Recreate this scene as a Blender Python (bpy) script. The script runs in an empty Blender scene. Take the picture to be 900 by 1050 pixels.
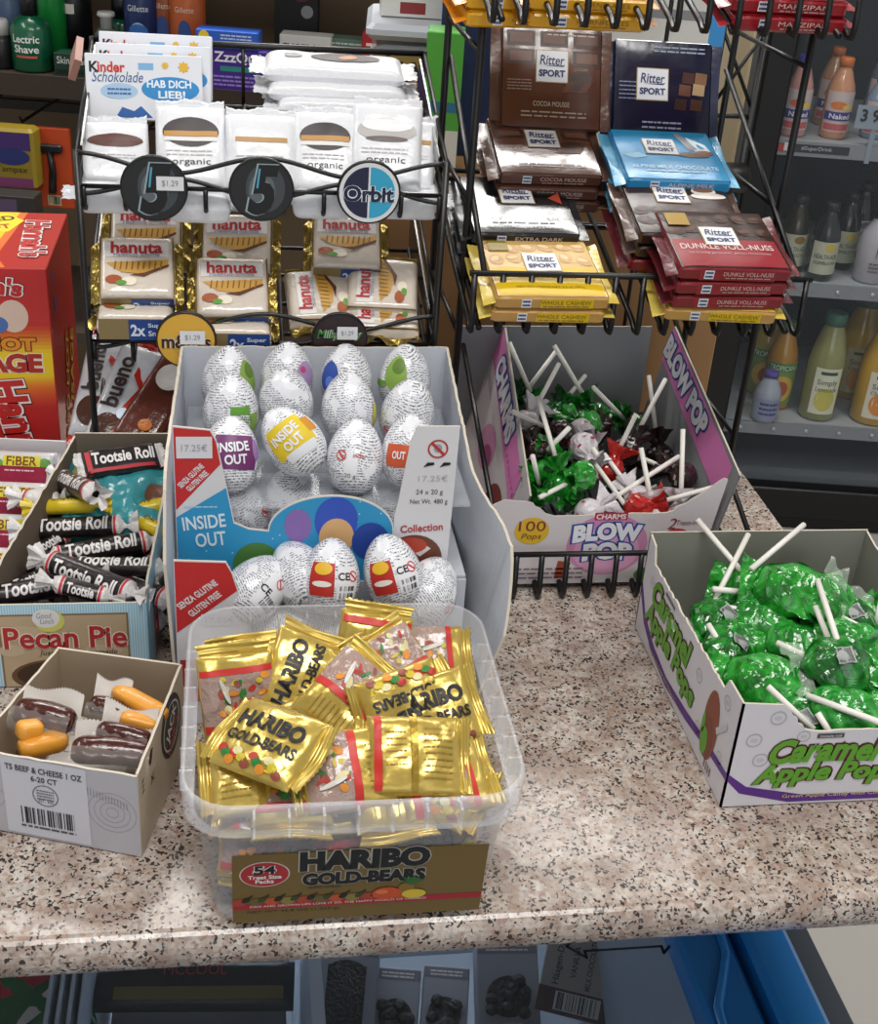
import bpy, math, random
from mathutils import Vector, Matrix, noise

S_ = bpy.context.scene
COL = S_.collection
R = math.radians
rnd = random.Random(7)

# ---------------------------------------------------------------- camera
FPX, PITCH, ROLL, YAW = 1320.0, R(29.2), R(4.4), R(10.0)
CAM = Vector((0, 0, 0.62))
FW = Vector((math.sin(YAW) * math.cos(PITCH), math.cos(YAW) * math.cos(PITCH), -math.sin(PITCH)))
RT0 = Vector((math.cos(YAW), -math.sin(YAW), 0))
UP0 = RT0.cross(FW)
RT = RT0 * math.cos(ROLL) + UP0 * math.sin(ROLL)
UP = UP0 * math.cos(ROLL) - RT0 * math.sin(ROLL)
cd = bpy.data.cameras.new('camera')
cam = bpy.data.objects.new('camera', cd)
COL.objects.link(cam)
cam.matrix_world = Matrix(((RT.x, UP.x, -FW.x, CAM.x), (RT.y, UP.y, -FW.y, CAM.y), (RT.z, UP.z, -FW.z, CAM.z), (0, 0, 0, 1)))
cd.sensor_fit = 'HORIZONTAL'
cd.sensor_width = 36.0
cd.lens = FPX / 900.0 * 36.0
cd.clip_start = 0.02
S_.camera = cam

# ---------------------------------------------------------------- light
S_.view_settings.view_transform = 'Standard'
S_.view_settings.look = 'None'
S_.view_settings.gamma = 1.0
S_.view_settings.use_curve_mapping = False
S_.view_settings.exposure = 0.35
W = bpy.data.worlds.new('store_ambient')
S_.world = W
W.use_nodes = True
W.node_tree.nodes['Background'].inputs[0].default_value = (0.95, 0.97, 1.0, 1)
W.node_tree.nodes['Background'].inputs[1].default_value = 0.27


def area(name, loc, sx, sy, power, color=(1, 0.98, 0.95), rot=(0, 0, 0)):
    d = bpy.data.lights.new(name, 'AREA')
    d.shape = 'RECTANGLE'
    d.size, d.size_y, d.energy, d.color = sx, sy, power, color
    o = bpy.data.objects.new(name, d)
    COL.objects.link(o)
    o.location, o.rotation_euler = loc, rot
    return o


area('fluorescent_light', (0.15, 0.15, 1.85), 1.2, 0.35, 21)
area('fluorescent_light', (-1.5, 1.5, 1.85), 0.35, 1.2, 12)
area('fluorescent_light', (0.30, 2.47, 1.85), 1.7, 0.26, 34)
area('fluorescent_light', (1.9, 1.2, 1.85), 0.35, 1.2, 12)
area('fluorescent_light', (0.5, 4.0, 1.85), 1.6, 0.4, 22)
area('added_front_fill', (0.3, -2.6, 0.7), 3.0, 1.6, 15, (0.93, 0.97, 1.0), (R(90), 0, 0))  # added soft fill from behind the camera, lifts the dim area under the counter


# ---------------------------------------------------------------- helpers
def ray(x, y):
    return FW + RT * ((x - 450) / FPX) - UP * ((y - 525) / FPX)


def atz(x, y, z=0.0):
    d = ray(x, y)
    return CAM + d * ((z - CAM.z) / d.z)


def aty(x, y, Y):
    d = ray(x, y)
    return CAM + d * (Y / d.y)


def atd(x, y, dep):
    return CAM + ray(x, y) * dep


def lin(h):
    if isinstance(h, str):
        h = h.lstrip('#')
        c = [int(h[i:i + 2], 16) / 255 for i in (0, 2, 4)]
    else:
        c = h
    return tuple(((v / 12.92) if v <= 0.04045 else ((v + 0.055) / 1.055) ** 2.4) for v in c) + (1.0,)


MATS = {}


def M(key, color=None, rough=0.5, metal=0.0, coat=0.0, alpha=1.0, trans=0.0, bump=0.0, bscale=60.0, spec=0.5, sss=0.0, emit=0.0):
    """plain principled material, optionally with a noise bump (crumpled film, board)"""
    if key in MATS:
        return MATS[key]
    m = bpy.data.materials.new(key)
    m.use_nodes = True
    nt = m.node_tree
    b = nt.nodes['Principled BSDF']
    b.inputs['Base Color'].default_value = lin(color)
    b.inputs['Roughness'].default_value = rough
    b.inputs['Metallic'].default_value = metal
    b.inputs['Coat Weight'].default_value = coat
    b.inputs['Coat Roughness'].default_value = 0.12
    b.inputs['Alpha'].default_value = alpha
    b.inputs['Transmission Weight'].default_value = trans
    b.inputs['Specular IOR Level'].default_value = spec
    if emit:
        b.inputs['Emission Color'].default_value = lin(color)
        b.inputs['Emission Strength'].default_value = emit
    if bump:
        tc = nt.nodes.new('ShaderNodeTexCoord')
        n = nt.nodes.new('ShaderNodeTexNoise')
        n.inputs['Scale'].default_value = bscale
        n.inputs['Detail'].default_value = 3.0
        bp = nt.nodes.new('ShaderNodeBump')
        bp.inputs['Strength'].default_value = bump
        bp.inputs['Distance'].default_value = 0.004
        nt.links.new(tc.outputs['Object'], n.inputs['Vector'])
        nt.links.new(n.outputs['Fac'], bp.inputs['Height'])
        nt.links.new(bp.outputs['Normal'], b.inputs['Normal'])
    MATS[key] = m
    return m


def ink(h):
    """flat printing ink of a given colour"""
    return M('ink_' + h.lstrip('#'), h, 0.45)


def gink(h):
    """glossy printed film"""
    return M('film_' + h.lstrip('#'), h, 0.22, coat=0.3, bump=0.35, bscale=90)


def foil(h, rough=0.28, key='foil_', bump=0.5, bscale=110):
    return M(key + h.lstrip('#'), h, rough, metal=0.85, bump=bump, bscale=bscale)


TEXT = {}


def text_mesh(s, off=0.0, shear=0.0):
    k = (s, off, shear)
    if k in TEXT:
        return TEXT[k]
    c = bpy.data.curves.new('lettering_curve', 'FONT')
    c.body = s
    c.size = 1.0
    c.offset = off
    c.shear = shear
    c.resolution_u = 3
    c.fill_mode = 'FRONT'
    o = bpy.data.objects.new('lettering_source', c)
    COL.objects.link(o)
    me = bpy.data.meshes.new_from_object(o.evaluated_get(bpy.context.evaluated_depsgraph_get()))
    vs = [(v.co.x, v.co.y) for v in me.vertices]
    fs = [tuple(p.vertices) for p in me.polygons]
    COL.objects.unlink(o)
    bpy.data.objects.remove(o)
    bpy.data.curves.remove(c)
    bpy.data.meshes.remove(me)
    x0 = min(v[0] for v in vs); x1 = max(v[0] for v in vs)
    y0 = min(v[1] for v in vs); y1 = max(v[1] for v in vs)
    TEXT[k] = (vs, fs, x0, x1, y0, y1)
    return TEXT[k]


def refine(vs, fs, k):
    """split lettering triangles so that they follow a tight curve"""
    vs = list(vs); tri = []
    for f in fs:
        for i in range(1, len(f) - 1):
            tri.append((f[0], f[i], f[i + 1]))
    for _ in range(6):
        mid, out, hit = {}, [], False
        def m(a, b):
            q = (min(a, b), max(a, b))
            if q not in mid:
                mid[q] = len(vs); vs.append(((vs[a][0] + vs[b][0]) / 2, (vs[a][1] + vs[b][1]) / 2))
            return mid[q]
        for a, b, c in tri:
            e = [abs(vs[p][1] - vs[q][1]) for p, q in ((a, b), (b, c), (c, a))]
            if max(e) > k:
                hit = True
                i = e.index(max(e)); a, b, c = ((a, b, c), (b, c, a), (c, a, b))[i]
                x = m(a, b); out += [(a, x, c), (x, b, c)]
            else:
                out.append((a, b, c))
        tri = out
        if not hit:
            break
    return vs, tri


class MB:
    """collects faces with materials; build() links them as ONE mesh object"""

    def __init__(s):
        s.v, s.f, s.mi, s.mats, s.sm = [], [], [], [], []

    def m(s, mat):
        if mat not in s.mats:
            s.mats.append(mat)
        return s.mats.index(mat)

    def add(s, vs, fs, mat, smooth=False):
        b = len(s.v)
        s.v += [tuple(p) for p in vs]
        k = s.m(mat)
        for f in fs:
            s.f.append(tuple(b + i for i in f)); s.mi.append(k); s.sm.append(smooth)

    def poly(s, pts, mat):
        s.add(pts, [tuple(range(len(pts)))], mat)

    def box(s, c, d, mat, rot=None, bev=0.0):
        """box with chamfered vertical edges if bev"""
        x, y, z = d[0] / 2, d[1] / 2, d[2] / 2
        if bev:
            b = bev
            ring = [(x - b, -y), (x, -y + b), (x, y - b), (x - b, y), (-x + b, y), (-x, y - b), (-x, -y + b), (-x + b, -y)]
            inn = [(px * (1 - b / x), py * (1 - b / y)) for px, py in ring]
            L = [[(p[0], p[1], -z) for p in inn], [(p[0], p[1], -z + b) for p in ring], [(p[0], p[1], z - b) for p in ring], [(p[0], p[1], z) for p in inn]]
            vs = sum(L, [])
            fs = [tuple(range(7, -1, -1)), tuple(range(24, 32))]
            for r in range(3):
                for i in range(8):
                    j = (i + 1) % 8
                    fs.append((r * 8 + i, r * 8 + j, r * 8 + 8 + j, r * 8 + 8 + i))
        else:
            vs = [(-x, -y, -z), (x, -y, -z), (x, y, -z), (-x, y, -z), (-x, -y, z), (x, -y, z), (x, y, z), (-x, y, z)]
            fs = [(3, 2, 1, 0), (4, 5, 6, 7), (0, 1, 5, 4), (1, 2, 6, 5), (2, 3, 7, 6), (3, 0, 4, 7)]
        vs = [Vector(p) for p in vs]
        if rot is not None:
            vs = [rot @ p for p in vs]
        s.add([p + Vector(c) for p in vs], fs, mat)

    def tube(s, pts, r, mat, n=8, closed=False, r1=None):
        pts = [Vector(p) for p in pts]
        k = len(pts)
        vs, fs = [], []
        up = None
        for i, p in enumerate(pts):
            a = pts[(i - 1) % k] if (closed or i) else p
            b = pts[(i + 1) % k] if (closed or i < k - 1) else p
            t = (b - a)
            t = t.normalized() if t.length > 1e-9 else Vector((0, 0, 1))
            if up is None:
                up = Vector((0, 0, 1)) if abs(t.z) < 0.9 else Vector((1, 0, 0))
            x = t.cross(up)
            if x.length < 1e-6:
                x = t.cross(Vector((0, 1, 0)))
            x.normalize()
            up = x.cross(t)
            rr = r if r1 is None else r + (r1 - r) * i / (k - 1)
            for j in range(n):
                q = 2 * math.pi * j / n
                vs.append(p + x * rr * math.cos(q) + up * rr * math.sin(q))
        for i in range(k if closed else k - 1):
            i2 = (i + 1) % k
            for j in range(n):
                j2 = (j + 1) % n
                fs.append((i * n + j, i * n + j2, i2 * n + j2, i2 * n + j))
        if not closed:
            fs += [tuple(range(n - 1, -1, -1)), tuple((k - 1) * n + j for j in range(n))]
        s.add(vs, fs, mat, True)

    def lathe(s, prof, mat, n=24, xf=None, mats=None, sx=1.0, sy=1.0):
        """profile of (radius, z); mats: list of materials per band"""
        k = len(prof)
        vs = []
        for r, z in prof:
            for j in range(n):
                a = 2 * math.pi * j / n
                p = Vector((r * sx * math.cos(a), r * sy * math.sin(a), z))
                vs.append(xf @ p if xf is not None else p)
        b = len(s.v)
        s.v += [tuple(p) for p in vs]
        for i in range(k - 1):
            km = s.m(mats[i] if mats else mat)
            for j in range(n):
                j2 = (j + 1) % n
                s.f.append((b + i * n + j, b + i * n + j2, b + (i + 1) * n + j2, b + (i + 1) * n + j)); s.mi.append(km); s.sm.append(True)
        s.f.append(tuple(b + j for j in range(n - 1, -1, -1))); s.mi.append(s.m(mats[0] if mats else mat)); s.sm.append(False)
        s.f.append(tuple(b + (k - 1) * n + j for j in range(n))); s.mi.append(s.m(mats[-1] if mats else mat)); s.sm.append(False)

    def grid(s, fn, nu, nv, mat, smooth=True, flip=False):
        vs = [fn(i / nu, j / nv) for j in range(nv + 1) for i in range(nu + 1)]
        fs = []
        for j in range(nv):
            for i in range(nu):
                a = j * (nu + 1) + i
                q = (a, a + 1, a + nu + 2, a + nu + 1)
                fs.append(q[::-1] if flip else q)
        s.add(vs, fs, mat, smooth)

    # ---- printing on a surface S(u, v, h) -> point
    def dpoly(s, S, pts, mat, h=0.0002):
        s.add([S(u, v, h) for u, v in pts], [tuple(range(len(pts)))], mat)

    def drect(s, S, u0, v0, u1, v1, mat, h=0.0002, nu=1, nv=1):
        s.grid(lambda a, b: S(u0 + (u1 - u0) * a, v0 + (v1 - v0) * b, h), nu, nv, mat, smooth=nu * nv > 1)

    def dell(s, S, cu, cv, ru, rv, mat, h=0.0002, n=28, rot=0.0, rings=1):
        c, q = math.cos(rot), math.sin(rot)
        vs = [S(cu, cv, h)]
        for k in range(1, rings + 1):
            for i in range(n):
                a = 2 * math.pi * i / n
                x, y = ru * k / rings * math.cos(a), rv * k / rings * math.sin(a)
                vs.append(S(cu + c * x - q * y, cv + q * x + c * y, h))
        fs = [(0, 1 + i, 1 + (i + 1) % n) for i in range(n)]
        for k in range(rings - 1):
            for i in range(n):
                i2 = (i + 1) % n
                fs.append((1 + k * n + i, 1 + (k + 1) * n + i, 1 + (k + 1) * n + i2, 1 + k * n + i2))
        s.add(vs, fs, mat, rings > 1)

    def dring(s, S, cu, cv, r0, r1, mat, h=0.0003, n=28, slash=False):
        vs = []
        for i in range(n):
            a = 2 * math.pi * i / n
            vs += [S(cu + r0 * math.cos(a), cv + r0 * math.sin(a), h), S(cu + r1 * math.cos(a), cv + r1 * math.sin(a), h)]
        s.add(vs, [(2 * i, 2 * i + 1, (2 * i + 3) % (2 * n), (2 * i + 2) % (2 * n)) for i in range(n)], mat)
        if slash:
            w = (r1 - r0) * 0.6
            d = r0 * 0.7071
            s.dpoly(S, [(cu - d - w, cv + d - w), (cu + d - w, cv - d - w), (cu + d + w, cv - d + w), (cu - d + w, cv + d + w)], mat, h)

    def dtext(s, S, t, cu, cv, hgt, mat, h=0.0004, wid=None, rot=0.0, shear=0.0, off=0.0, arc=0.0, fine=0.0):
        """centred lettering: hgt = height of the whole line, wid = forced width, arc = rise of the middle"""
        vs, fs, x0, x1, y0, y1 = text_mesh(t, off, shear)
        ky = hgt / (y1 - y0)
        if fine:
            vs, fs = refine(vs, fs, fine)
        kx = ky if wid is None else wid / (x1 - x0)
        c, q = math.cos(rot), math.sin(rot)
        out = []
        for x, y in vs:
            X, Y = (x - (x0 + x1) / 2) * kx, (y - (y0 + y1) / 2) * ky
            if arc:
                w2 = (x1 - x0) * kx / 2
                Y += arc * (1 - (X / w2) ** 2)
            out.append(S(cu + c * X - q * Y, cv + q * X + c * Y, h))
        s.add(out, fs, mat)

    def dlines(s, S, u0, v0, u1, v1, n, mat, seed=1, h=0.0003, fill=0.45, rot=False):
        """rows of unreadable small print: short dashes of uneven length"""
        r = random.Random(seed)
        st = (v1 - v0) / n
        for i in range(n):
            v = v0 + st * (i + 0.5)
            u = u0
            while u < u1:
                L = min(u1 - u, (u1 - u0) * r.uniform(0.06, 0.2))
                pts = [(u, v - st * fill / 2), (u + L, v - st * fill / 2), (u + L, v + st * fill / 2), (u, v + st * fill / 2)]
                s.dpoly(S, pts, mat, h)
                u += L + (u1 - u0) * r.uniform(0.015, 0.035)

    def dbar(s, S, u0, v0, u1, v1, mat, seed=3, h=0.0004, n=26):
        """barcode"""
        r = random.Random(seed)
        w = (u1 - u0) / n
        for i in range(n):
            k = r.choice((0.25, 0.5, 0.75, 0.0, 0.9))
            if k:
                a = u0 + w * i
                s.dpoly(S, [(a, v0), (a + w * k, v0), (a + w * k, v1), (a, v1)], mat, h)

    def panel(s, S, pts, t, m_out, m_in, m_edge):
        """board of thickness t: outline in (u, v); outside face at h = 0, inside at h = -t"""
        n = len(pts)
        s.add([S(u, v, 0) for u, v in pts], [tuple(range(n))], m_out)
        s.add([S(u, v, -t) for u, v in pts], [tuple(range(n - 1, -1, -1))], m_in)
        vs = [S(u, v, 0) for u, v in pts] + [S(u, v, -t) for u, v in pts]
        s.add(vs, [(i, n + i, n + (i + 1) % n, (i + 1) % n) for i in range(n)], m_edge)

    def build(s, name, parent=None, **props):
        me = bpy.data.meshes.new(name)
        me.from_pydata(s.v, [], s.f)
        for mt in s.mats:
            me.materials.append(mt)
        me.polygons.foreach_set('material_index', s.mi)
        me.polygons.foreach_set('use_smooth', s.sm)
        me.update()
        o = bpy.data.objects.new(name, me)
        COL.objects.link(o)
        if parent is not None:
            o.parent = parent
        for k, v in props.items():
            if v:
                o[k] = v
        return o


def plane(o, ux, uy):
    o, ux, uy = Vector(o), Vector(ux).normalized(), Vector(uy).normalized()
    n = ux.cross(uy)
    return lambda u, v, h=0.0: o + ux * u + uy * v + n * h


def torn(p, q, n, amp, seed):
    r = random.Random(seed)
    out = []
    for i in range(n + 1):
        t = i / n
        d = (q[0] - p[0], q[1] - p[1])
        L = math.hypot(*d)
        nx, ny = -d[1] / L, d[0] / L
        a = r.uniform(-amp, amp) if 0 < i < n else 0
        out.append((p[0] + d[0] * t + nx * a, p[1] + d[1] * t + ny * a))
    return out


def thing(name, label, cat, loc=(0, 0, 0), rot=None, group=None):
    o = bpy.data.objects.new(name, None)
    COL.objects.link(o)
    o.empty_display_size = 0.02
    o.location = loc
    if rot is not None:
        o.rotation_euler = rot if not isinstance(rot, Matrix) else rot.to_euler()
    o['label'], o['category'] = label, cat
    if group:
        o['group'] = group
    return o


def put(o, loc, rot=None, label=None, group=None):
    o.location = loc
    if rot is not None:
        o.rotation_euler = rot if not isinstance(rot, Matrix) else rot.to_euler()
    if label:
        o['label'] = label
    if group:
        o['group'] = group
    return o


def kids(o):
    return [c for c in bpy.data.objects if c.parent == o]


def dup(o, loc, rot=None, label=None, group=None):
    c = o.copy()
    COL.objects.link(c)
    for k in kids(o):
        d = k.copy(); COL.objects.link(d); d.parent = c
        for g in kids(k):
            e = g.copy(); COL.objects.link(e); e.parent = d
    return put(c, loc, rot, label, group)


def frame(tilt=0.0, yaw=0.0, spin=0.0, roll=0.0):
    """lying flat = 0; tilt lifts the far edge, spin turns in its own plane (degrees)"""
    return Matrix.Rotation(R(yaw), 3, 'Z') @ Matrix.Rotation(R(tilt), 3, 'X') @ Matrix.Rotation(R(roll), 3, 'Y') @ Matrix.Rotation(R(spin), 3, 'Z')


WHITE = M('white_board', '#e4e4e6', 0.55)
GREYB = M('grey_board', '#a3a09a', 0.8)
KRAFT = M('kraft_board', '#a08d72', 0.85)
EDGE = M('torn_board_edge', '#cfc6b6', 0.9)
BLACKW = M('black_wire', '#0a0a0b', 0.38)
K = ink('#16161a')
STICK = M('white_paper_stick', '#ece8e0', 0.55)
# ================================================================= structure
def struct(name, mb):
    o = mb.build(name)
    o['kind'] = 'structure'
    return o


mb = MB(); mb.box((0.4, 2.0, -1.15), (8, 9, 0.1), M('floor_tile', '#aeaaa4', 0.5, bump=0.1)); struct('floor', mb)
mb = MB(); mb.box((0.4, 4.6, 0.4), (8, 0.1, 3.2), M('wall_paint', '#8d8474', 0.8)); struct('wall_back', mb)
mb = MB(); mb.box((0.4, 2.0, 2.0), (8, 9, 0.1), M('ceiling_tile', '#d8d6d0', 0.9)); struct('ceiling', mb)
mb = MB()
mb.box((1.175, 3.10, 0.42), (0.10, 0.06, 3.1), M('post_paint', '#b0a184', 0.7))
mb.box((1.215, 3.065, 0.45), (0.02, 0.02, 2.8), M('post_strip', '#d3c6a8', 0.6))
struct('trim_1', mb)


# ================================================================= counter
def granite():
    m = bpy.data.materials.new('speckled_granite')
    m.use_nodes = True
    nt = m.node_tree; L = nt.links
    b = nt.nodes['Principled BSDF']
    tc = nt.nodes.new('ShaderNodeTexCoord')

    def ramp(src, stops, interp='LINEAR'):
        r = nt.nodes.new('ShaderNodeValToRGB')
        r.color_ramp.interpolation = interp
        while len(r.color_ramp.elements) < len(stops):
            r.color_ramp.elements.new(0.5)
        for e, (p, c) in zip(r.color_ramp.elements, stops):
            e.position = p; e.color = lin(c)
        L.new(src, r.inputs['Fac'])
        return r.outputs['Color']

    def mixc(f, a, c):
        x = nt.nodes.new('ShaderNodeMix'); x.data_type = 'RGBA'
        L.new(f, x.inputs[0]); L.new(a, x.inputs[6]); L.new(c, x.inputs[7])
        return x.outputs[2]
    # wobble the lookup so that crystals are ragged
    nz = nt.nodes.new('ShaderNodeTexNoise'); nz.inputs['Scale'].default_value = 210; nz.inputs['Detail'].default_value = 2
    L.new(tc.outputs['Object'], nz.inputs['Vector'])
    mv = nt.nodes.new('ShaderNodeVectorMath'); mv.operation = 'MULTIPLY_ADD'
    mv.inputs[1].default_value = (0.006, 0.006, 0.006)
    L.new(nz.outputs['Color'], mv.inputs[0]); L.new(tc.outputs['Object'], mv.inputs[2])

    def vor(scale):
        v = nt.nodes.new('ShaderNodeTexVoronoi'); v.inputs['Scale'].default_value = scale
        L.new(mv.outputs[0], v.inputs['Vector'])
        s = nt.nodes.new('ShaderNodeSeparateColor'); L.new(v.outputs['Color'], s.inputs[0])
        return s.outputs
    big = vor(190)
    base = ramp(big[0], [(0.0, '#b3a599'), (0.2, '#b9aba0'), (0.36, '#c6beb5'), (0.52, '#ab9384'), (0.66, '#94786a'), (0.78, '#bcaea3'), (0.9, '#a39c97')], 'CONSTANT')
    fine = vor(420)
    grain = ramp(fine[1], [(0.0, '#cfc7be'), (0.3, '#a9988c'), (0.55, '#cfc9c1'), (0.75, '#8f7a6f'), (0.88, '#bdb1a8')], 'CONSTANT')
    half = nt.nodes.new('ShaderNodeValue'); half.outputs[0].default_value = 0.42
    c = mixc(half.outputs[0], base, grain)
    n4 = nt.nodes.new('ShaderNodeTexNoise'); n4.inputs['Scale'].default_value = 26; n4.inputs['Detail'].default_value = 3; n4.inputs['Roughness'].default_value = .6
    L.new(tc.outputs['Object'], n4.inputs['Vector'])
    cl = ramp(n4.outputs['Fac'], [(0.40, '#000000'), (0.62, '#c4c4c4')])
    brn = nt.nodes.new('ShaderNodeRGB'); brn.outputs[0].default_value = lin('#7f6558')
    c = mixc(cl, c, brn.outputs[0])
    # dark mica flecks, gathered by a larger noise
    fl = vor(560)
    n2 = nt.nodes.new('ShaderNodeTexNoise'); n2.inputs['Scale'].default_value = 55; n2.inputs['Detail'].default_value = 3
    L.new(tc.outputs['Object'], n2.inputs['Vector'])
    ad = nt.nodes.new('ShaderNodeMath'); ad.operation = 'MULTIPLY_ADD'; ad.inputs[1].default_value = 0.75
    L.new(n2.outputs['Fac'], ad.inputs[0]); L.new(fl[2], ad.inputs[2])
    dk = ramp(ad.outputs[0], [(0.0, '#000000'), (0.985, '#000000'), (1.0, '#ffffff')], 'LINEAR')
    sc = nt.nodes.new('ShaderNodeMath'); sc.operation = 'MULTIPLY'; sc.inputs[1].default_value = 0.8
    # normalise so that the ramp threshold falls near 1.25 of the sum
    sc.inputs[1].default_value = 1 / 1.235
    L.new(ad.outputs[0], sc.inputs[0])
    r2 = dk.node; L.new(sc.outputs[0], r2.inputs['Fac'])
    dark = nt.nodes.new('ShaderNodeRGB'); dark.outputs[0].default_value = lin('#37302e')
    c = mixc(dk, c, dark.outputs[0])
    L.new(c, b.inputs['Base Color'])
    b.inputs['Roughness'].default_value = 0.24
    return m


GRAN = granite()
CX0, CX1, CY0, CY1, CT = -1.0, 0.535, 0.562, 1.345, 0.030
mb = MB()
prof = []
rr = CT / 2
for i in range(13):
    a = math.pi * i / 12
    prof.append((CY0 + rr - rr * math.sin(a) * 0.75, -rr + rr * math.cos(a)))
cross = [(CY1, 0)] + prof + [(CY1, -CT)]
n = len(cross)
vs = [(CX0, y, z) for y, z in cross] + [(CX1, y, z) for y, z in cross]
mb.add(vs, [(i, n + i, n + (i + 1) % n, (i + 1) % n) for i in range(n)] + [tuple(range(n)), tuple(range(2 * n - 1, n - 1, -1))], GRAN)
ct = thing('store_counter', 'speckled pink and grey granite counter that carries all the candy displays', 'counter')
mb.build('countertop', ct)
mb = MB()
mb.box((-0.25, 1.27, -0.565), (1.5, 0.1, 1.07), M('counter_cabinet', '#5a5048', 0.6))
mb.build('cabinet_body', ct)

# ================================================================= freezer under the counter
fz = thing('ice_cream_freezer', 'ice cream chest freezer with a blue lid frame standing under the granite counter', 'freezer', (0, 0, 0))
LIN_ = M('freezer_liner', '#8d97a3', 0.5)
mb = MB()
mb.box((0.02, 0.83, -0.77), (0.72, 0.80, 0.02), LIN_)
mb.box((-0.335, 0.83, -0.49), (0.02, 0.80, 0.56), LIN_)
mb.box((0.375, 0.83, -0.49), (0.02, 0.80, 0.56), LIN_)
mb.box((0.02, 1.22, -0.49), (0.70, 0.02, 0.56), LIN_)
mb.box((0.02, 0.44, -0.49), (0.70, 0.02, 0.56), LIN_)
mb.build('liner', fz)
BLUE1 = M('blue_lid_plastic', '#1673bd', 0.35, coat=0.2)
BLUE2 = M('bright_blue_plastic', '#1c86d8', 0.3, coat=0.3)
mb = MB()
mb.box((0.374, 0.81, -0.205), (0.046, 0.76, 0.03), BLUE1, bev=0.004)
mb.tube([(0.358, 0.47, -0.188), (0.358, 0.60, -0.188), (0.362, 0.64, -0.188), (0.374, 0.665, -0.188), (0.386, 0.69, -0.188), (0.390, 0.73, -0.188), (0.390, 1.15, -0.188)], 0.004, BLUE2, 8)
mb.box((0.400, 0.81, -0.212), (0.010, 0.76, 0.02), M('lid_channel', '#0c3c66', 0.5))
mb.box((0.424, 0.81, -0.200), (0.040, 0.76, 0.04), BLUE2, bev=0.006)
mb.build('lid_frame', fz, label='blue plastic lid frame')
mb = MB(); mb.box((0.468, 0.83, -0.58), (0.04, 0.78, 0.70), M('freezer_shell', '#3c4650', 0.5)); mb.build('outer_side', fz)
GLASS = M('lid_glass', '#c8d4dc', 0.05, alpha=0.05)
mb = MB(); mb.box((0.02, 0.83, -0.212), (0.66, 0.76, 0.004), GLASS)
gl_ = mb.build('glass_lid', fz, label='sliding glass lid with a two-headed arrow')
mb = MB()
S = plane((0, 0, -0.209), (1, 0, 0), (0, 1, 0))
AR = M('arrow_print', '#23282c', 0.5)
a0, a1 = atz(583, 972, -0.209), atz(690, 963, -0.209)
xm, ym = (a0.x + a1.x) / 2, (a0.y + a1.y) / 2
arrow = [(-.047, 0), (-.033, .013), (-.033, .006), (.033, .006), (.033, .013), (.047, 0), (.033, -.013), (.033, -.006), (-.033, -.006), (-.033, -.013)]
for i in range(10):
    p, q = Vector(arrow[i]), Vector(arrow[(i + 1) % 10])
    d = (q - p).normalized(); nn = Vector((-d.y, d.x)) * 0.0012
    mb.dpoly(S, [(xm + e.x, ym + e.y) for e in (p - nn - d * .001, q - nn + d * .001, q + nn + d * .001, p + nn - d * .001)], AR, 0.0006)
mb.build('printed_arrow', gl_, label='dark two-headed arrow outline')
mb = MB()
DIV = M('white_divider', '#b9c4d2', 0.45)
mb.box((0.064, 0.83, -0.55), (0.012, 0.74, 0.42), DIV)
mb.build('divider', fz)
mb = MB()
for i in range(4):
    mb.box((-0.172 + i * 0.009, 0.83, -0.44 - i * .004), (0.003, 0.74, 0.22), DIV)
mb.box((-0.158, 0.83, -0.555), (0.045, 0.74, 0.012), DIV)
mb.build('basket_side', fz)

fl_ = area('freezer_fill_light', (0.02, 1.12, -0.26), 0.6, 0.06, 2.3, (0.85, 0.93, 1.0), (R(38), 0, 0))  # added fill light, only there to brighten the freezer contents
fl_.parent = fz

# things inside the freezer
def ice_box(loc, rot, label, w=0.062, h=0.105, d=0.035, kind=0):
    t = thing('ice_cream_bar_box', label, 'ice cream box', loc, rot, 'ice cream boxes in the freezer')
    mb = MB()
    mb.box((0, 0, 0), (w, h, d), M('frost_box', '#8b8d96', 0.5), bev=0.001)
    S = plane((-w / 2, -h / 2, d / 2), (1, 0, 0), (0, 1, 0))
    mb.drect(S, w * .02, h * .86, w * .98, h * .98, ink('#6d6a74'))
    mb.dlines(S, w * .15, h * .88, w * .85, h * .96, 2, ink('#c9c6c0'), 4)
    mb.build('carton', t)
    mb = MB()
    CH = M('dark_chocolate_print', '#1d1310', 0.5, bump=0.8, bscale=260)
    zz = d / 2 + 0.0004
    S2 = plane((0, 0, zz), (1, 0, 0), (0, 1, 0))
    if kind == 0:
        mb.grid(lambda a, b: Vector(((a - .5) * w * .62, -h * .1 + (b - .5) * h * .74, zz + .004 * math.sin(math.pi * a) * math.sin(math.pi * b))) if True else None, 8, 10, CH)
        mb.dell(S2, 0, h * .22, w * .3, h * .1, CH, .0006)
        mb.drect(S2, -w * .07, -h * .5, w * .07, -h * .42, ink('#b89a68'), .0007)
    else:
        mb.dell(S2, 0, -h * .05, w * .36, h * .2, CH, .0004)
        r = random.Random(kind)
        for k in range(9):
            mb.lathe([(0.001, -.003), (.006, -.001), (.007, .002), (.003, .005)], CH, 8, Matrix.Translation((r.uniform(-.3, .3) * w, r.uniform(-.25, .12) * h, zz)))
        mb.drect(S2, -w * .1, -h * .46, w * .2, -h * .30, ink('#c6b089'), .0005)
    mb.build('printed_picture', t)
    return t


def ffl(x, y, z):
    return atz(x, y, z)


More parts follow.
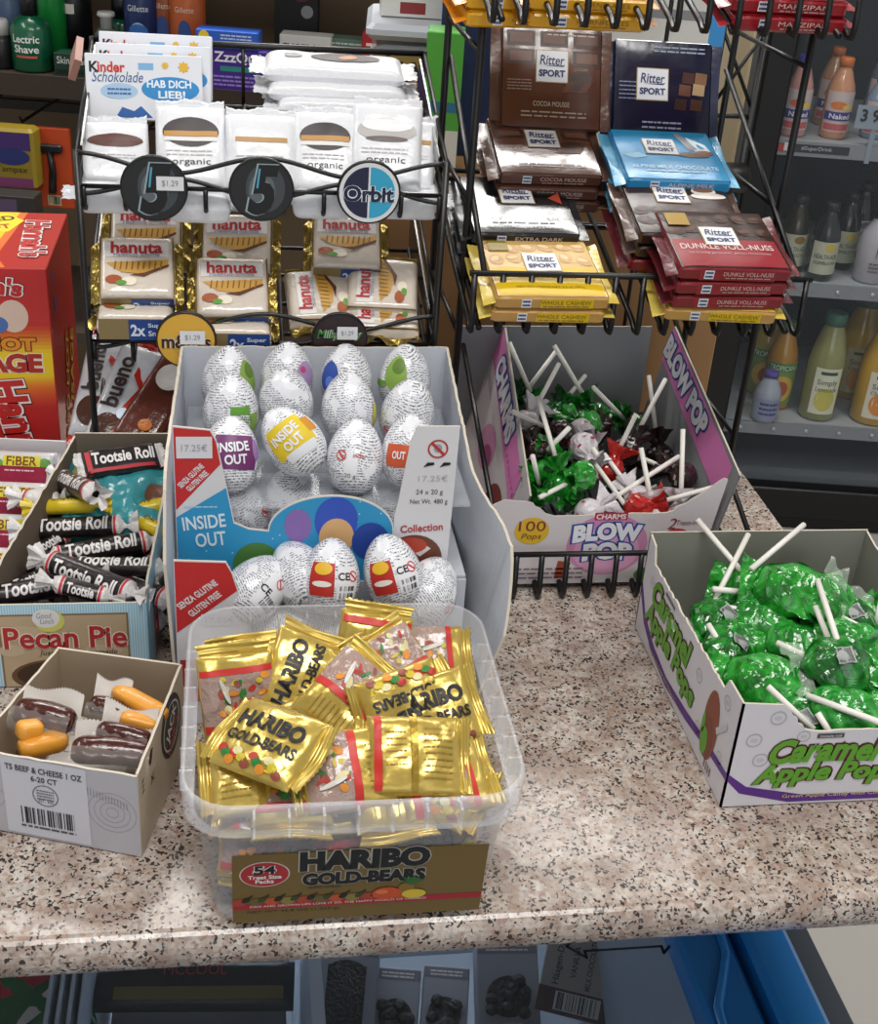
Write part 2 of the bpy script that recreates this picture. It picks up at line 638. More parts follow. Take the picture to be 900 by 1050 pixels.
ice_box(ffl(354, 1022, -.50), frame(35, -10), 'frosted carton printed with a plain dark chocolate bar beside the white freezer divider', .066, .11, .035, 0)
ice_box(ffl(405, 1040, -.53), frame(30, -10), 'frosted carton with a nutty chocolate bar, second from the white divider', .05, .09, .03, 3)
ice_box(ffl(455, 1038, -.53), frame(30, -10), 'frosted carton with a nutty chocolate bar, third from the white divider', .05, .09, .03, 4)
ice_box(ffl(519, 1018, -.50), frame(35, -4), 'taller frosted carton with a nutty chocolate bar beside the barcoded vanilla box', .066, .105, .035, 5)

t = thing('vanilla_ice_cream_box', 'white and maroon ice cream box with barcode below the lid arrow', 'ice cream box', ffl(596, 1002, -.47), frame(40, -22))
w, h, d = .082, .085, .06
mb = MB(); mb.box((0, 0, 0), (w, h, d), ink('#9b9690'), bev=.001)
S = plane((-w / 2, -h / 2, d / 2), (1, 0, 0), (0, 1, 0))
mb.drect(S, 0, 0, w, h * .30, ink('#3d1a22'))
mb.drect(S, w * .22, h * .05, w * .80, h * .27, ink('#c8c6c4'), .0003); mb.dbar(S, w * .25, h * .06, w * .77, h * .26, K, 5, .0005)
S2 = lambda u, v, q=0.0: S(v, h - u, q)
for i, s in enumerate(('Häagen-Dazs', 'VANILLA', 'MILK CHOCOLATE', 'ALMOND')):
    mb.dtext(S, s, w * (.2 + .2 * i), h * .64, .009 if i == 0 else .006, ink('#2c2726'), .0004, wid=h * (.6 if i in (0, 2) else .38), rot=R(90), off=.015)
mb.build('carton', t)

t = thing('chocolate_bar_pack', 'long dark ice cream wrapper with red letters left of the white freezer divider', 'ice cream wrapper', ffl(200, 1012, -.40), frame(14, -4))
mb = MB()
DG = M('dark_wrapper', '#1e1b14', 0.3, bump=.4)
mb.grid(lambda a, b: Vector(((a - .5) * .19, (b - .5) * .05, .011 * (1 - (2 * b - 1) ** 4) ** .5 * (1 - (2 * a - 1) ** 8) ** .5)), 24, 10, DG)
mb.grid(lambda a, b: Vector(((a - .5) * .19, (b - .5) * .05, -.008 * (1 - (2 * b - 1) ** 4) ** .5 * (1 - (2 * a - 1) ** 8) ** .5)), 24, 10, DG, flip=True)
S = plane((0, 0, .0118), (1, 0, 0), (0, 1, 0))
mb.drect(S, -.075, -.018, .085, -.005, ink('#6b6030'))
mb.dtext(S, 'MCCOOL', .0, .012, .011, ink('#a8323c'), wid=.06)
mb.build('wrapper', t)
mb = MB(); mb.box((0, 0, 0), (.17, .13, .10), M('black_carton', '#17171a', .5), bev=.002)
S = plane((0, -.0651, 0), (1, 0, 0), (0, 0, 1))
mb.dlines(S, -.07, -.03, .07, .03, 6, ink('#6a6a6c'), 9)
ob = mb.build('dark_carton', label='black carton under the long dark ice cream wrapper in the freezer', category='carton')
p = ffl(205, 1035, -.46); ob.location = p + Vector((0.0, .02, -.04))
t = thing('popsicle_pack', 'green and red frozen treat bag in the freezer corner under the counter', 'ice cream wrapper', ffl(18, 1035, -.40), frame(20, 20))
mb = MB()
mb.grid(lambda a, b: Vector(((a - .5) * .13, (b - .5) * .10, .02 * (1 - (2 * b - 1) ** 4) ** .5 * (1 - (2 * a - 1) ** 4) ** .5 + .004 * math.sin(9 * a + 5 * b))), 14, 12, gink('#1f6b2e'))
mb.grid(lambda a, b: Vector(((a - .5) * .13, (b - .5) * .10, -.02 * (1 - (2 * b - 1) ** 4) ** .5 * (1 - (2 * a - 1) ** 4) ** .5)), 14, 12, gink('#1f6b2e'), flip=True)
S = plane((0, 0, .022), (1, 0, 0), (0, 1, 0))
mb.dell(S, .0, .02, .05, .014, gink('#b8262a'), .001); mb.dell(S, .02, -.01, .03, .006, ink('#d8d4c8'), .001, rot=.5)
mb.build('bag', t)


# ================================================================= far store shelf
def rect_box(name, label, cat, c, d, mat, deco=None, yaw=-10, group=None, tilt=0):
    """a small carton: c = middle of its foot"""
    t = thing(name, label, cat, c, frame(tilt, yaw), group)
    mb = MB()
    mb.box((0, 0, d[2] / 2), d, mat, bev=.001)
    S = plane((-d[0] / 2, -d[1] / 2, 0), (1, 0, 0), (0, 0, 1))
    T = plane((-d[0] / 2, -d[1] / 2, d[2]), (1, 0, 0), (0, 1, 0))
    mb.build('carton', t)
    if deco:
        mb = MB()
        deco(mb, S, T, d[0], d[2], d[1])
        mb.build('printed_front', t)
    return t


SH = thing('store_shelf', 'brown metal gondola shelf across the aisle carrying toiletries and medicine', 'shelf', (0, 0, 0), frame(0, 0))
cy = -10
SB = M('shelf_back', '#7d6a52', .7)
SD = M('shelf_board', '#4a4038', .5)
base = atd(0, 76, 2.42)
SZ = base.z
SH.location = (base.x, base.y, 0)
SH.rotation_euler = (0, 0, R(cy))
mb = MB(); mb.box((.42, .36, .0), (1.7, .02, 1.9), SB); mb.build('back_panel', SH)
mb = MB(); mb.box((.42, .17, SZ - .012), (1.7, .36, .024), SD); mb.box((.42, -.012, SZ - .014), (1.7, .004, .04), M('price_rail', '#3a3028', .4)); mb.build('upper_board', SH)
mb = MB(); mb.box((.42, .15, -.40), (1.7, .40, .024), SD); mb.build('lower_board', SH)
mb = MB(); mb.box((.42, .17, SZ + .27), (1.7, .30, .024), SD); mb.build('top_board', SH)
mb = MB()
mb.box((.42, .335, SZ - .13), (1.7, .012, .02), M('peg_rail', '#241f1a', .4))
for i in range(6):
    mb.tube([(-.1 + .12 * i, .33, SZ - .1), (-.1 + .12 * i, .04, SZ - .095), (-.1 + .12 * i, .03, SZ - .085)], .003, BLACKW, 6)
mb.build('peg_rail', SH)


def shl(x, y, dy=.06):
    """point on the far upper board below pixel (x, y)"""
    p = atz(x, y, SZ)
    n = Vector((math.sin(R(-cy)), math.cos(R(-cy)), 0))
    d0 = (p - Vector((base.x, base.y, SZ))).dot(n)
    # slide along the sight line to dy behind the front edge
    d = ray(x, y)
    k = (Vector((base.x, base.y, SZ)) + n * dy - CAM).dot(n) / d.dot(n)
    q = CAM + d * k
    return Vector((q.x, q.y, SZ))


def bottle(name, label, loc, prof, mats, deco=None, cat='bottle', n=20, sx=1, sy=1, group=None, yaw=-10, cap=None, capmat=None):
    t = thing(name, label, cat, loc, frame(0, yaw), group)
    mb = MB(); mb.lathe(prof, mats[0], n, mats=None if len(mats) == 1 else mats, sx=sx, sy=sy)
    if deco:
        deco(mb)
    mb.build('body', t)
    if cap:
        mb = MB(); mb.lathe(cap, capmat, 16); mb.build('cap', t)
    return t


def cyl(r, hbase=0.0, sx=1.0, sy=1.0):
    """label surface wrapped round a bottle; u = arc length, 0 faces the viewer"""
    return lambda u, v, h=0.0: Vector(((r + h) * sx * math.sin(u / r), -(r + h) * sy * math.cos(u / r), hbase + v))


GRN = M('green_bottle', '#0f5a3c', .25, coat=.4)
t = bottle('shave_lotion_bottle', 'green pre-shave lotion bottle with white lettering on the far shelf', shl(35, 74), [(.033, 0), (.038, .006), (.038, .075), (.030, .092), (.016, .100), (.014, .102)], [GRN],
           deco=lambda m: (m.dtext(cyl(.038), 'Lectric', 0, .062, .014, ink('#e8efe8'), .0008, wid=.052, off=.02), m.dtext(cyl(.038), 'Shave', 0, .044, .014, ink('#e8efe8'), .0008, wid=.048, off=.02), m.drect(cyl(.038), -.02, .028, .02, .032, ink('#c9564a'), .0006, 6, 1)),
           cap=[(.016, .1), (.016, .135), (.012, .14)], capmat=M('black_cap', '#15161a', .35))
bottle('tall_green_can', 'tall green shaving foam can standing behind the pre-shave bottle', shl(58, 74, .14), [(.028, 0), (.028, .16), (.02, .175), (.012, .19)], [M('green_can', '#1c8a3e', .3)], cat='can',
       cap=[(.02, .175), (.02, .21), (.01, .215)], capmat=M('black_cap', '#15161a', .35))
bottle('black_spray_can', 'black deodorant spray can with a white price sticker on the far shelf', shl(80, 74, .17), [(.034, 0), (.034, .13), (.028, .14), (.026, .142)], [M('black_can', '#17181b', .35)], cat='can',
       deco=lambda m: m.drect(cyl(.034), -.016, .095, .010, .113, ink('#d9d6cd'), .001, 4, 1), cap=[(.027, .142), (.027, .19), (.02, .2)], capmat=M('black_cap', '#15161a', .35))
rect_box('aftershave_box', 'dark green aftershave carton lying in front of the black spray can', 'box', shl(82, 76, .05), (.082, .05, .042), M('dark_green_carton', '#15362b', .5),
         lambda m, S, T, w, h, d: (m.dtext(S, 'Skin Bracer', w * .5, h * .7, .013, ink('#d7ddd5'), wid=w * .85), m.drect(S, w * .05, h * .1, w * .95, h * .3, ink('#0b1f18')), m.drect(T, w * .05, d * .2, w * .6, d * .8, ink('#1f6a48'))))
bottle('white_cap_bottle', 'black bottle with a pale cap at the shelf end', shl(5, 78, .06), [(.02, 0), (.022, .005), (.022, .05), (.014, .065)], [M('black_can', '#17181b', .35)], cap=[(.016, .06), (.016, .085), (.012, .09)], capmat=M('pale_cap', '#c9c9c6', .4))
bottle('blue_bottle', 'slate blue bottle standing behind the lotion bottle', shl(14, 74, .16), [(.03, 0), (.036, .01), (.036, .11), (.02, .13)], [M('slate_bottle', '#42587a', .4)], cap=[(.02, .13), (.02, .16), (.016, .165)], capmat=M('navy_cap', '#1b2438', .4))
bottle('clear_lid_jar', 'small jar with a clear pump top beside the aftershave carton', shl(112, 74, .1), [(.022, 0), (.024, .004), (.024, .07), (.016, .08)], [M('grey_glass', '#5f6a66', .2)], cap=[(.012, .08), (.012, .10), (.018, .103), (.016, .11)], capmat=M('pale_cap', '#c9c9c6', .4))
bottle('blue_gel_can', 'navy blue shaving gel can with a white panel on the far shelf', shl(148, 74, .1), [(.034, 0), (.034, .16), (.026, .172)], [M('navy_can', '#1d2f5e', .3)], cat='can',
       deco=lambda m: (m.dell(cyl(.034), 0, .07, .02, .03, ink('#9fb4cf'), .001, rings=3), m.dell(cyl(.034), 0, .085, .018, .012, ink('#2a66b0'), .0015, rings=3), m.dtext(cyl(.034), 'Gillette', 0, .125, .011, ink('#d8dde6'), .001, wid=.04)),
       cap=[(.027, .17), (.027, .2), (.02, .21)], capmat=M('navy_cap', '#1b2438', .4))
for i, (x, y, dy, lab) in enumerate(((172, 74, .12, 'dark orange shaving can beside the navy gel can'), (194, 74, .09, 'bright orange shaving can behind the purple sleep aid box'))):
    bottle('orange_shave_can', lab, shl(x, y, dy), [(.034, 0), (.034, .16), (.026, .172)], [M('orange_can_%d' % i, ('#8e4a22', '#b4592a')[i], .3)], cat='can', group='orange shaving cans',
           deco=lambda m: (m.dtext(cyl(.034), 'Gillette', 0, .13, .010, ink('#e3c9b4'), .001, wid=.036), m.dell(cyl(.034), 0, .09, .012, .022, ink('#2c4a86'), .001, rings=3)),
           cap=[(.027, .17), (.027, .2), (.02, .21)], capmat=M('orange_cap_%d' % i, ('#7a3d1c', '#a44e22')[i], .35))
bottle('green_label_jar', 'squat green jar with a dark lid behind the kinder boxes', shl(128, 74, .17), [(.024, 0), (.026, .004), (.026, .08), (.018, .09)], [GRN], cap=[(.02, .09), (.02, .125), (.016, .13)], capmat=M('black_cap', '#15161a', .35))
zz = rect_box('sleep_aid_box', 'purple sleep aid carton with white lettering on the far shelf', 'box', shl(242, 84, .03), (.125, .05, .075), M('purple_carton', '#45288c', .45),
         lambda m, S, T, w, h, d: (m.dtext(S, 'ZzzQuil', w * .56, h * .8, .022, ink('#f0eef6'), wid=w * .7, off=.02), m.drect(S, w * .3, h * .48, w * .86, h * .60, ink('#2c8f80')), m.dlines(S, w * .2, h * .1, w * .8, h * .4, 3, ink('#9c86d0'), 4)))
rect_box('blue_medicine_box', 'bright blue carton with a yellow spot on top of the purple sleep aid box', 'box', zz.location + Vector((-.012, .0, .0755)), (.115, .05, .032), M('blue_carton', '#2a5fc4', .45),
         lambda m, S, T, w, h, d: (m.drect(S, 0, 0, w, h * .25, ink('#15307a')), m.dell(S, w * .13, h * .6, .010, .012, ink('#f1cf2e')), m.dlines(S, w * .4, h * .5, w * .9, h * .85, 2, ink('#c7d5ee'), 3)))
rect_box('headache_tablet_box', 'white headache tablet carton with black lettering on a green base', 'box', shl(314, 80, .1), (.098, .05, .098), M('white_carton', '#d4d4ce', .45),
         lambda m, S, T, w, h, d: (m.dtext(S, 'EXCEDRIN', w * .5, h * .76, .017, ink('#1c1c20'), wid=w * .86, off=.015), m.drect(S, 0, h * .42, w, h * .60, ink('#2f7a45')), m.dpoly(S, [(w * .55, h * .60), (w, h * .60), (w, h * .72)], ink('#c2342e'), .0003), m.dlines(S, w * .1, h * .1, w * .9, h * .38, 3, ink('#8a8a88'), 4)))
rect_box('green_medicine_box', 'grey green medicine carton between the two lettered tablet boxes', 'box', shl(357, 80, .12), (.085, .05, .094), M('grey_green_carton', '#5f7a6c', .5),
         lambda m, S, T, w, h, d: (m.drect(S, 0, h * .55, w, h * .75, ink('#2f5e46')), m.dlines(S, w * .1, h * .8, w * .9, h * .95, 2, ink('#cfd6d0'), 5)))
rect_box('red_medicine_box', 'red carton with white letters beside the white cologne box', 'box', shl(392, 80, .1), (.08, .05, .112), M('red_carton', '#b02a2c', .45),
         lambda m, S, T, w, h, d: (m.dtext(S, 'TYL', w * .5, h * .72, .026, ink('#f1e8e4'), wid=w * .8, off=.03),))
rect_box('black_razor_box', 'black razor package standing behind the headache tablets', 'box', shl(304, 72, .2), (.085, .03, .2), M('black_carton', '#17171a', .5),
         lambda m, S, T, w, h, d: (m.dell(S, w * .75, h * .62, .012, .012, ink('#9b9ba0')), m.dell(S, w * .6, h * .78, .02, .014, ink('#5e2c2c')), m.dlines(S, w * .1, h * .85, w * .9, h * .95, 2, ink('#77777a'), 3)))
# hanging packs below
n_ = Vector((math.sin(R(10)), math.cos(R(10)), 0))
def hang(x, y, dep):
    return atd(x, y, dep)
p = hang(54, 172, 2.50)
t = thing('orange_razor_pack', 'orange hanging blister pack with a black razor below the far shelf', 'razor pack', p, frame(0, -10))
mb = MB(); mb.box((0, 0, 0), (.078, .012, .155), M('orange_card', '#c4491e', .5), bev=.002)
S = plane((0, -.0065, 0), (1, 0, 0), (0, 0, 1)); mb.drect(S, -.012, -.072, .014, -.052, ink('#cfc3a0')); mb.dbar(S, -.010, -.07, .012, -.054, K, 4)
mb.build('card', t)
mb = MB(); mb.box((-.0, -.012, .04), (.05, .012, .016), M('black_cap', '#15161a', .35), bev=.003); mb.tube([(0, -.012, .035), (.004, -.014, 0), (0, -.012, -.045)], .006, M('black_cap', '#15161a', .35), 8, r1=.008); mb.build('razor', t)
for (x, y, w, h, c, lab, nm) in ((13, 160, .10, .115, '#8f7a22', 'yellow and purple hygiene pack hanging beside the orange razor', 'hygiene_pack'), (70, 205, .03, .03, '#8f7a22', '', '')):
    if not nm:
        continue
    t = thing(nm, lab, 'hygiene pack', hang(x, y, 2.46), frame(0, -10))
    mb = MB(); mb.box((0, 0, 0), (w, .05, h), M('mustard_pack', c, .45), bev=.006)
    S = plane((-w / 2, -.0255, -h / 2), (1, 0, 0), (0, 0, 1)); mb.drect(S, 0.006, h * .66, w - .006, h * .94, ink('#43296b')); mb.dell(S, w * .55, h * .55, w * .36, h * .14, ink('#27306e'), .0004); mb.dtext(S, 'Tampax', w * .55, h * .33, .015, ink('#3a2a10'), wid=w * .6); mb.drect(S, 0.006, h * .04, w - .006, h * .2, ink('#7c3d68'), .0003)
    mb.build('pack', t)
for (x, y, w, h, c, lab) in ((12, 215, .11, .06, '#33312e', 'dark pack lying under the yellow hygiene pack'),):
    t = rect_box('dark_pack', lab, 'pack', hang(x, y + 14, 2.46) , (w, .05, h), M('dark_pack', c, .5), lambda m, S, T, w, h, d: m.drect(S, w * .1, h * .5, w * .7, h * .9, ink('#5b4a68')))
# ================================================================= drinks cooler
CYAW = -9.0
CO = Vector((1.300, 3.020, 0))            # a point on the line of shelf fronts
CU = Vector((math.cos(R(CYAW)), math.sin(R(CYAW)), 0))
CN = Vector((-math.sin(R(CYAW)), math.cos(R(CYAW)), 0))


def cool(x, y, back=0.0):
    d = ray(x, y)
    k = (CO + CN * back - CAM).dot(CN) / d.dot(CN)
    p = CAM + d * k
    q = p - CO
    return Vector((q.dot(CU), back, p.z))   # in cooler coordinates


def cw(p):
    return CO + CU * p.x + CN * p.y + Vector((0, 0, p.z))


ck = thing('drinks_cooler', 'black framed glass door drinks cooler stocked with juice bottles', 'cooler', CO, frame(0, CYAW))
z1, z2, z3 = cool(850, 155).z, cool(860, 300).z, cool(840, 443).z
zb = cool(840, 486).z
fr_, fl_ = cool(786, 200, -.05).x, cool(757, 200, -.05).x
x0 = fl_ + .01
x1 = x0 + 1.0
STEEL = M('cooler_steel', '#8f949a', .45, metal=.3)
BLKP = M('cooler_black', '#0c0c0e', .4)
mb = MB()
mb.box(((x0 + x1) / 2, .62, (zb + .8) / 2), (x1 - x0, .02, .8 - zb), M('cooler_back', '#14161a', .6))
mb.box((x0 - .01, .30, (zb + .8) / 2), (.02, .64, .8 - zb), M('cooler_liner', '#5a6066', .5))
mb.box((x1 + .01, .30, (zb + .8) / 2), (.02, .64, .8 - zb), M('cooler_liner', '#5a6066', .5))
mb.box(((x0 + x1) / 2, .30, zb - .01), (x1 - x0, .64, .02), M('cooler_liner', '#5a6066', .5))
mb.box(((x0 + x1) / 2, .30, .8), (x1 - x0, .64, .02), M('cooler_liner', '#5a6066', .5))
mb.build('cabinet_interior', ck)
mb = MB(); mb.box(((x0 + x1) / 2, .27, (zb - .02 - 1.10) / 2), (x1 - x0 + .1, .66, zb - .02 + 1.10), BLKP); mb.build('base', ck)
for zz_, nm in ((z1, 'shelf'), (z2, 'shelf'), (z3, 'shelf')):
    mb = MB()
    mb.box(((x0 + x1) / 2, .30, zz_ + .016), (x1 - x0 - .01, .58, .006), M('cooler_shelf', '#aab0b4', .35))
    mb.box(((x0 + x1) / 2, .006, zz_), (x1 - x0 - .01, .012, .034), STEEL)
    if zz_ == z1:
        S = plane((x0, -.001, zz_), (1, 0, 0), (0, 0, 1))
        mb.drect(S, .0, -.008, .25, .012, ink('#2a2b2e')); mb.dtext(S, '#SuperDrink', .17, .002, .012, ink('#bfc3c6'), wid=.075)
        mb.dtext(S, 'Drink', .03, .002, .011, ink('#d7d9da'), wid=.03); mb.drect(S, .056, -.007, .1, .011, ink('#b23a34'), .0003); mb.drect(S, .09, -.006, .115, .014, ink('#dcdcda'), .0005)
    else:
        for i in range(8):
            mb.lathe([(.006, 0), (.006, .002), (.003, .003)], M('rivet', '#c4c9cc', .3, metal=.5), 10, Matrix.Translation((x0 + .03 + i * .09, -.001, zz_)) @ Matrix.Rotation(R(90), 4, 'X'))
    mb.build(nm, ck)
mb = MB()
mb.box(((fl_ + fr_) / 2, -.05, -.1), (fr_ - fl_, .05, 1.8), BLKP, bev=.006)
mb.box((x1 + .045, -.05, -.1), (.10, .05, 1.8), BLKP, bev=.006)
mb.box(((x0 + x1) / 2, -.05, zb - .06), (x1 - x0 + .02, .05, .09), BLKP, bev=.004)
mb.box(((x0 + x1) / 2, -.05, .76), (x1 - x0 + .02, .05, .09), BLKP, bev=.004)
mb.build('door_frame', ck)
mb = MB(); mb.box(((x0 + x1) / 2, -.05, (zb + .74) / 2), (x1 - x0, .006, .74 - zb), M('door_glass', '#8a949c', .03, alpha=.06)); mb.build('door_glass', ck)


def drink(name, label, x, y, back, r, hgt, liq, capc, deco, sq=False, group=None, neck=.45, clear=.15):
    """bottle standing on a cooler shelf; (x, y) = pixel of its foot"""
    zs = min((z1, z2, z3), key=lambda q: abs(q - cool(x, y, back).z)) + .0195
    p = cool(x, y, back); p.z = zs
    L = M('juice_' + liq.lstrip('#'), liq, .15, coat=.6)
    prof = [(r * .86, 0), (r, .008), (r, hgt * .56), (r * .9, hgt * .66), (r * neck * 1.3, hgt * .82), (r * neck, hgt * .88), (r * neck, hgt * .9)]
    t = thing(name, label, 'bottle', cw(p), frame(0, CYAW), group)
    mb = MB(); mb.lathe(prof, L, 8 if sq else 20)
    mb.build('body', t)
    mb = MB(); deco(mb, cyl(r * 1.004), r, hgt); mb.build('label', t)
    mb = MB(); mb.lathe([(r * neck * 1.15, hgt * .89), (r * neck * 1.15, hgt * .985), (r * neck, hgt)], M('cap_' + capc.lstrip('#'), capc, .4), 16); mb.build('cap', t)
    return t


def lab_naked(c1):
    def f(m, S, r, h):
        m.drect(S, -r * 1.2, h * .10, r * 1.2, h * .60, ink('#c9b9b6'), .0003, 10, 1)
        m.drect(S, -r * 1.2, h * .24, r * 1.2, h * .35, ink('#3b3a86'), .0008, 10, 1)
        m.dtext(S, 'Naked', 0, h * .295, h * .065, ink('#e8e6ee'), .0015, wid=r * 1.5, off=.02)
        m.dell(S, -r * .2, h * .43, r * .6, h * .05, ink(c1), .0008, rings=2); m.dell(S, r * .5, h * .41, r * .4, h * .035, ink('#e4c65c'), .001, rings=2)
        m.drect(S, -r * 1.1, h * .12, r * .9, h * .2, ink('#c05a5c'), .0008, 8, 1)
    return f


drink('smoothie_bottle', 'pink smoothie bottle with an orange cap and blue label band on the top cooler shelf', 852, 141, .07, .034, .19, '#c98f6a', '#d0712c', lab_naked('#d97a35'))
drink('smoothie_bottle', 'pink smoothie bottle with a blue cap against the cooler door frame', 811, 138, .06, .032, .19, '#c9938a', '#3436a8', lab_naked('#d9653a'))
drink('smoothie_bottle', 'smoothie bottle with an orange cap in the second line of the top cooler shelf', 846, 120, .22, .034, .19, '#b98a66', '#b8622a', lab_naked('#c98a55'), group='second line smoothie bottles')
drink('smoothie_bottle', 'smoothie bottle with a violet cap behind the price tag', 895, 124, .24, .034, .20, '#6a6f8c', '#33307e', lab_naked('#6a7ac0'))
drink('smoothie_bottle', 'pale blue smoothie bottle standing behind the price tag at the front', 893, 143, .10, .034, .15, '#7d93a8', '#2f4f9c', lab_naked('#7fb0d0'))
pt = cool(886, 120, -.004)
t = thing('price_tag', 'grey price tag reading 3 9 on the top cooler shelf', 'price tag', cw(pt), frame(0, CYAW))
mb = MB(); mb.box((0.03, 0, 0), (.10, .003, .055), M('tag_plastic', '#8b98a6', .4)); S = plane((0, -.002, 0), (1, 0, 0), (0, 0, 1))
mb.dtext(S, '3 9', .014, .004, .03, ink('#14161a'), .0008, wid=.046, off=.03)
mb.build('tag', t)
mb = MB(); mb.box((.03, .003, -.05), (.012, .003, .12), M('tag_plastic', '#8b98a6', .4)); mb.build('holder', t)


def lab_simply(c, bg, word):
    def f(m, S, r, h):
        m.drect(S, -r * .75, h * .08, r * .75, h * .52, ink(bg), .0006, 8, 1)
        m.dell(S, 0, h * .22, r * .55, h * .11, ink(c), .001, rings=2)
        m.dtext(S, 'Simply', 0, h * .38, h * .065, ink('#2c3a26'), .0012, wid=r * 1.1)
        m.dtext(S, word, 0, h * .32, h * .045, ink('#2c3a26'), .0012, wid=r * 1.15)
        m.drect(S, -r * .45, h * .46, r * .45, h * .49, ink('#2f4a33'), .0012, 5, 1)
    return f


drink('lemonade_carafe', 'pale lemonade carafe with a white label on the bottom cooler shelf', 832, 438, .07, .050, .30, '#8e8f5a', '#3a6a58', lab_simply('#c8c05a', '#d9dcc4', 'Lemonade'), neck=.5)
drink('orange_juice_carafe', 'orange juice carafe with a green cap, labelled with an orange, on the bottom cooler shelf', 888, 440, .07, .058, .30, '#c59a2e', '#3a6a58', lab_simply('#d98a2e', '#dcd8c6', 'Orange'), neck=.5)
drink('orange_juice_carafe', 'second line yellow juice carafe between the lemonade and the orange juice', 862, 428, .24, .056, .30, '#b8962c', '#3d5a4c', lab_simply('#c98a2e', '#b9b08a', 'Orange'), neck=.5)


def lab_peach(m, S, r, h):
    m.drect(S, -r * 1.2, h * .08, r * 1.2, h * .56, ink('#7f9a4a'), .0003, 8, 1)
    m.dell(S, 0, h * .26, r * .85, h * .15, ink('#d6b64c'), .0008, rings=3); m.dell(S, 0, h * .26, r * .45, h * .09, ink('#b4532c'), .0012, rings=3)
    m.drect(S, -r * 1.1, h * .46, r * 1.1, h * .55, ink('#4a8a44'), .0008, 8, 1); m.dtext(S, 'TROPICANA', 0, h * .505, h * .06, ink('#e8eee0'), .0013, wid=r * 2.0)


drink('peach_juice_bottle', 'peach juice bottle with a halved peach label against the cooler frame', 790, 425, .12, .042, .25, '#b8862c', '#4a7a3a', lab_peach)
drink('peach_juice_bottle', 'narrow juice bottle half hidden behind the peach juice bottle at the frame', 772, 422, .22, .046, .25, '#a8923c', '#4a7a3a', lab_peach)
drink('yogurt_drink_bottle', 'small milk drink bottle with a purple cap at the cooler frame', 772, 476, .02, .036, .14, '#9fa6b4', '#57499a', lambda m, S, r, h: (m.drect(S, -r, h * .1, r, h * .5, ink('#8b94b4'), .0005, 6, 1), m.dlines(S, -r * .7, h * .15, r * .7, h * .45, 3, ink('#3d4270'), 4, .001)))


def lab_kom(c):
    def f(m, S, r, h):
        m.drect(S, -r * 1.1, h * .10, r * 1.1, h * .52, ink('#b9bca6'), .0004, 8, 1)
        m.dtext(S, 'HEALTH-ADE', 0, h * .33, h * .06, ink('#23301f'), .001, wid=r * 1.7)
        m.dtext(S, 'KOMBUCHA', 0, h * .25, h * .045, ink('#23301f'), .001, wid=r * 1.6)
        m.dell(S, r * .2, h * .45, r * .4, h * .05, ink(c), .001, rings=2)
    return f


for (x, y, b, liq, c, lab) in ((838, 284, .05, '#1f2420', '#c9b64a', 'dark kombucha bottle with a cream label at the front of the middle cooler shelf'),
                               (860, 268, .16, '#2a2a22', '#c9b64a', 'dark kombucha bottle in the second line beside the white cup'),
                               (806, 282, .10, '#332c16', '#8a6a2a', 'amber tea bottle against the cooler door frame'),
                               (876, 250, .28, '#171a1c', '#5a6a7a', 'black bottle lying in shadow at the back of the middle cooler shelf')):
    drink('kombucha_bottle', lab, x, y, b, .036, .20, liq, '#26282a', lab_kom(c))
p = cool(889, 288, .06); p.z = z2 + .0195
t = thing('white_drink_cup', 'white plastic drink bottle with dark print on the middle cooler shelf', 'bottle', cw(p), frame(0, CYAW))
mb = MB(); mb.lathe([(.036, 0), (.042, .006), (.044, .10), (.04, .13), (.02, .16), (.018, .17)], M('white_plastic', '#b4b2ba', .35), 20)
S = cyl(.0445); mb.dtext(S, 'FAGE', .012, .085, .03, ink('#4a2a36'), .001, wid=.04); mb.dlines(S, -.02, .03, .03, .06, 3, ink('#6a5a6a'), 3, .001)
mb.build('body', t)
mb = MB(); mb.lathe([(.021, .165), (.021, .185), (.016, .19)], M('navy_cap', '#1b2438', .4), 14); mb.build('cap', t)

# ================================================================= cardboard box behind the chocolate rack
TAN = M('tan_cardboard', '#a07a50', .85, bump=.05)
tb = thing('cardboard_box', 'plain tan cardboard box standing behind the chocolate rack', 'box', (0, 0, 0))
bz = .245
mb = MB()
mb.box((.335, 1.62, bz / 2), (.40, .62, bz), TAN, bev=.002)
mb.build('carton', tb)
tb.location = (0.0, 0.0, 0.0)
mb = MB()
S = plane((.135, 1.31, bz + .001), (1, 0, 0), (0, 1, 0))
mb.panel(S, [(.0, 0), (.4, 0), (.4, .30), (0, .30)], .001, TAN, TAN, TAN)
mb.drect(S, .17, 0, .23, .30, M('packing_tape', '#b08f62', .25, alpha=.8), .0004)
mb.build('top_flap', tb)


def onbox(x, y, Y):
    p = aty(x, y, Y); p.z = bz + .0015
    return p


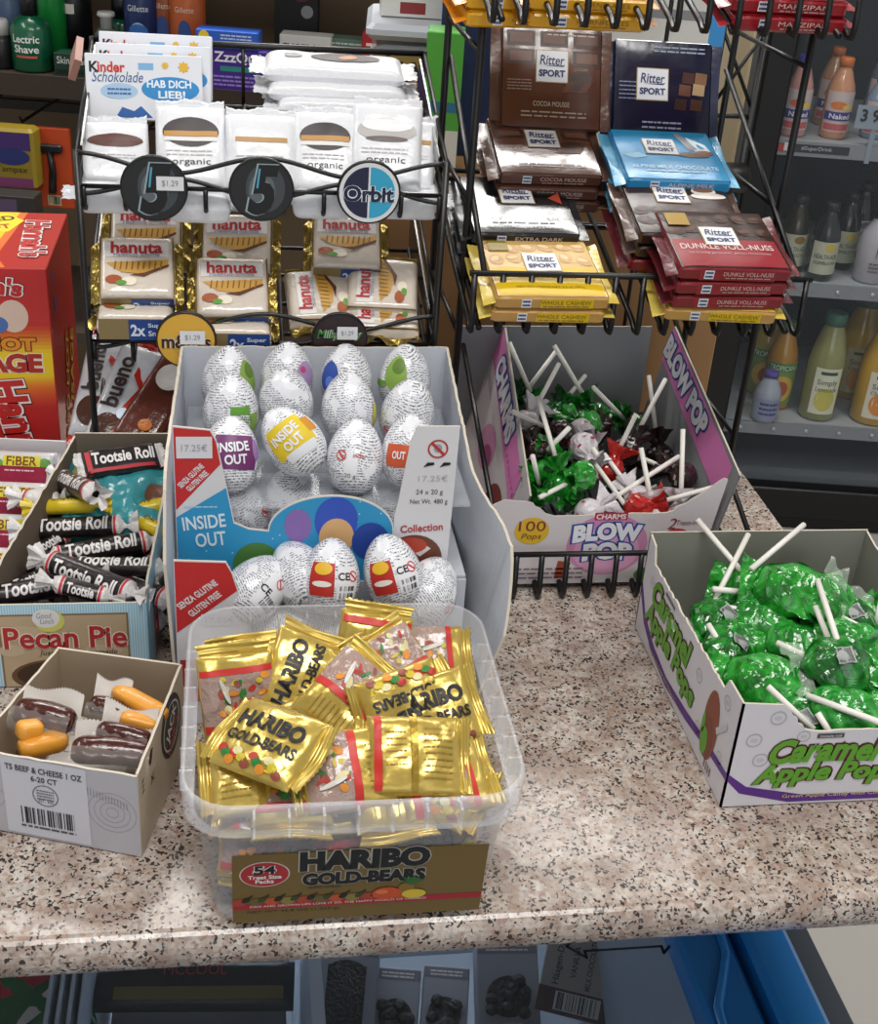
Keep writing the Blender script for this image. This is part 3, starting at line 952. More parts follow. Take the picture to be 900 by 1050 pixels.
# a second clear tub of gummy packs
p = onbox(440, 130, 1.62)
t = thing('clear_candy_tub', 'lidded clear tub of gold gummy packs standing on the cardboard box behind the racks', 'tub', p, frame(0, -6))
mb = MB()
CLR = M('clear_tub_far', '#c7ccd4', .25, alpha=.35)
mb.box((0, 0, .06), (.15, .15, .12), CLR, bev=.01)
mb.build('body', t)
mb = MB(); mb.box((0, 0, .055), (.14, .14, .10), M('dull_gold_fill', '#6f5f3a', .5, bump=.6)); mb.build('contents', t)
mb = MB(); mb.box((0, 0, .128), (.165, .165, .018), M('frosted_lid', '#b9bec6', .35), bev=.006); mb.build('lid', t)
mb = MB(); S = plane((-.07, -.0765, .02), (1, 0, 0), (0, 0, 1)); mb.drect(S, 0, .02, .14, .085, ink('#8f7740')); mb.dtext(S, 'HARIBO', .07, .064, .026, K, .0006, wid=.12, off=.04); mb.dtext(S, 'GOLD-BEARS', .07, .036, .014, K, .0006, wid=.115, off=.03)
mb.build('label', t)
tubfar = t
top = p.z + .138
rect_box('white_cologne_box', 'white cologne carton with black letters standing on the far candy tub lid', 'box', Vector((p.x - .03, p.y, top)), (.075, .05, .085), M('white_carton', '#d4d4ce', .45),
         lambda m, S, T, w, h, d: (m.dtext(S, 'AXE', w * .45, h * .42, .020, ink('#26262a'), wid=w * .66, off=.02), m.dlines(S, w * .1, h * .72, w * .6, h * .9, 2, ink('#b9b04a'), 3), m.drect(S, w * .3, h * .05, w * .7, h * .2, ink('#8a3030'))), yaw=-4)
rect_box('small_violet_box', 'small violet carton beside the cologne carton on the tub lid', 'box', Vector((p.x + .033, p.y + .01, top)), (.045, .04, .10), M('violet_carton', '#3a3a8e', .45),
         lambda m, S, T, w, h, d: (m.drect(S, w * .1, h * .1, w * .9, h * .25, ink('#b9bcd8')),), yaw=-4)
p2 = onbox(476, 110, 1.50)
rect_box('navy_cologne_box', 'tall navy carton with small yellow print between the two racks', 'box', p2 + Vector((.015, .03, 0)), (.085, .045, .245), M('navy_carton', '#1b2a4c', .4),
         lambda m, S, T, w, h, d: (m.dlines(S, w * .15, h * .72, w * .85, h * .77, 1, ink('#c9c14a'), 3), m.dlines(S, w * .15, h * .6, w * .85, h * .68, 2, ink('#b9c3d8'), 5), m.dtext(S, 'AXE', w * .5, h * .88, .022, ink('#2f6a9c'), wid=w * .6, off=.02)))
rect_box('green_snack_box', 'bright green and white carton squeezed beside the navy carton', 'box', p2 + Vector((-.034, -.05, 0)), (.04, .05, .15), M('lime_carton', '#4fa03a', .45),
         lambda m, S, T, w, h, d: (m.drect(S, 0, 0, w, h * .32, ink('#cfd3cc')), m.drect(S, 0, h * .45, w, h * .52, ink('#2c6e8e'))))
p3 = onbox(697, 130, 1.55)
rect_box('sky_blue_box', 'sky blue carton standing behind the navy chocolate bar', 'box', p3 + Vector((-.005, .04, 0)), (.10, .05, .265), M('sky_carton', '#2f86c4', .4),
         lambda m, S, T, w, h, d: (m.drect(S, 0, h * .8, w * .35, h * .95, ink('#4f9a5a')), m.drect(S, 0, h * .86, w * .3, h * .9, ink('#d8dcd8'))))
rect_box('white_gum_carton', 'low white carton lying behind the navy chocolate bar', 'box', onbox(655, 130, 1.45) + Vector((0, 0, 0)), (.115, .06, .20), M('white_carton', '#d4d4ce', .45),
         lambda m, S, T, w, h, d: m.drect(S, 0, h * .88, w, h * .93, ink('#8a8a8e')))
rect_box('white_snack_box', 'white carton with coloured print behind the tall brown chocolate bar', 'box', onbox(590, 130, 1.5), (.14, .05, .245), M('white_carton', '#d4d4ce', .45),
         lambda m, S, T, w, h, d: (m.drect(S, w * .1, h * .86, w * .4, h * .95, ink('#c9b03a')), m.drect(S, w * .5, h * .86, w * .95, h * .92, ink('#b86a8a')), m.drect(S, w * .05, h * .7, w * .4, h * .8, ink('#3a6a9a'))))
# black wire stand with a round knob, seen past the rack
p = atd(748, 120, 2.05)
t = thing('black_wire_stand', 'black wire merchandise stand between the cardboard box and the cooler', 'stand', (p.x, p.y, -1.10))
mb = MB()
for dx in (-.035, .035):
    mb.tube([(dx, 0, 0), (dx, 0, 1.57)], .006, BLACKW, 8)
for zz_ in (1.15, 1.30, 1.45):
    mb.tube([(-.035, 0, zz_), (.035, 0, zz_)], .004, BLACKW, 6)
mb.tube([(-.035, 0, 1.31), (.035, 0, 1.43)], .003, BLACKW, 6); mb.tube([(.035, 0, 1.31), (-.035, 0, 1.43)], .003, BLACKW, 6)
mb.build('upright', t)
mb = MB(); mb.box((0, 0, .008), (.25, .25, .016), BLACKW, bev=.004); mb.build('base', t)
mb = MB(); mb.lathe([(.018, -.035), (.024, -.03), (.024, .03), (.018, .035)], BLACKW, 16, Matrix.Translation((0, -.03, 1.21)) @ Matrix.Rotation(R(90), 4, 'Y')); mb.build('knob', t)
# ================================================================= film packs
def flow(mb, w, l, t, mtop, mbot, mfin=None, fin=.008, seed=1, pw=6, wr=.0008, nu=20, nv=16, wf=40.0, serr=True):
    """heat sealed film pack: pillow body with crimped fins at both x ends; returns its top surface"""
    sd = Vector((seed * 3.17, seed * 1.71, seed * .53))

    def zt(u, v):
        a = max(0.0, 1 - abs(2 * u / w) ** pw) ** .5 * max(0.0, 1 - abs(2 * v / l) ** pw) ** .5
        q = noise.noise(Vector((u * wf, v * wf, 0)) + sd) + .5 * noise.noise(Vector((u * wf * 2.3, v * wf * 2.3, 4)) + sd)
        return t / 2 * a + wr * q * min(1.0, a * 1.6)

    def zb(u, v):
        a = max(0.0, 1 - abs(2 * u / w) ** pw) ** .5 * max(0.0, 1 - abs(2 * v / l) ** pw) ** .5
        return -t / 2 * a

    def sp(q):   # denser sampling towards the edges
        q = 2 * q - 1
        return (math.sin(q * math.pi / 2) * .7 + q * .3)
    mb.grid(lambda a, b: Vector((sp(a) * w / 2, sp(b) * l / 2, zt(sp(a) * w / 2, sp(b) * l / 2))), nu, nv, mtop)
    mb.grid(lambda a, b: Vector((sp(a) * w / 2, sp(b) * l / 2, zb(sp(a) * w / 2, sp(b) * l / 2))), nu, nv, mbot, flip=True)
    if mfin is not None:
        for sg in (-1, 1):
            n = 22
            vs = []
            for i in range(n + 1):
                y = (i / n - .5) * l * .98
                z = .0012 * math.sin(i * .9 + seed) * math.sin(i * .31 + seed)
                ex = fin * (1 - (.10 if (i % 2 and serr) else 0)) + .001 * math.sin(seed + i * .4)
                for k in range(5):
                    x = (w / 2 - .001) + ex * k / 4
                    vs.append((sg * x, y, z * (.4 + k * .3) + (.00035 if k % 2 else -.00035)))
            fs = []
            for i in range(n):
                for k in range(4):
                    q = (i * 5 + k, i * 5 + k + 1, i * 5 + k + 6, i * 5 + k + 5)
                    fs.append(q if sg > 0 else q[::-1])
            mb.add(vs, fs, mfin)
    return lambda u, v, h=0.0: Vector((u, v, zt(u, v) + h))


def wires(name, parent, runs, r=.0022, mat=None, **kw):
    mb = MB()
    for q in runs:
        mb.tube(q, r, mat or BLACKW, 8)
    return mb.build(name, parent, **kw)


# ================================================================= gum and wafer rack
LR = thing('wire_candy_rack', 'black tiered wire rack with round gum brand discs holding wafers and white packs', 'rack', (0, 0, 0))
LX0, LX1, LF, LB = -.124, .166, 1.03, 1.20
TIERS = (.358, .228, .100)
mb = MB()
for x in (LX0, LX1):
    mb.tube([(x, LF, 0), (x, LF, .36)], .0028, BLACKW, 8)
    mb.tube([(x, LB, 0), (x, LB, .415)], .0028, BLACKW, 8)
    mb.tube([(x, LF, .003), (x, LB, .003)], .0028, BLACKW, 8)
mb.tube([(LX0, LB, .413), (LX1, LB, .413)], .0028, BLACKW, 8)
mb.tube([(LX0, LB, .003), (LX1, LB, .003)], .0028, BLACKW, 8)
for i in range(1, 9):
    x = LX0 + (LX1 - LX0) * i / 9
    mb.tube([(x, LB, .413), (x, LB, .36)], .0018, BLACKW, 6)
mb.build('upright_frame', LR)
for k, zt in enumerate(TIERS):
    runs = []
    wave = lambda x, s: zt - .007 + .007 * math.cos((x - LX0) * 2 * math.pi / .145 + s)
    for s in (0, math.pi):
        off = 0 if s == 0 else -.018
        runs.append([(LX0 + (LX1 - LX0) * i / 40, LF, wave(LX0 + (LX1 - LX0) * i / 40, s) + off) for i in range(41)])
    runs.append([(LX0, LF, zt - .026), (LX1, LF, zt - .026)])
    for i in range(10):
        x = LX0 + .004 + (LX1 - LX0 - .008) * i / 9
        runs.append([(x, LF - .001, zt - .026), (x, LF, zt - .040), (x, LF + .004, zt - .045), (x, LB, zt + .004)])
    for q in (.25, .5, .75, 1.0):
        v = LF + (LB - LF) * q
        runs.append([(LX0, v, zt - .045 + .049 * q - .002), (LX1, v, zt - .045 + .049 * q - .002)])
    for x in (LX0, LX1):
        runs.append([(x, LF, zt), (x, LB, zt + .055)])
        runs.append([(x, LF, zt - .026), (x, LB, zt + .004)])
    wires('wire_basket', LR, runs, .0019)
PLATE = M('black_side_plate', '#1b1c1f', .25, coat=.4)
for x in (LX0 + .004, LX1 - .004):
    for zt in TIERS[:2]:
        mb = MB()
        mb.box((0, 0, 0), (.0016, .001, .001), PLATE)
        S = plane((x, LF + .01, 0), (0, 1, 0), (0, 0, 1))
        d = LB - LF - .02
        mb = MB(); mb.panel(S, [(0, zt - .004), (d, zt + .012), (d, zt + .052), (0, zt + .003)], .0016, PLATE, PLATE, PLATE)
        mb.build('side_plate', LR, label='flat black side plate')


def disc(px, py, r, name, deco, label, rimc=BLACKW, face='#1c1d20', sticker=None):
    p = aty(px, py, LF - .006)
    mb = MB()
    X = Matrix.Translation(p) @ Matrix.Rotation(R(90), 4, 'X')
    mb.lathe([(r * .96, -.002), (r, -.001), (r, .001), (r * .97, .002)], rimc, 40, X)
    S = plane(p + Vector((0, -.0022, 0)), (1, 0, 0), (0, 0, 1))
    mb.dell(S, 0, 0, r * .93, r * .93, ink(face), .0001, 40)
    deco(mb, S, r)
    o = mb.build('round_sign', LR, label=label)
    if sticker:
        mb = MB(); u0, v0, u1, v1 = (r * q for q in sticker)
        mb.drect(S, u0, v0, u1, v1, ink('#dfdfe2'), .0016)
        mb.dtext(S, '$1.29', (u0 + u1) / 2, (v0 + v1) / 2, r * .2, ink('#8d8d92'), .0019, wid=(u1 - u0) * .6)
        mb.build('price_sticker', o, label='white price sticker')
    return o


def five(m, S, r):
    m.dell(S, r * .12, r * .05, r * .60, r * .74, ink('#3d4346'), .0002, 30)
    m.dell(S, r * .02, -r * .05, r * .40, r * .60, ink('#5c6468'), .0003, 30)
    m.dtext(S, '5', r * .02, r * .0, r * 1.62, ink('#98a6ac'), .0005, wid=r * 1.04, off=.06, shear=.25)
    m.dtext(S, '5', r * .05, r * .0, r * 1.56, ink('#0b0c0e'), .0008, wid=r * .98, off=.05, shear=.25)
    m.dpoly(S, [(-r * .16, r * .06), (-r * .10, r * .06), (-r * .02, r * .66), (-r * .08, r * .66)], ink('#49a0c0'), .0010)


def orbit(m, S, r):
    m.dell(S, 0, 0, r * .93, r * .93, ink('#d8d9da'), .0002, 40)
    for c, a0 in ((ink('#171a3a'), 90), (ink('#2f9fc4'), -90)):
        sg = -1 if a0 == 90 else 1
        pts = [(sg * r * .03 + r * .78 * math.cos(R(a0 + 180 * i / 20)), r * .80 * math.sin(R(a0 + 180 * i / 20))) for i in range(21)]
        m.dpoly(S, pts, c, .0003)
    for o_, c, h in ((.07, ink('#e6eef2'), .0005), (.03, ink('#171a3a'), .0008)):
        m.dtext(S, 'Orbit', 0, -r * .03, r * .5 + o_ * r * .4, c, h, wid=r * (1.55 + o_), off=o_)


def mms(m, S, r):
    m.dring(S, 0, 0, r * .93, r * .98, ink('#3a2412'), .0003, 40)
    m.dell(S, r * .05, -r * .15, r * .5, r * .45, ink('#c9a03a'), .0003)
    for o_, c, h in ((.06, ink('#e9e4da'), .0005), (.03, ink('#3a1d12'), .0008)):
        m.dtext(S, "m&m's", 0, -r * .02, r * .5, c, h, wid=r * 1.6, off=o_)


def milky(m, S, r):
    m.dell(S, 0, 0, r * .93, r * .93, ink('#2c1a1c'), .0002, 40)
    for o_, c, h in ((.06, ink('#d9dcd0'), .0005), (.025, ink('#2f7a34'), .0008)):
        m.dtext(S, 'Milky Way', 0, r * .16, r * .40, c, h, wid=r * 1.6, off=o_, shear=.2)


disc(158, 193, .0262, 'sign', five, 'black disc with a 5 and a white price sticker', sticker=(.08, -.02, .88, .40))
disc(268, 194, .0258, 'sign', five, 'black disc with a bare 5')
disc(378, 197, .0258, 'sign', orbit, 'white disc halved navy and light blue')
_lf = LF; LF = 1.016
disc(191, 348, .0248, 'sign', mms, 'yellow disc with a price sticker', face='#d9a83c', sticker=(-.2, -.12, .62, .36))
disc(348, 347, .0235, 'sign', milky, 'dark brown disc with green letters', sticker=(-.1, .02, .62, .50))
LF = _lf

mb = MB(); q_ = aty(78, 60, 1.17); mb.box(q_, (.006, .03, .022), M('pink_tag', '#b58a80', .5), rot=frame(28, 0, 0, 20)); mb.build('shelf_tag', LR, label='dull pink tag clipped to the rack corner')

# ---- kinder boxes
WKB = M('white_gloss_carton', '#e6e8ee', .3, coat=.2)
def kinder(px, py, Y, tilt, yaw, label, hgt=.052, blue=True):
    w, d = .094, .012
    p = aty(px, py, Y)
    t = thing('chocolate_bar_box', label, 'chocolate box', p, frame(tilt, yaw), 'white chocolate boxes on the top tier')
    mb = MB(); mb.box((0, 0, hgt / 2), (w, d, hgt), WKB, bev=.0006); mb.build('carton', t)
    mb = MB()
    S = plane((-w / 2, -d / 2, 0), (1, 0, 0), (0, 0, 1)); T = plane((-w / 2, -d / 2, hgt), (1, 0, 0), (0, 1, 0))
    mb.dtext(S, 'K', w * .075, hgt * .80, .0085, K, .0003, off=.03); mb.dtext(S, 'inder', w * .22, hgt * .80, .0085, ink('#c8382c'), .0003, wid=.022, off=.03)
    mb.dtext(S, 'Schokolade', w * .27, hgt * .655, .0085, ink('#2c4f8e'), .0003, wid=.041, shear=.3)
    mb.dell(S, w * .72, hgt * .48, w * .25, hgt * .19, ink('#2f8ccc'), .0003); mb.dtext(S, 'HAB DICH', w * .71, hgt * .56, .0062, ink('#eef4fa'), .0005, wid=.036, off=.03); mb.dtext(S, 'LIEB!', w * .73, hgt * .40, .0062, ink('#eef4fa'), .0005, wid=.022, off=.03)
    mb.dell(S, w * .28, hgt * .44, w * .16, hgt * .12, ink('#a9c8e4'), .0003); mb.dlines(S, w * .18, hgt * .37, w * .38, hgt * .5, 2, ink('#3f6aa8'), 3, .0005)
    for (a, b, q) in ((.68, .84, .0022), (.84, .82, .0034)):
        mb.dell(S, w * a, hgt * b, q, q, ink('#e4b43a'), .0004, 14)
        for k in range(8):
            an = k * math.pi / 4
            mb.dpoly(S, [(w * a + q * 1.5 * math.cos(an), hgt * b + q * 1.5 * math.sin(an)), (w * a + q * math.cos(an + .3), hgt * b + q * math.sin(an + .3)), (w * a + q * math.cos(an - .3), hgt * b + q * math.sin(an - .3))], ink('#e4b43a'), .0004)
    mb.drect(S, w * .45, hgt * .77, w * .58, hgt * .87, ink('#7fb2dc'), .0003)
    mb.dpoly(S, [(w * .24, hgt * .04), (w * .30, hgt * .2), (w * .4, hgt * .14), (w * .46, hgt * .22), (w * .56, hgt * .04)], ink('#2d62a8'), .0003)
    mb.dtext(T, 'kinder', w * .13, d * .5, .006, ink('#c8382c'), .0003, wid=.016, off=.03); mb.dtext(T, 'Schokolade', w * .42, d * .5, .007, ink('#8aa4c8'), .0003, wid=.032, shear=.3)
    mb.drect(T, w * .66, d * .3, w * .74, d * .7, ink('#7fb2dc'), .0003); mb.dell(T, w * .88, d * .5, w * .09, d * .34, ink('#2f8ccc'), .0003)
    mb.build('printed_front', t)
    return t


kinder(150, 124, 1.118, -16, 4, 'white chocolate bar box with blue greeting oval, front one of its group')
kinder(159, 113, 1.138, -16, 0, 'white chocolate bar box standing second behind the one with the greeting oval')
kinder(161, 101, 1.160, -16, -2, 'white chocolate bar box standing last against the rack back wires')

# ---- white packs of organic cookies
FILM_W = M('white_film', '#e9eaee', .3, coat=.25, bump=.45, bscale=70)
FILM_E = M('white_film_crimp', '#dcdee3', .35, coat=.2, bump=.3)
def cookie(px, py, Y, rot, label, kind=0, w=.052, l=.074, seed=1):
    t = thing('white_cookie_pack', label, 'cookie pack', aty(px, py, Y), rot, 'white packs on the top tier')
    mb = MB()
    B = MB()
    # fins run along the short top and bottom edges: build lying along x then turn
    S0 = flow(B, l, w, .016, FILM_W, FILM_W, FILM_E, .008, seed, pw=7, wr=.0012)
    B.v = [(-y, x, z) for x, y, z in B.v]
    S = lambda u, v, h=0.0: (lambda q: Vector((-q.y, q.x, q.z)))(S0(v, -u, h))
    D1, D2, OR = ink('#2b1d20'), ink('#5a3026'), ink('#c08a3a')
    cv = l * .16
    if kind == 0:
        B.dell(S, 0, cv, w * .40, l * .17, D1, .0006, rings=3); B.drect(S, -w * .38, cv - .004, w * .38, cv + .0005, OR, .0009, 10, 1); B.drect(S, -w * .38, cv - .008, w * .38, cv - .0045, ink('#e4e2e0'), .0010, 10, 1)
    elif kind == 1:
        B.dell(S, 0, cv, w * .42, l * .10, D2, .0006, rings=3)
    elif kind == 2:
        B.drect(S, -w * .36, cv - .003, w * .36, cv + .001, ink('#b98d4c'), .0006, 10, 1)
    else:
        B.dell(S, 0, cv, w * .42, l * .13, ink('#b9b6b2'), .0006, rings=3); B.dell(S, 0, cv + .004, w * .36, l * .07, ink('#eeeef0'), .0009, rings=3)
        B.dell(S, 0, cv - .008, w * .3, l * .03, ink('#6a5c5a'), .0011, rings=2)
    if kind in (0, 3):
        B.dtext(S, 'organic', 0, -l * .20, .007, ink('#2a2830'), .0008, wid=w * .55)
    B.dlines(S, -w * .35, -l * .13, w * .3, -l * .04, 2, ink('#b9b4b6'), seed, .0007, .3)
    B.build('film_pack', t)
    return t


cookie(119, 160, 1.066, frame(46, 4), 'white cookie pack with a flat brown oval in front of the kinder boxes', 1, .052, .058, 2)
cookie(196, 154, 1.070, frame(50, 2), 'white cookie pack with a dark round cookie and orange filling beside the kinder boxes', 0, .056, .074, 3)
cookie(268, 160, 1.066, frame(50, 0), 'white cookie pack with only a thin golden stripe', 2, .058, .070, 4)
cookie(333, 158, 1.068, frame(50, -2), 'white cookie pack with a dark cookie, half behind the silvery one', 0, .052, .072, 5)
cookie(396, 152, 1.066, frame(50, -6), 'white cookie pack with a pale silvery oval beside the black side plate', 3, .058, .076, 6)
cookie(428, 160, 1.075, frame(50, -10), 'white cookie pack squeezed against the right side plate of the rack', 2, .03, .06, 7)


def slab(px, py, Y, yaw, label, w, kind, seed, l=.05, rot=None, t_=.017):
    t = thing('white_wafer_pack', label, 'wafer pack', aty(px, py, Y), frame(6, yaw) if rot is None else rot, 'white packs on the top tier')
    B = MB()
    S = flow(B, w, l, t_, FILM_W, FILM_W, FILM_E, .013, seed, pw=10, wr=.0009)
    if kind:
        B.dell(S, .01, .004, .03, .012, ink('#2b2226'), .0008, rings=3); B.dell(S, .012, .002, .008, .005, ink('#a8683c'), .0012, rings=2); B.dell(S, -.035, .004, .008, .006, ink('#8a8a90'), .0008)
    B.build('film_pack', t)
    return t


slab(342, 71, 1.16, -3, 'long white wafer pack with a dark cookie picture, topmost of the stack', .120, 1, 11)
slab(345, 90, 1.152, -2, 'long white wafer pack, second from the top of the stack', .118, 0, 12)
slab(348, 105, 1.145, 1, 'long white wafer pack, third from the top of the stack', .108, 0, 13)
slab(352, 120, 1.14, 0, 'long white wafer pack at the foot of the stack', .108, 0, 14)
for i, (px, py, w, yw) in enumerate(((115, 190, .055, 3), (205, 200, .05, -2), (330, 196, .05, 1), (418, 197, .052, 0))):
    slab(px, py + 8, 1.052, yw, 'white pack lying flat behind the front wires ' + ('below the flat brown oval', 'beside the stickered black disc', 'between the bare black and the blue disc', 'beside the navy and blue disc')[i], w, 0, 21 + i, .03, t_=.026)

# ---- hazelnut wafer packs
GOLDF = foil('#a08a48', .3)
CREAM = M('cream_film', '#d9cdbf', .22, coat=.4, bump=.4, bscale=80)
def hanuta(loc, rot, label, seed=1, front=True):
    w, l, th = .062, .062, .024
    t = thing('hazelnut_wafer_pack', label, 'wafer pack', loc, rot, 'hazelnut wafer packs on the middle tier')
    B = MB()
    S = flow(B, w, l, th, CREAM, CREAM, None, .01, seed, pw=14, wr=.0009, nu=24, nv=20)
    B.drect(S, -w * .42, l * .13, w * .42, l * .36, ink('#e6e2df'), .0005, 8, 3)
    B.dtext(S, 'hanuta', 0, l * .27, .012, ink('#b3262a'), .0010, wid=w * .68, off=.03)
    B.dtext(S, 'Haselnuss-Schnitte', 0, l * .16, .004, ink('#5d6e90'), .0009, wid=w * .6)
    WA, WB = ink('#c99a45'), ink('#8a5c22')
    B.dpoly(S, [(-w * .40, l * .03), (w * .42, l * .09), (w * .40, -l * .05), (w * .1, -l * .16), (-w * .2, -l * .12)], WA, .0007)
    for k in range(9):
        x = -w * .3 + w * .075 * k
        B.dpoly(S, [(x, -l * .08), (x + .0012, -l * .08), (x + .0022, l * .05), (x + .001, l * .05)], WB, .0009)
    B.dpoly(S, [(-w * .1, -l * .17), (w * .1, -l * .20), (w * .42, -l * .03), (w * .42, l * .01), (w * .1, -l * .14)], ink('#5e3016'), .0011)
    B.dell(S, -w * .30, -l * .24, w * .11, l * .07, ink('#a5542c'), .0010); B.dell(S, -w * .10, -l * .27, w * .10, l * .07, ink('#efe4cf'), .0010); B.dell(S, -w * .2, -l * .30, w * .07, l * .04, ink('#5f9a3c'), .0012)
    B.build('film_pack', t)
    for sg in (-1, 1):
        F = MB()
        F.grid(lambda a, b: Vector((sg * (w / 2 - .002 + .009 * a), (b - .5) * l * (1 - .1 * a), .0035 * math.sin(11 * b + seed) * (a + .2) + .002 * math.sin(23 * b + 7 * a))), 4, 18, GOLDF)
        F.grid(lambda a, b: Vector((sg * (w / 2 - .0005 - .004 * (1 - abs(2 * a - 1))), (b - .5) * l * .96, (a - .5) * th * .9)), 4, 8, GOLDF)
        F.build('gold_crimp', t, label='crumpled gold foil end')
    if front:
        G = MB()
        P = plane((-w / 2, -l / 2 - .0006, 0), (1, 0, 0), (0, 0, 1))
        G.drect(P, .002, -.010, w - .002, .009, ink('#8c7a52'), 0, 4, 1)
        G.drect(P, w * .42, -.0105, w * .98, .0085, ink('#23478f'), .0004)
        G.dtext(P, '2x', w * .54, -.001, .011, ink('#e2e8f2'), .0008, wid=.012, off=.03); G.dtext(P, 'Super', w * .80, .003, .005, ink('#e2e8f2'), .0008, wid=.016, off=.02); G.dtext(P, 'Snack', w * .80, -.004, .005, ink('#e2e8f2'), .0008, wid=.016, off=.02)
        G.build('side_flag', t, label='blue double pack flag on the pack edge')
    return t


hq = (
    (141, 280, 1.062, 36, 2, 0, 'hazelnut wafer pack on top of the stack nearest the sausage box'),
    (140, 318, 1.050, 8, 1, 0, 'hazelnut wafer pack lying lowest in the stack nearest the sausage box'),
    (150, 246, 1.115, 40, 0, 0, 'hazelnut wafer pack at the back of the stack nearest the sausage box'),
    (238, 300, 1.062, 34, 1, 0, 'hazelnut wafer pack with blue flag in the middle stack'),
    (240, 334, 1.050, 6, 0, 0, 'hazelnut wafer pack lying lowest in the middle stack'),
    (243, 255, 1.110, 38, -2, 0, 'hazelnut wafer pack leaning at the back of the middle stack'),
    (355, 255, 1.115, 30, -3, 0, 'glaring silvery wafer pack at the back of the stack nearest the egg box'),
    (392, 298, 1.078, 26, -6, 90, 'hazelnut wafer pack turned sideways, top of the stack nearest the tan box'),
    (330, 310, 1.075, 24, 4, 90, 'hazelnut wafer pack turned sideways with cream edge, beside the one on top'),
    (392, 325, 1.060, 14, -4, 90, 'hazelnut wafer pack lying under the sideways one nearest the tan box'),
)
for i, (px, py, Y, tl, yw, sp_, lab) in enumerate(hq):
    hanuta(aty(px, py, Y), frame(tl, yw, sp_), lab, 30 + i, front=(sp_ == 0))

# ---- lower tier: chocolate fingers
def bueno(px, py, Y, rot, label, seed, white=True):
    w, l = .115, .042
    t = thing('chocolate_finger_pack', label, 'chocolate bar', aty(px, py, Y), rot, 'chocolate bars on the lowest tier')
    B = MB()
    S = flow(B, w, l, .018, gink('#c9ccd2') if white else gink('#5a2a1e'), gink('#b3261e'), gink('#b3261e'), .012, seed, pw=8)
    if white:
        B.dpoly(S, [(-w * .5 + .003, -l * .45), (w * .5 - .003, -l * .45), (w * .5 - .003, -l * .1), (w * .2, -l * .05), (w * .1, -l * .25), (-.02, l * .02), (-w * .4, -l * .1)], gink('#b32a1c'), .0009)
        B.dtext(S, 'bueno', w * .12, l * .22, .016, ink('#2c1512'), .0013, wid=.052, off=.03)
        B.dell(S, -w * .3, l * .1, w * .14, l * .3, gink('#4a2a1c'), .0012, rings=2); B.dell(S, -w * .14, -l * .12, w * .05, l * .12, ink('#c9dcec'), .0015, rings=2)
    else:
        B.dpoly(S, [(-w * .45, -l * .45), (0, -l * .45), (w * .1, l * .45), (-w * .45, l * .45)], gink('#b32a1c'), .0009)
        B.dell(S, w * .15, 0, w * .12, l * .3, gink('#d8d3cf'), .0012, rings=2); B.dell(S, -w * .3, -l * .1, w * .05, l * .15, gink('#b7682c'), .0013)
    B.build('wrapper', t)
    return t


bueno(127, 412, 1.075, frame(38, 0, 72), 'white and red hazelnut chocolate finger pack standing beside the egg box corner', 41)
bueno(166, 408, 1.072, frame(36, -6, 66), 'red and brown chocolate pack between the white finger pack and the egg box', 42, False)
bueno(105, 396, 1.12, frame(30, 6, 78), 'white finger pack at the back of the lowest tier beside the sausage box', 43)

# ================================================================= chocolate bar rack
RR = thing('chocolate_rack', 'black tiered wire rack with slatted basket fronts holding square chocolate bars', 'rack', (0, 0, 0))
RX0, RX1, RB = .192, .468, 1.235
mb = MB()
for x in (RX0, RX1):
    mb.tube([(x, 1.06, 0), (x, 1.06, .66)], .0034, BLACKW, 8)
    mb.tube([(x, RB, 0), (x, RB, .66)], .0034, BLACKW, 8)
    for z in (.003, .655):
        mb.tube([(x, 1.06, z), (x, RB, z)], .003, BLACKW, 8)
    for z in (.10, .20, .32, .44):
        mb.tube([(x, 1.06, z), (x, RB, z)], .0022, BLACKW, 8)
for z in (.04, .25, .30, .47, .655):
    mb.tube([(RX0, RB, z), (RX1, RB, z)], .0026, BLACKW, 8)
for x in (.27, .33, .40):
    mb.tube([(x, RB, .01), (x, RB, .655)], .0022, BLACKW, 8)
mb.build('upright_frame', RR)


def slat_basket(vf, zt, zb_, zback_t, zback_b, x0, x1, n):
    runs = [[(x0 - .012, vf, zt), (x1 + .012, vf, zt)]]
    for i in range(n):
        x = x0 - .008 + (x1 - x0 + .016) * i / (n - 1)
        runs.append([(x, vf, zt), (x, vf - .004, zb_ + .006), (x, vf - .002, zb_), (x, vf + .006, zb_ - .001), (x, vf + .014, zb_ + .004), (x, RB, zback_b)])
    for x in (x0, x1):
        runs.append([(x, vf, zt), (x, RB, zback_t)])
        runs.append([(x, vf + .004, zb_), (x, RB, zback_b)])
    for q in (.3, .65, 1.0):
        v = vf + .014 + (RB - vf - .014) * q
        runs.append([(x0, v, zb_ + .002 + (zback_b - zb_ - .002) * q), (x1, v, zb_ + .002 + (zback_b - zb_ - .002) * q)])
    return wires('slatted_basket', RR, runs, .0026)


slat_basket(.985, .2825, .234, .405, .292, RX0 + .004, RX1 - .004, 13)
slat_basket(1.0, .523, .474, .64, .54, RX0 + .004, RX1 - .004, 13)
slat_basket(.935, .046, .004, .15, .006, .222, RX1 - .014, 12)

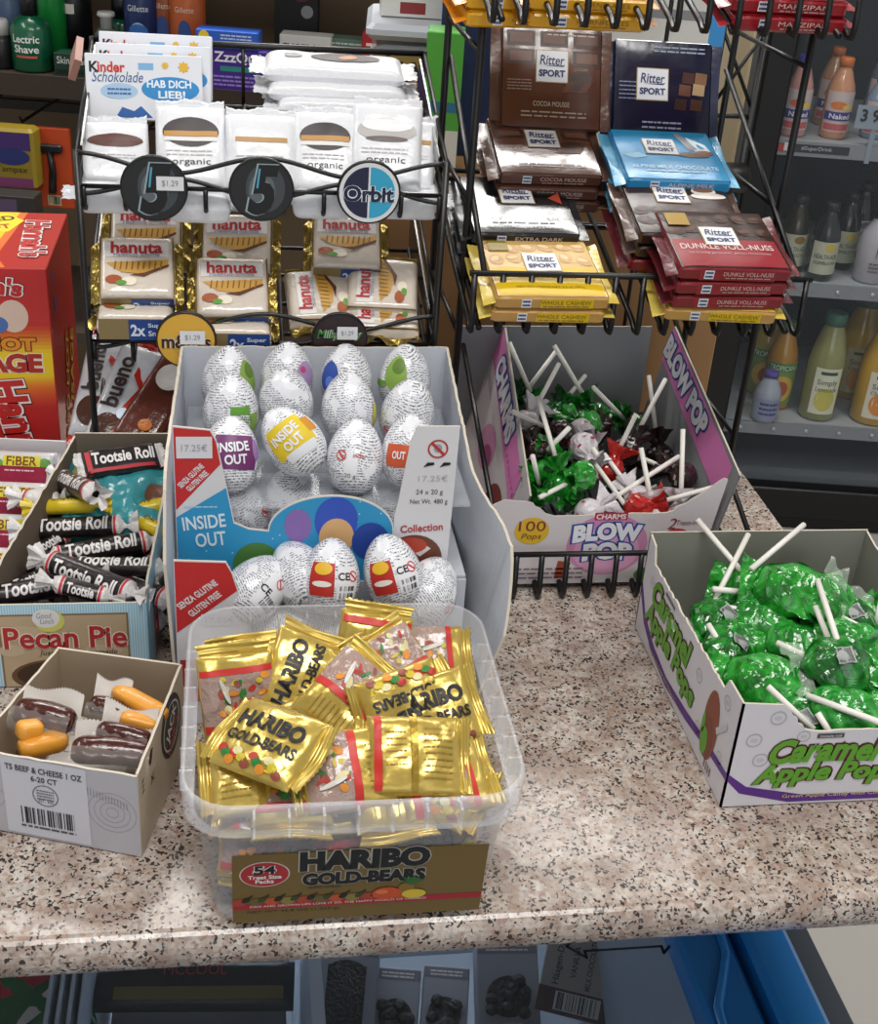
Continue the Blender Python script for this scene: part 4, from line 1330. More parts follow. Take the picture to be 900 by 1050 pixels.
NAVY = ink('#1c2a5c')
def ritter_label(B, S, cu, cv, k=1.0):
    a = .0145 * k
    B.drect(S, cu - a - .0008, cv - a * .98 - .0008, cu + a + .0008, cv + a * .98 + .0008, ink('#a98d4c'), .0006, 8, 8)
    B.drect(S, cu - a, cv - a * .98, cu + a, cv + a * .98, ink('#e4e5ea'), .0009, 8, 8)
    B.dtext(S, 'Ritter', cu, cv + a * .38, a * .62, NAVY, .0013, wid=a * 1.6, shear=.15, off=.012)
    B.dpoly(S, [(cu - a * .6, cv + a * .02), (cu + a * .7, cv - a * .02), (cu + a * .85, cv + a * .12), (cu + a * .6, cv + a * .06)], NAVY, .0013)
    B.dtext(S, 'SPORT', cu, cv - a * .45, a * .44, NAVY, .0013, wid=a * 1.7, off=.04)


def sq(B, S, u0, v0, u1, v1, c, h=.0003):
    B.drect(S, u0, v0, u1, v1, c, h, 8, 8)


BW, BT = .094, .012
def nuts(B, S, y0, y1, c1, c2, seed, n=12):
    r = random.Random(seed)
    for i in range(n):
        x = -BW * .40 + BW * .8 * ((i % 6) / 5); y = y0 + (y1 - y0) * (.28 + .45 * (i // 6)) + r.uniform(-.003, .003)
        B.dell(S, x, y, .0085, .0062, c1, .0003 + .00001 * i, 16, r.uniform(0, 3)); B.dell(S, x - .001, y + .0012, .005, .003, c2, .0005 + .00001 * i, 14, r.uniform(0, 3))


def pink_(h):
    """satin printed film on the bars"""
    return M('satin_' + h.lstrip('#'), h, .34, spec=.3)


def art_brown(B, S):
    d = M('chocolate_print', '#3f2419', .35)
    for i in range(3):
        for j in range(2):
            sq(B, S, -BW * .45 + .031 * i, BW * .16 + .017 * (j) - .004 - .003 * 0, -BW * .45 + .031 * i + .026, BW * .16 + .017 * j + .010, d)
            sq(B, S, -BW * .45 + .031 * i + .003, BW * .16 + .017 * (j) - .001, -BW * .45 + .031 * i + .023, BW * .16 + .017 * j + .008, M('chocolate_print_light', '#6b4534', .35), .0005)
    B.dlines(S, -BW * .05, BW * .40, BW * .42, BW * .47, 2, ink('#cdbcae'), 3, .0006, .4)
    B.dell(S, BW * .27, -BW * .02, BW * .14, BW * .09, d, .0005, 16, .3)
    B.dpoly(S, [(BW * .10, -BW * .14), (BW * .34, -BW * .14), (BW * .40, -BW * .04), (BW * .16, -BW * .03)], pink_('#6a4030'), .0006)
    B.dlines(S, -BW * .44, -BW * .14, -BW * .2, -BW * .02, 4, ink('#a08878'), 5, .0005, .35)
    B.dtext(S, 'COCOA MOUSSE', 0, -BW * .26, .0045, ink('#cdbcae'), .0006, wid=.034); B.dlines(S, -BW * .3, -BW * .40, BW * .35, -BW * .32, 2, ink('#b39e90'), 6, .0005, .35)


def art_navy(B, S):
    B.dlines(S, -BW * .1, BW * .37, BW * .42, BW * .45, 2, ink('#9ba3ba'), 3, .0005, .4)
    for x, y, c in ((.22, .02, '#6a4030'), (.36, .03, '#b99a72'), (.25, .14, '#4a2a20'), (.38, .14, '#8a6448'), (.18, -.12, '#3c231b'), (.34, -.12, '#4f2f22')):
        B.dpoly(S, [(BW * (x - .06), BW * (y - .05)), (BW * (x + .06), BW * (y - .06)), (BW * (x + .07), BW * (y + .05)), (BW * (x - .05), BW * (y + .06))], pink_(c), .0005)
    B.dlines(S, -BW * .44, -BW * .1, -BW * .22, BW * .1, 5, ink('#8089a6'), 5, .0005, .3); B.dlines(S, -BW * .2, -BW * .38, BW * .2, -BW * .28, 2, ink('#9ba3ba'), 5, .0005, .35)


def art_blue(B, S):
    B.dpoly(S, [(BW * .12, BW * .42), (BW * .2, BW * .42), (BW * .30, BW * .1), (BW * .22, BW * .06)], ink('#8a8f98'), .0005)
    B.dpoly(S, [(BW * .24, BW * .36), (BW * .4, BW * .2), (BW * .44, BW * .02), (BW * .26, BW * .06)], ink('#d9e4ea'), .0004)
    B.dell(S, BW * .24, -BW * .02, BW * .16, BW * .05, pink_('#6a4030'), .0006, 16); B.dell(S, BW * .36, BW * .03, BW * .09, BW * .04, pink_('#7c4c38'), .0007, 16)
    B.dtext(S, 'ALPINE MILK CHOCOLATE', 0, -BW * .28, .006, ink('#d4e6f0'), .0006, wid=BW * .84, off=.01)
    B.dlines(S, -BW * .3, -BW * .38, BW * .3, -BW * .34, 1, ink('#bcd8e8'), 4, .0005, .5)
    B.dpoly(S, [(-BW * .46, -BW * .05), (-BW * .3, 0), (-BW * .22, -BW * .08), (-BW * .36, -BW * .12)], ink('#8fc4e0'), .0004)


def art_black(B, S):
    B.dtext(S, '73% EXTRA DARK CHOCOLATE', 0, -BW * .26, .0045, ink('#b9b9bc'), .0006, wid=BW * .7); B.dlines(S, -BW * .3, -BW * .35, BW * .3, -BW * .31, 1, ink('#a9a9ac'), 4, .0005, .6)
    B.dtext(S, 'NET WT / POIDS NET 3.5 oz 100 g', 0, -BW * .41, .004, ink('#c9c9cc'), .0006, wid=BW * .7, off=.02)
    B.dpoly(S, [(BW * .3, BW * .1), (BW * .42, BW * .0), (BW * .42, BW * .2)], ink('#a8402c'), .0005)


def art_yellow(B, S):
    sq(B, S, -BW * .47, -BW * .47, BW * .47, -BW * .02, pink_('#d8b31e'), .0002)
    nuts(B, S, BW * .0, BW * .46, pink_('#c59a5e'), pink_('#dcbc84'), 3)
    sq(B, S, -BW * .44, BW * .26, -BW * .26, BW * .44, ink('#8d7a22'), .0012)
    B.dtext(S, 'WHOLE CASHEW', 0, -BW * .2, .0045, ink('#8a6a14'), .0006, wid=.05); B.dtext(S, 'NET WT / POIDS NET 3.5 oz 100 g', 0, -BW * .36, .0035, ink('#6a5414'), .0006, wid=BW * .6)


def art_coffee(B, S):
    B.dlines(S, -BW * .1, BW * .40, BW * .42, BW * .46, 1, ink('#b9aaa2'), 3, .0005, .5)
    B.dell(S, BW * .3, BW * .18, BW * .17, BW * .06, ink('#d8cfc6'), .0005, 20); B.dell(S, BW * .27, BW * .26, BW * .12, BW * .07, ink('#e4dfd8'), .0006, 20); B.dell(S, BW * .27, BW * .28, BW * .10, BW * .045, pink_('#8a5c40'), .0007, 20)
    nuts(B, S, -BW * .42, -BW * .02, pink_('#2a1813'), pink_('#4f3026'), 6)


def art_dunkle(B, S):
    sq(B, S, -BW * .47, -BW * .47, BW * .47, -BW * .03, pink_('#8e1f2a'), .0002)
    nuts(B, S, 0, BW * .46, pink_('#3a221a'), pink_('#5c3a2a'), 8)
    sq(B, S, -BW * .44, BW * .20, -BW * .24, BW * .42, ink('#a5852e'), .0012)
    B.dtext(S, 'DUNKLE VOLL-NUSS', 0, -BW * .16, .0085, ink('#dcc6c4'), .0006, wid=BW * .84, off=.01); B.dtext(S, 'mit knackig gerösteten, ganzen Haselnüssen', 0, -BW * .27, .004, ink('#c9a4a4'), .0006, wid=BW * .74)


RT_ = {   # body film, side film, artwork, label centre, side words, fin
    'brown': ('#5e3a2c', '#553226', art_brown, (0, .010), 'COCOA MOUSSE', '#6b4a3c'),
    'navy': ('#161a34', '#161a34', art_navy, (-.010, .006), 'PRALINE', '#3a3f58'),
    'blue': ('#2b93c8', '#2888bc', art_blue, (-.006, .012), 'ALPINE MILK', '#5fb2da'),
    'black': ('#131315', '#131315', art_black, (0, .014), 'EXTRA DARK', '#2a2a2e'),
    'yellow': ('#d2b06a', '#b98d4c', art_yellow, (0, .006), 'WHOLE CASHEW', '#d9bf5a'),
    'coffee': ('#35201a', '#2f1c17', art_coffee, (-.006, .018), 'ESPRESSO', '#5c463c'),
    'dunkle': ('#2e1915', '#7c1c26', art_dunkle, (-.002, .002), 'DUNKLE VOLL-NUSS', '#5e2026'),
    'orange': ('#d99a1c', '#dba01e', art_yellow, (0, .006), 'CORNFLAKES', '#d98a1c'),
    'red': ('#8e1620', '#8e1620', art_dunkle, (0, .004), 'MARZIPAN', '#a83038'),
}
PROTO = {}
def ritter(kind, loc, rot, label):
    group = 'square chocolate bars on the wire rack'
    if kind in PROTO:
        return dup(PROTO[kind], loc, rot, label, group)
    c, cs, art, lc, words, fc = RT_[kind]
    t = thing('chocolate_bar', label, 'chocolate bar', loc, rot, group)
    B = MB()
    gl = .18 if kind in ('black', 'brown', 'navy') else .28
    top = M('bar_film_' + kind, c, gl, coat=.08 if kind in ('dunkle', 'coffee', 'blue', 'yellow') else .5, spec=.3 if kind in ('dunkle', 'coffee', 'blue', 'yellow') else .5, bump=.10, bscale=40)
    side = M('bar_side_' + kind, cs, .25, coat=.3, bump=.3, bscale=70)
    B.box((0, 0, 0), (BW, BW, BT), side, bev=.0022)
    S = plane((0, 0, BT / 2), (1, 0, 0), (0, 1, 0))
    sd = len(PROTO) * 3.1
    def zz(u, v):
        e = max(0, 1 - abs(2 * u / BW) ** 8) * max(0, 1 - abs(2 * v / BW) ** 8)
        return .0012 * e + .0005 * e * noise.noise(Vector((u * 45 + sd, v * 45, 0)))
    B.grid(lambda a, b: Vector(((a - .5) * BW * .97, (b - .5) * BW * .97, BT / 2 + zz((a - .5) * BW * .97, (b - .5) * BW * .97))), 14, 14, top)
    S = lambda u, v, h=0.0: Vector((u, v, BT / 2 + zz(u, v) + h))
    art(B, S)
    ritter_label(B, S, *lc)
    P = plane((0, -BW / 2, 0), (1, 0, 0), (0, 0, 1))
    if kind == 'yellow':
        B.drect(P, -.01, -.004, .034, .0045, gink('#d8b31e'), .0003)
    if kind in ('dunkle',):
        B.drect(P, -.03, -.005, .034, .005, gink('#8e1f2a'), .0002)
    B.drect(P, -.026, -.0035, -.018, .0042, ink('#dfe2ea'), .0006); B.dlines(P, -.0252, -.003, -.0188, .0038, 2, NAVY, 2, .0008, .5)
    B.dtext(P, words, .011, .0012, .0036, ink('#7a5c14') if kind in ('yellow', 'orange') else ink('#cdb4ae'), .0006, wid=.042)
    B.dlines(P, -.008, -.0035, .030, -.0015, 1, ink('#8a6a24') if kind in ('yellow', 'orange') else ink('#a98a84'), 3, .0006, .5)
    B.build('wrapper', t)
    for sg in (-1, 1):
        F = MB()
        F.grid(lambda a, b: Vector((sg * (BW / 2 - .0015 + .011 * a), (b - .5) * BW * .97, .0018 * math.sin(7 * b + sg) * a + .004 * a * (b - .5) + (.0003 if int(a * 6) % 2 else 0))), 6, 16, M('crimp_' + kind, fc, .3, coat=.2, bump=.4), flip=(sg < 0))
        F.grid(lambda a, b: Vector((sg * (BW / 2 - .0003), (b - .5) * BW * .96, (a - .5) * BT * .9)), 1, 1, M('crimp_' + kind, fc, .3, coat=.2, bump=.4))
        F.build('crimped_end', t)
    PROTO[kind] = t
    return t


def stack(kinds, px, py, dep, tilt, yaw, labels, gap=.0128):
    """a pile with its top bar centred on the sight line of (px, py)"""
    m = frame(tilt, yaw)
    p = atd(px, py, dep)
    n = m @ Vector((0, 0, 1))
    for i, (k, lab) in enumerate(zip(kinds, labels)):
        mm = frame(tilt, yaw, rnd.uniform(-2.5, 2.5) if i else 0)
        ritter(k, p - n * (gap * i) + (mm @ Vector((rnd.uniform(-.002, .003), rnd.uniform(-.003, .001), 0)) if i else Vector()), mm, lab)


stack(['yellow', 'yellow'], 555, 281, 1.075, 11, 1, ['yellow cashew chocolate bar on top of the pile behind the front slats', 'yellow cashew chocolate bar underneath the other one at the front slats'])
stack(['black', 'black', 'black'], 530, 216, 1.135, 15, 1, ['glossy black extra dark chocolate bar, uppermost, behind the yellow ones', 'black chocolate bar, second in the pile behind the yellow ones', 'black chocolate bar at the bottom of the pile behind the yellow ones'])
stack(['brown', 'brown', 'brown'], 556, 156, 1.175, 17, 0, ['brown cocoa mousse chocolate bar lying at the foot of the upright brown one', 'brown chocolate bar, second in the pile below the upright brown one', 'brown chocolate bar at the bottom of the pile below the upright brown one'])
ritter('brown', atd(564, 82, 1.195), frame(62, -3), 'brown cocoa mousse chocolate bar standing upright at the back of the rack')
ritter('navy', atd(677, 96, 1.21), frame(64, -3), 'navy praline chocolate bar standing upright beside the brown one')
stack(['blue', 'blue', 'blue'], 684, 165, 1.165, 13, -2, ['sky blue alpine milk chocolate bar on top of its pile below the navy bar', 'sky blue chocolate bar, second in its pile below the navy bar', 'sky blue chocolate bar lowest in its pile below the navy bar'])
stack(['coffee', 'coffee', 'dunkle'], 697, 218, 1.115, 13, -1, ['dark brown espresso chocolate bar with a white cup, behind the red nut bar', 'dark brown espresso chocolate bar under the one showing the white cup', 'dark red nut chocolate bar under the espresso bars'])
stack(['dunkle', 'dunkle', 'dunkle', 'yellow'], 738, 252, 1.072, 12, -1, ['dark red whole nut chocolate bar facing up at the front of the rack', 'dark red nut chocolate bar second from the top in the front pile', 'dark red nut chocolate bar third from the top in the front pile', 'yellow cashew chocolate bar at the bottom of the dark red pile'])
stack(['orange', 'orange'], 592, -14, 1.03, 10, 0, ['orange cornflake chocolate bar behind the slats of the topmost basket', 'orange cornflake chocolate bar below the other in the topmost basket'])
stack(['orange', 'orange'], 520, -16, 1.045, 10, 8, ['orange chocolate bar pushed to the corner of the topmost basket', 'lower orange chocolate bar in the corner of the topmost basket'])
stack(['red', 'red'], 790, -12, 1.03, 10, 0, ['red marzipan chocolate bar behind the slats of the topmost basket', 'red marzipan chocolate bar below the other in the topmost basket'])
# ================================================================= chocolate egg display
WB2 = M('display_board', '#cfd1d8', .55)
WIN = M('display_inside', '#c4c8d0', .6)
eb = thing('egg_display_box', 'torn white cardboard display box with a blue printed front holding foil wrapped chocolate eggs', 'display box', (0, 0, 0))
EX0, EX1, EV0, EV1 = -.047, .173, .776, 1.004
mb = MB()
S = plane((EX1, EV1, 0), (-1, 0, 0), (0, 0, 1))
w_ = EX1 - EX0
mb.panel(S, [(0, 0), (w_, 0)] + torn((w_, .209), (0, .211), 26, .0007, 3), .002, WB2, WIN, EDGE)
mb.build('back_panel', eb)


def ztop(v, pts):
    for (a, za), (b, zb_) in zip(pts, pts[1:]):
        if a <= v <= b:
            return za + (zb_ - za) * (v - a) / (b - a)
    return pts[-1][1]


def torn_wall(name, parent, ufun, vs, zt, m_in, m_out, nz=8, th=.0022, amp=.0012, seed=1, nv=40):
    """side wall following u = ufun(v, k) with a torn upper edge; k runs 0 at the foot to 1 at the tear"""
    r = random.Random(seed)
    mb = MB()
    jit = [r.uniform(-amp, amp) for _ in range(nv + 1)]
    def P(i, k, side):
        v = vs[0] + (vs[1] - vs[0]) * i / nv
        z = (ztop(v, zt) + jit[i]) * k
        return Vector((ufun(v, k) + side * th / 2, v, z))
    for side, m in ((-1, m_out[0]), (1, m_out[1])):
        mb.grid(lambda a, b: P(round(a * nv), b, side), nv, nz, m, smooth=False, flip=side > 0)
    rim = [P(i, 1, -1) for i in range(nv + 1)] + [P(i, 1, 1) for i in range(nv + 1)]
    mb.add(rim, [(i, i + 1, nv + 2 + i, nv + 1 + i) for i in range(nv)], EDGE)
    for i in (0, nv):
        mb.add([P(i, 0, -1), P(i, 1, -1), P(i, 1, 1), P(i, 0, 1)], [(0, 1, 2, 3)], EDGE)
    return mb.build(name, parent)


torn_wall('side_panel', eb, lambda v, k: EX0 - .006 * k * max(0, (1.0 - v) / .22), (EV0, EV1), [(.7, .13), (.776, .140), (.80, .19), (.83, .202), (1.01, .209)], None, (WB2, WIN), seed=4)
torn_wall('side_panel', eb, lambda v, k: EX1 + .026 * k * math.exp(-((v - .80) / .05) ** 2), (EV0, EV1), [(.7, .07), (.776, .072), (.79, .10), (.802, .131), (.83, .146), (.86, .160), (.90, .185), (1.01, .211)], None, (WIN, WB2), seed=5)
mb = MB(); mb.box(((EX0 + EX1) / 2, (EV0 + EV1) / 2, .002), (w_ - .004, EV1 - EV0 - .004, .004), WB2); mb.build('bottom_panel', eb)
mb = MB(); mb.box(((EX0 + EX1) / 2, .80, .048), (w_ - .006, .036, .004), WIN); mb.box(((EX0 + EX1) / 2, .91, .094), (w_ - .006, .17, .003), WIN); mb.box(((EX0 + EX1) / 2, .822, .055), (w_ - .006, .002, .078), WIN); mb.build('inner_step', eb)
BLISTER = M('clear_blister', '#d3d8e0', .12, alpha=.22)
mb = MB(); mb.box(((EX0 + EX1) / 2, .912, .1565), (w_ - .008, .172, .002), BLISTER); mb.build('blister_tray', eb, label='clear plastic tray between the two layers of eggs')

RED, LBL, SKY = ink('#c32a2c'), ink('#e2e2e6'), ink('#2f96c8')
mb = MB()
FV = .824
S = plane((EX0, FV, 0), (1, 0, 0), (0, 0, 1))
arc = [(.1125 - .0465 * math.cos(math.pi * i / 24), .138 + .029 * math.sin(math.pi * i / 24)) for i in range(25)]
out = [(0, .086), (.201, .086), (.203, .223), (.172, .223), (.168, .212), (.161, .160), (.159, .150)] + arc[::-1] + [(.052, .140), (.042, .145), (.030, .212), (.026, .220), (.0, .223)]
mb.panel(S, out, .0015, M('panel_card', '#d9d9dd', .4, coat=.1), WIN, EDGE)
# blue field over the arch and the lower part of the wing
mb.dpoly(S, [(.0005, .0865), (.158, .0865)] + [(.1125 + (x - .1125) * .98, z - .001) for x, z in arc[::-1]] + [(.052, .139), (.0412, .1445), (.0362, .174), (.0005, .150)], SKY, .0002)
mb.dpoly(S, [(.0005, .156), (.0005, .222), (.0255, .2195), (.0295, .211), (.0325, .193)], RED, .0002)
mb.dtext(S, 'SENZA GLUTINE', .0115, .1840, .0045, LBL, .0004, wid=.024, rot=R(46), off=.03)
mb.dtext(S, 'GLUTEN FREE', .0160, .1798, .0045, LBL, .0004, wid=.020, rot=R(46), off=.03)
mb.dtext(S, 'INSIDE', .0200, .146, .0115, ink('#dbeaf2'), .0006, wid=.031, rot=R(6), off=.02); mb.dtext(S, 'OUT', .0245, .1315, .012, ink('#dbeaf2'), .0006, wid=.022, rot=R(6), off=.02)
mb.dlines(S, .006, .157, .03, .160, 1, ink('#a9d2e6'), 4, .0004, .4)
# soft round colour fields in place of the printed figures
for cx, cz, ru, rv, c in ((.058, .108, .018, .020, '#4d7f3a'), (.092, .100, .020, .016, '#a8352c'), (.088, .142, .010, .014, '#8a6ab0'), (.116, .146, .016, .020, '#3456c0'), (.1165, .132, .013, .016, '#e0b27a'), (.142, .128, .014, .016, '#2a49a0')):
    mb.dell(S, cx, cz, ru, rv, ink(c), .0003 + cx * .002, 24)
for i in range(40):
    x, z = rnd.uniform(.004, .15), rnd.uniform(.09, .165)
    if z < .14 + .030 * max(0, 1 - ((x - .1125) / .044) ** 2) ** .5 and (x > .068 or z < .139):
        mb.dell(S, x, z, .0006, .0006, ink('#bfe0f0'), .00025, 6)
# grey white wing with its warning sign and lettering
mb.dring(S, .188, .205, .0062, .0075, ink('#b5302c'), .0004, slash=True); mb.dell(S, .188, .2055, .003, .0034, ink('#9a9aa0'), .0003)
for dx in (-.006, .006):
    mb.dpoly(S, [(.188 + dx - .004, .190), (.188 + dx - .001, .194), (.188 + dx + .004, .194), (.188 + dx + .004, .192), (.188 + dx - .001, .191)], K, .0004)
mb.dtext(S, '17.25€', .186, .181, .005, ink('#b4b4bc'), .0004, wid=.022)
mb.dtext(S, '24 x 20 g', .184, .169, .0052, ink('#3c3c42'), .0004, wid=.020); mb.dtext(S, 'Net Wt. 480 g', .184, .161, .0052, ink('#3c3c42'), .0004, wid=.028)
mb.dtext(S, 'Collection', .180, .139, .0065, ink('#b5302c'), .0004, wid=.032, rot=R(4), off=.02)
mb.dell(S, .175, .112, .022, .021, ink('#6b3a26'), .0004, 28); mb.dell(S, .172, .124, .013, .007, ink('#b5402c'), .0006, 16); mb.dpoly(S, [(.156, .120), (.165, .114), (.172, .121), (.180, .114), (.188, .121), (.180, .127), (.160, .127)], ink('#d8d2cf'), .0005)
uf_ = mb.build('upper_front_panel', eb, label='printed front with a blue arch and two wings')
mb = MB(); mb.drect(S, .002, .198, .027, .215, ink('#dcdce2'), .0006); mb.dtext(S, '17.25€', .0145, .2065, .0055, ink('#a9a9b4'), .0009, wid=.018); mb.build('price_sticker', uf_, label='white price sticker')
mb = MB()
S = plane((EX0, EV0, 0), (1, 0, 0), (0, 0, 1))
out = [(0, 0), (.218, 0), (.218, .060), (.190, .062), (.066, .062), (.056, .072), (.040, .132), (.036, .141), (.0, .143)]
mb.panel(S, out, .0015, M('panel_card', '#d9d9dd', .4), WIN, EDGE)
mb.dpoly(S, [(.0005, .082), (.0005, .142), (.0355, .1402), (.0395, .132), (.0435, .117)], RED, .0002)
mb.dtext(S, 'SENZA GLUTINE', .0155, .1145, .0056, LBL, .0004, wid=.034, rot=R(38), off=.03); mb.dtext(S, 'GLUTEN FREE', .0205, .1065, .0056, LBL, .0004, wid=.028, rot=R(40), off=.03)
mb.drect(S, .002, .02, .060, .058, ink('#b32a2c'), .0002); mb.dtext(S, 'GLUTEN FREE', .030, .048, .004, LBL, .0004, wid=.03)
mb.drect(S, .070, .01, .21, .052, ink('#8d96ac'), .0002)
mb.drect(S, .18, .02, .20, .045, ink('#b32a2c'), .0003)
lf_ = mb.build('lower_front_panel', eb, label='lower printed front with a red corner')
mb = MB(); mb.drect(S, .018, .088, .045, .098, ink('#cfcfd8'), .0006); mb.dtext(S, '17.25€', .031, .093, .005, ink('#9f9fac'), .0009, wid=.02); mb.build('price_sticker', lf_, label='white price sticker')

# ---- eggs
def egg_print():
    m = bpy.data.materials.new('printed_egg_foil')
    m.use_nodes = True
    nt = m.node_tree; L = nt.links
    b = nt.nodes['Principled BSDF']
    tc = nt.nodes.new('ShaderNodeTexCoord')
    def rows(rot, freq):
        mp = nt.nodes.new('ShaderNodeMapping'); mp.inputs['Rotation'].default_value = (R(rot), R(rot * .6), R(20))
        L.new(tc.outputs['Object'], mp.inputs[0])
        wv = nt.nodes.new('ShaderNodeTexWave'); wv.bands_direction = 'Z'; wv.inputs['Scale'].default_value = freq; wv.inputs['Distortion'].default_value = .2; wv.inputs['Detail'].default_value = 1; wv.inputs['Detail Scale'].default_value = .6
        L.new(mp.outputs[0], wv.inputs['Vector'])
        m2 = nt.nodes.new('ShaderNodeMapping'); m2.inputs['Scale'].default_value = (750, 750, freq * 6.3)
        L.new(mp.outputs[0], m2.inputs[0])
        nz = nt.nodes.new('ShaderNodeTexNoise'); nz.inputs['Scale'].default_value = 1.0; nz.inputs['Detail'].default_value = 1
        L.new(m2.outputs[0], nz.inputs['Vector'])
        g1 = nt.nodes.new('ShaderNodeMath'); g1.operation = 'GREATER_THAN'; g1.inputs[1].default_value = .56; L.new(wv.outputs['Fac'], g1.inputs[0])
        g2 = nt.nodes.new('ShaderNodeMath'); g2.operation = 'GREATER_THAN'; g2.inputs[1].default_value = .48; L.new(nz.outputs['Fac'], g2.inputs[0])
        mu = nt.nodes.new('ShaderNodeMath'); mu.operation = 'MULTIPLY'; L.new(g1.outputs[0], mu.inputs[0]); L.new(g2.outputs[0], mu.inputs[1])
        return mu.outputs[0]
    a, c = rows(8, 165), rows(-24, 185)
    nz = nt.nodes.new('ShaderNodeTexNoise'); nz.inputs['Scale'].default_value = 38; L.new(tc.outputs['Object'], nz.inputs['Vector'])
    g = nt.nodes.new('ShaderNodeMath'); g.operation = 'GREATER_THAN'; g.inputs[1].default_value = .5; L.new(nz.outputs['Fac'], g.inputs[0])
    mx = nt.nodes.new('ShaderNodeMix'); L.new(g.outputs[0], mx.inputs[0]); L.new(a, mx.inputs[2]); L.new(c, mx.inputs[3])
    nz2 = nt.nodes.new('ShaderNodeTexNoise'); nz2.inputs['Scale'].default_value = 60; L.new(tc.outputs['Object'], nz2.inputs['Vector'])
    g3 = nt.nodes.new('ShaderNodeMath'); g3.operation = 'GREATER_THAN'; g3.inputs[1].default_value = .40; L.new(nz2.outputs['Fac'], g3.inputs[0])
    mu = nt.nodes.new('ShaderNodeMath'); mu.operation = 'MULTIPLY'; L.new(mx.outputs[0], mu.inputs[0]); L.new(g3.outputs[0], mu.inputs[1])
    cm = nt.nodes.new('ShaderNodeMix'); cm.data_type = 'RGBA'; L.new(mu.outputs[0], cm.inputs[0])
    cm.inputs[6].default_value = lin('#e4e5ea'); cm.inputs[7].default_value = lin('#5c5e68')
    L.new(cm.outputs[2], b.inputs['Base Color'])
    b.inputs['Roughness'].default_value = .30; b.inputs['Coat Weight'].default_value = .3
    nb = nt.nodes.new('ShaderNodeTexVoronoi'); nb.inputs['Scale'].default_value = 130; L.new(tc.outputs['Object'], nb.inputs['Vector'])
    bp = nt.nodes.new('ShaderNodeBump'); bp.inputs['Strength'].default_value = .35; bp.inputs['Distance'].default_value = .003
    L.new(nb.outputs['Distance'], bp.inputs['Height']); L.new(bp.outputs['Normal'], b.inputs['Normal'])
    return m


EGGM = egg_print()
EH, ER = .057, .0215
def er(z):     # radius at height z above the egg's middle
    t = max(-.9999, min(.9999, z / (EH / 2)))
    return ER * math.sqrt(1 - t * t) * (1 - .14 * t)
ES = lambda u, v, h=0.0: Vector((((er(v) + h) * math.sin(u / ER)), -(er(v) + h) * math.cos(u / ER), v))
EW = ink('#e0e1e6')
def egg_deco(kind, B):
    def patch(u0, v0, u1, v1, c, h=.0004):
        B.drect(ES, u0, v0, u1, v1, ink(c), h, 10, 8)
    def insideout(c, dark=False):
        patch(-.020, -.011, .015, .014, c)
        B.dtext(ES, 'INSIDE', -.004, .0055, .0072, EW, .0012, wid=.024, off=.03, rot=.12); B.dtext(ES, 'OUT', -.002, -.0035, .0072, EW, .0012, wid=.016, off=.03, rot=.12)
    def warning(cu, cv):
        B.dring(ES, cu, cv, .0032, .0040, ink('#c23a3a'), .0007, 20, slash=True)
    def ce(cu, cv):
        B.dtext(ES, 'CE', cu, cv, .0055, K, .0007, wid=.009, off=.02)
    if kind == 'purple': insideout('#6b2a64'); B.dell(ES, .016, .004, .004, .008, ink('#9a7ab0'), .0006, rings=2)
    elif kind == 'yellow': insideout('#d8bc1e'); patch(-.014, -.016, .013, -.009, '#d8dade', .0006); patch(.013, -.004, .022, .008, '#c9892c', .0004)
    elif kind == 'orange':
        patch(-.024, -.011, .020, .006, '#c4532c'); B.dell(ES, .006, -.004, .012, .005, ink('#8f2a22'), .0009, rings=3); B.dell(ES, .008, -.002, .008, .0022, ink('#e4d8cf'), .0012, rings=2); B.dtext(ES, 'OUT', -.013, -.002, .006, EW, .001, wid=.010, off=.03)
    elif kind == 'green': B.dell(ES, .012, .006, .010, .014, ink('#86a84a'), .0006, rings=3); B.dell(ES, .014, .012, .006, .006, ink('#5c7d2a'), .0009, rings=2); patch(-.012, -.006, .004, -.001, '#6b9a34', .0006)
    elif kind == 'greentext': patch(-.006, .002, .010, .008, '#5f9a34', .0005); B.dtext(ES, 'INSIDE', .004, -.002, .004, ink('#6b9a34'), .0007, wid=.016); patch(.010, -.012, .018, .002, '#86a84a', .0004)
    elif kind == 'blue': B.dell(ES, -.013, .002, .009, .013, ink('#2f4fa4'), .0006, rings=3); B.dell(ES, -.012, -.002, .004, .005, ink('#5c7fd0'), .0009, rings=2)
    elif kind == 'lilac': B.dell(ES, .013, .006, .010, .010, ink('#a58ab0'), .0006, rings=3); B.dell(ES, .009, .010, .003, .0025, ink('#b8407a'), .0009, rings=2)
    elif kind == 'text': warning(-.011, .001); B.dtext(ES, '20 g', -.003, -.014, .004, ink('#4a4a52'), .0007, wid=.009); B.dtext(ES, 'inder', .003, .002, .0036, ink('#b5303a'), .0007, wid=.010); patch(-.008, -.017, .002, -.002, '#dfe0e4', .0004)
    elif kind == 'red':
        patch(-.020, -.012, -.001, .012, '#b3261e'); B.dell(ES, -.010, .008, .007, .0045, ink('#e0b22c'), .0007, rings=2); B.dell(ES, -.010, -.003, .007, .0022, ink('#e4dcd6'), .0009, rings=2)
        patch(.001, -.014, .018, .010, '#e2e3e8', .0004); ce(.006, .003); warning(.014, .003)
        B.dbar(ES, .003, -.013, .015, -.004, K, 4, .0007, 18)
    elif kind == 'barcode':
        patch(-.010, -.016, .012, .014, '#e2e3e8', .0004); warning(.001, .009); ce(-.006, -.002); B.dbar(ES, -.003, -.013, .011, -.004, K, 6, .0007, 20)
    elif kind == 'yellowspot': B.dell(ES, .014, -.004, .005, .009, ink('#c9c45a'), .0006, rings=2); warning(-.004, -.012)
    return


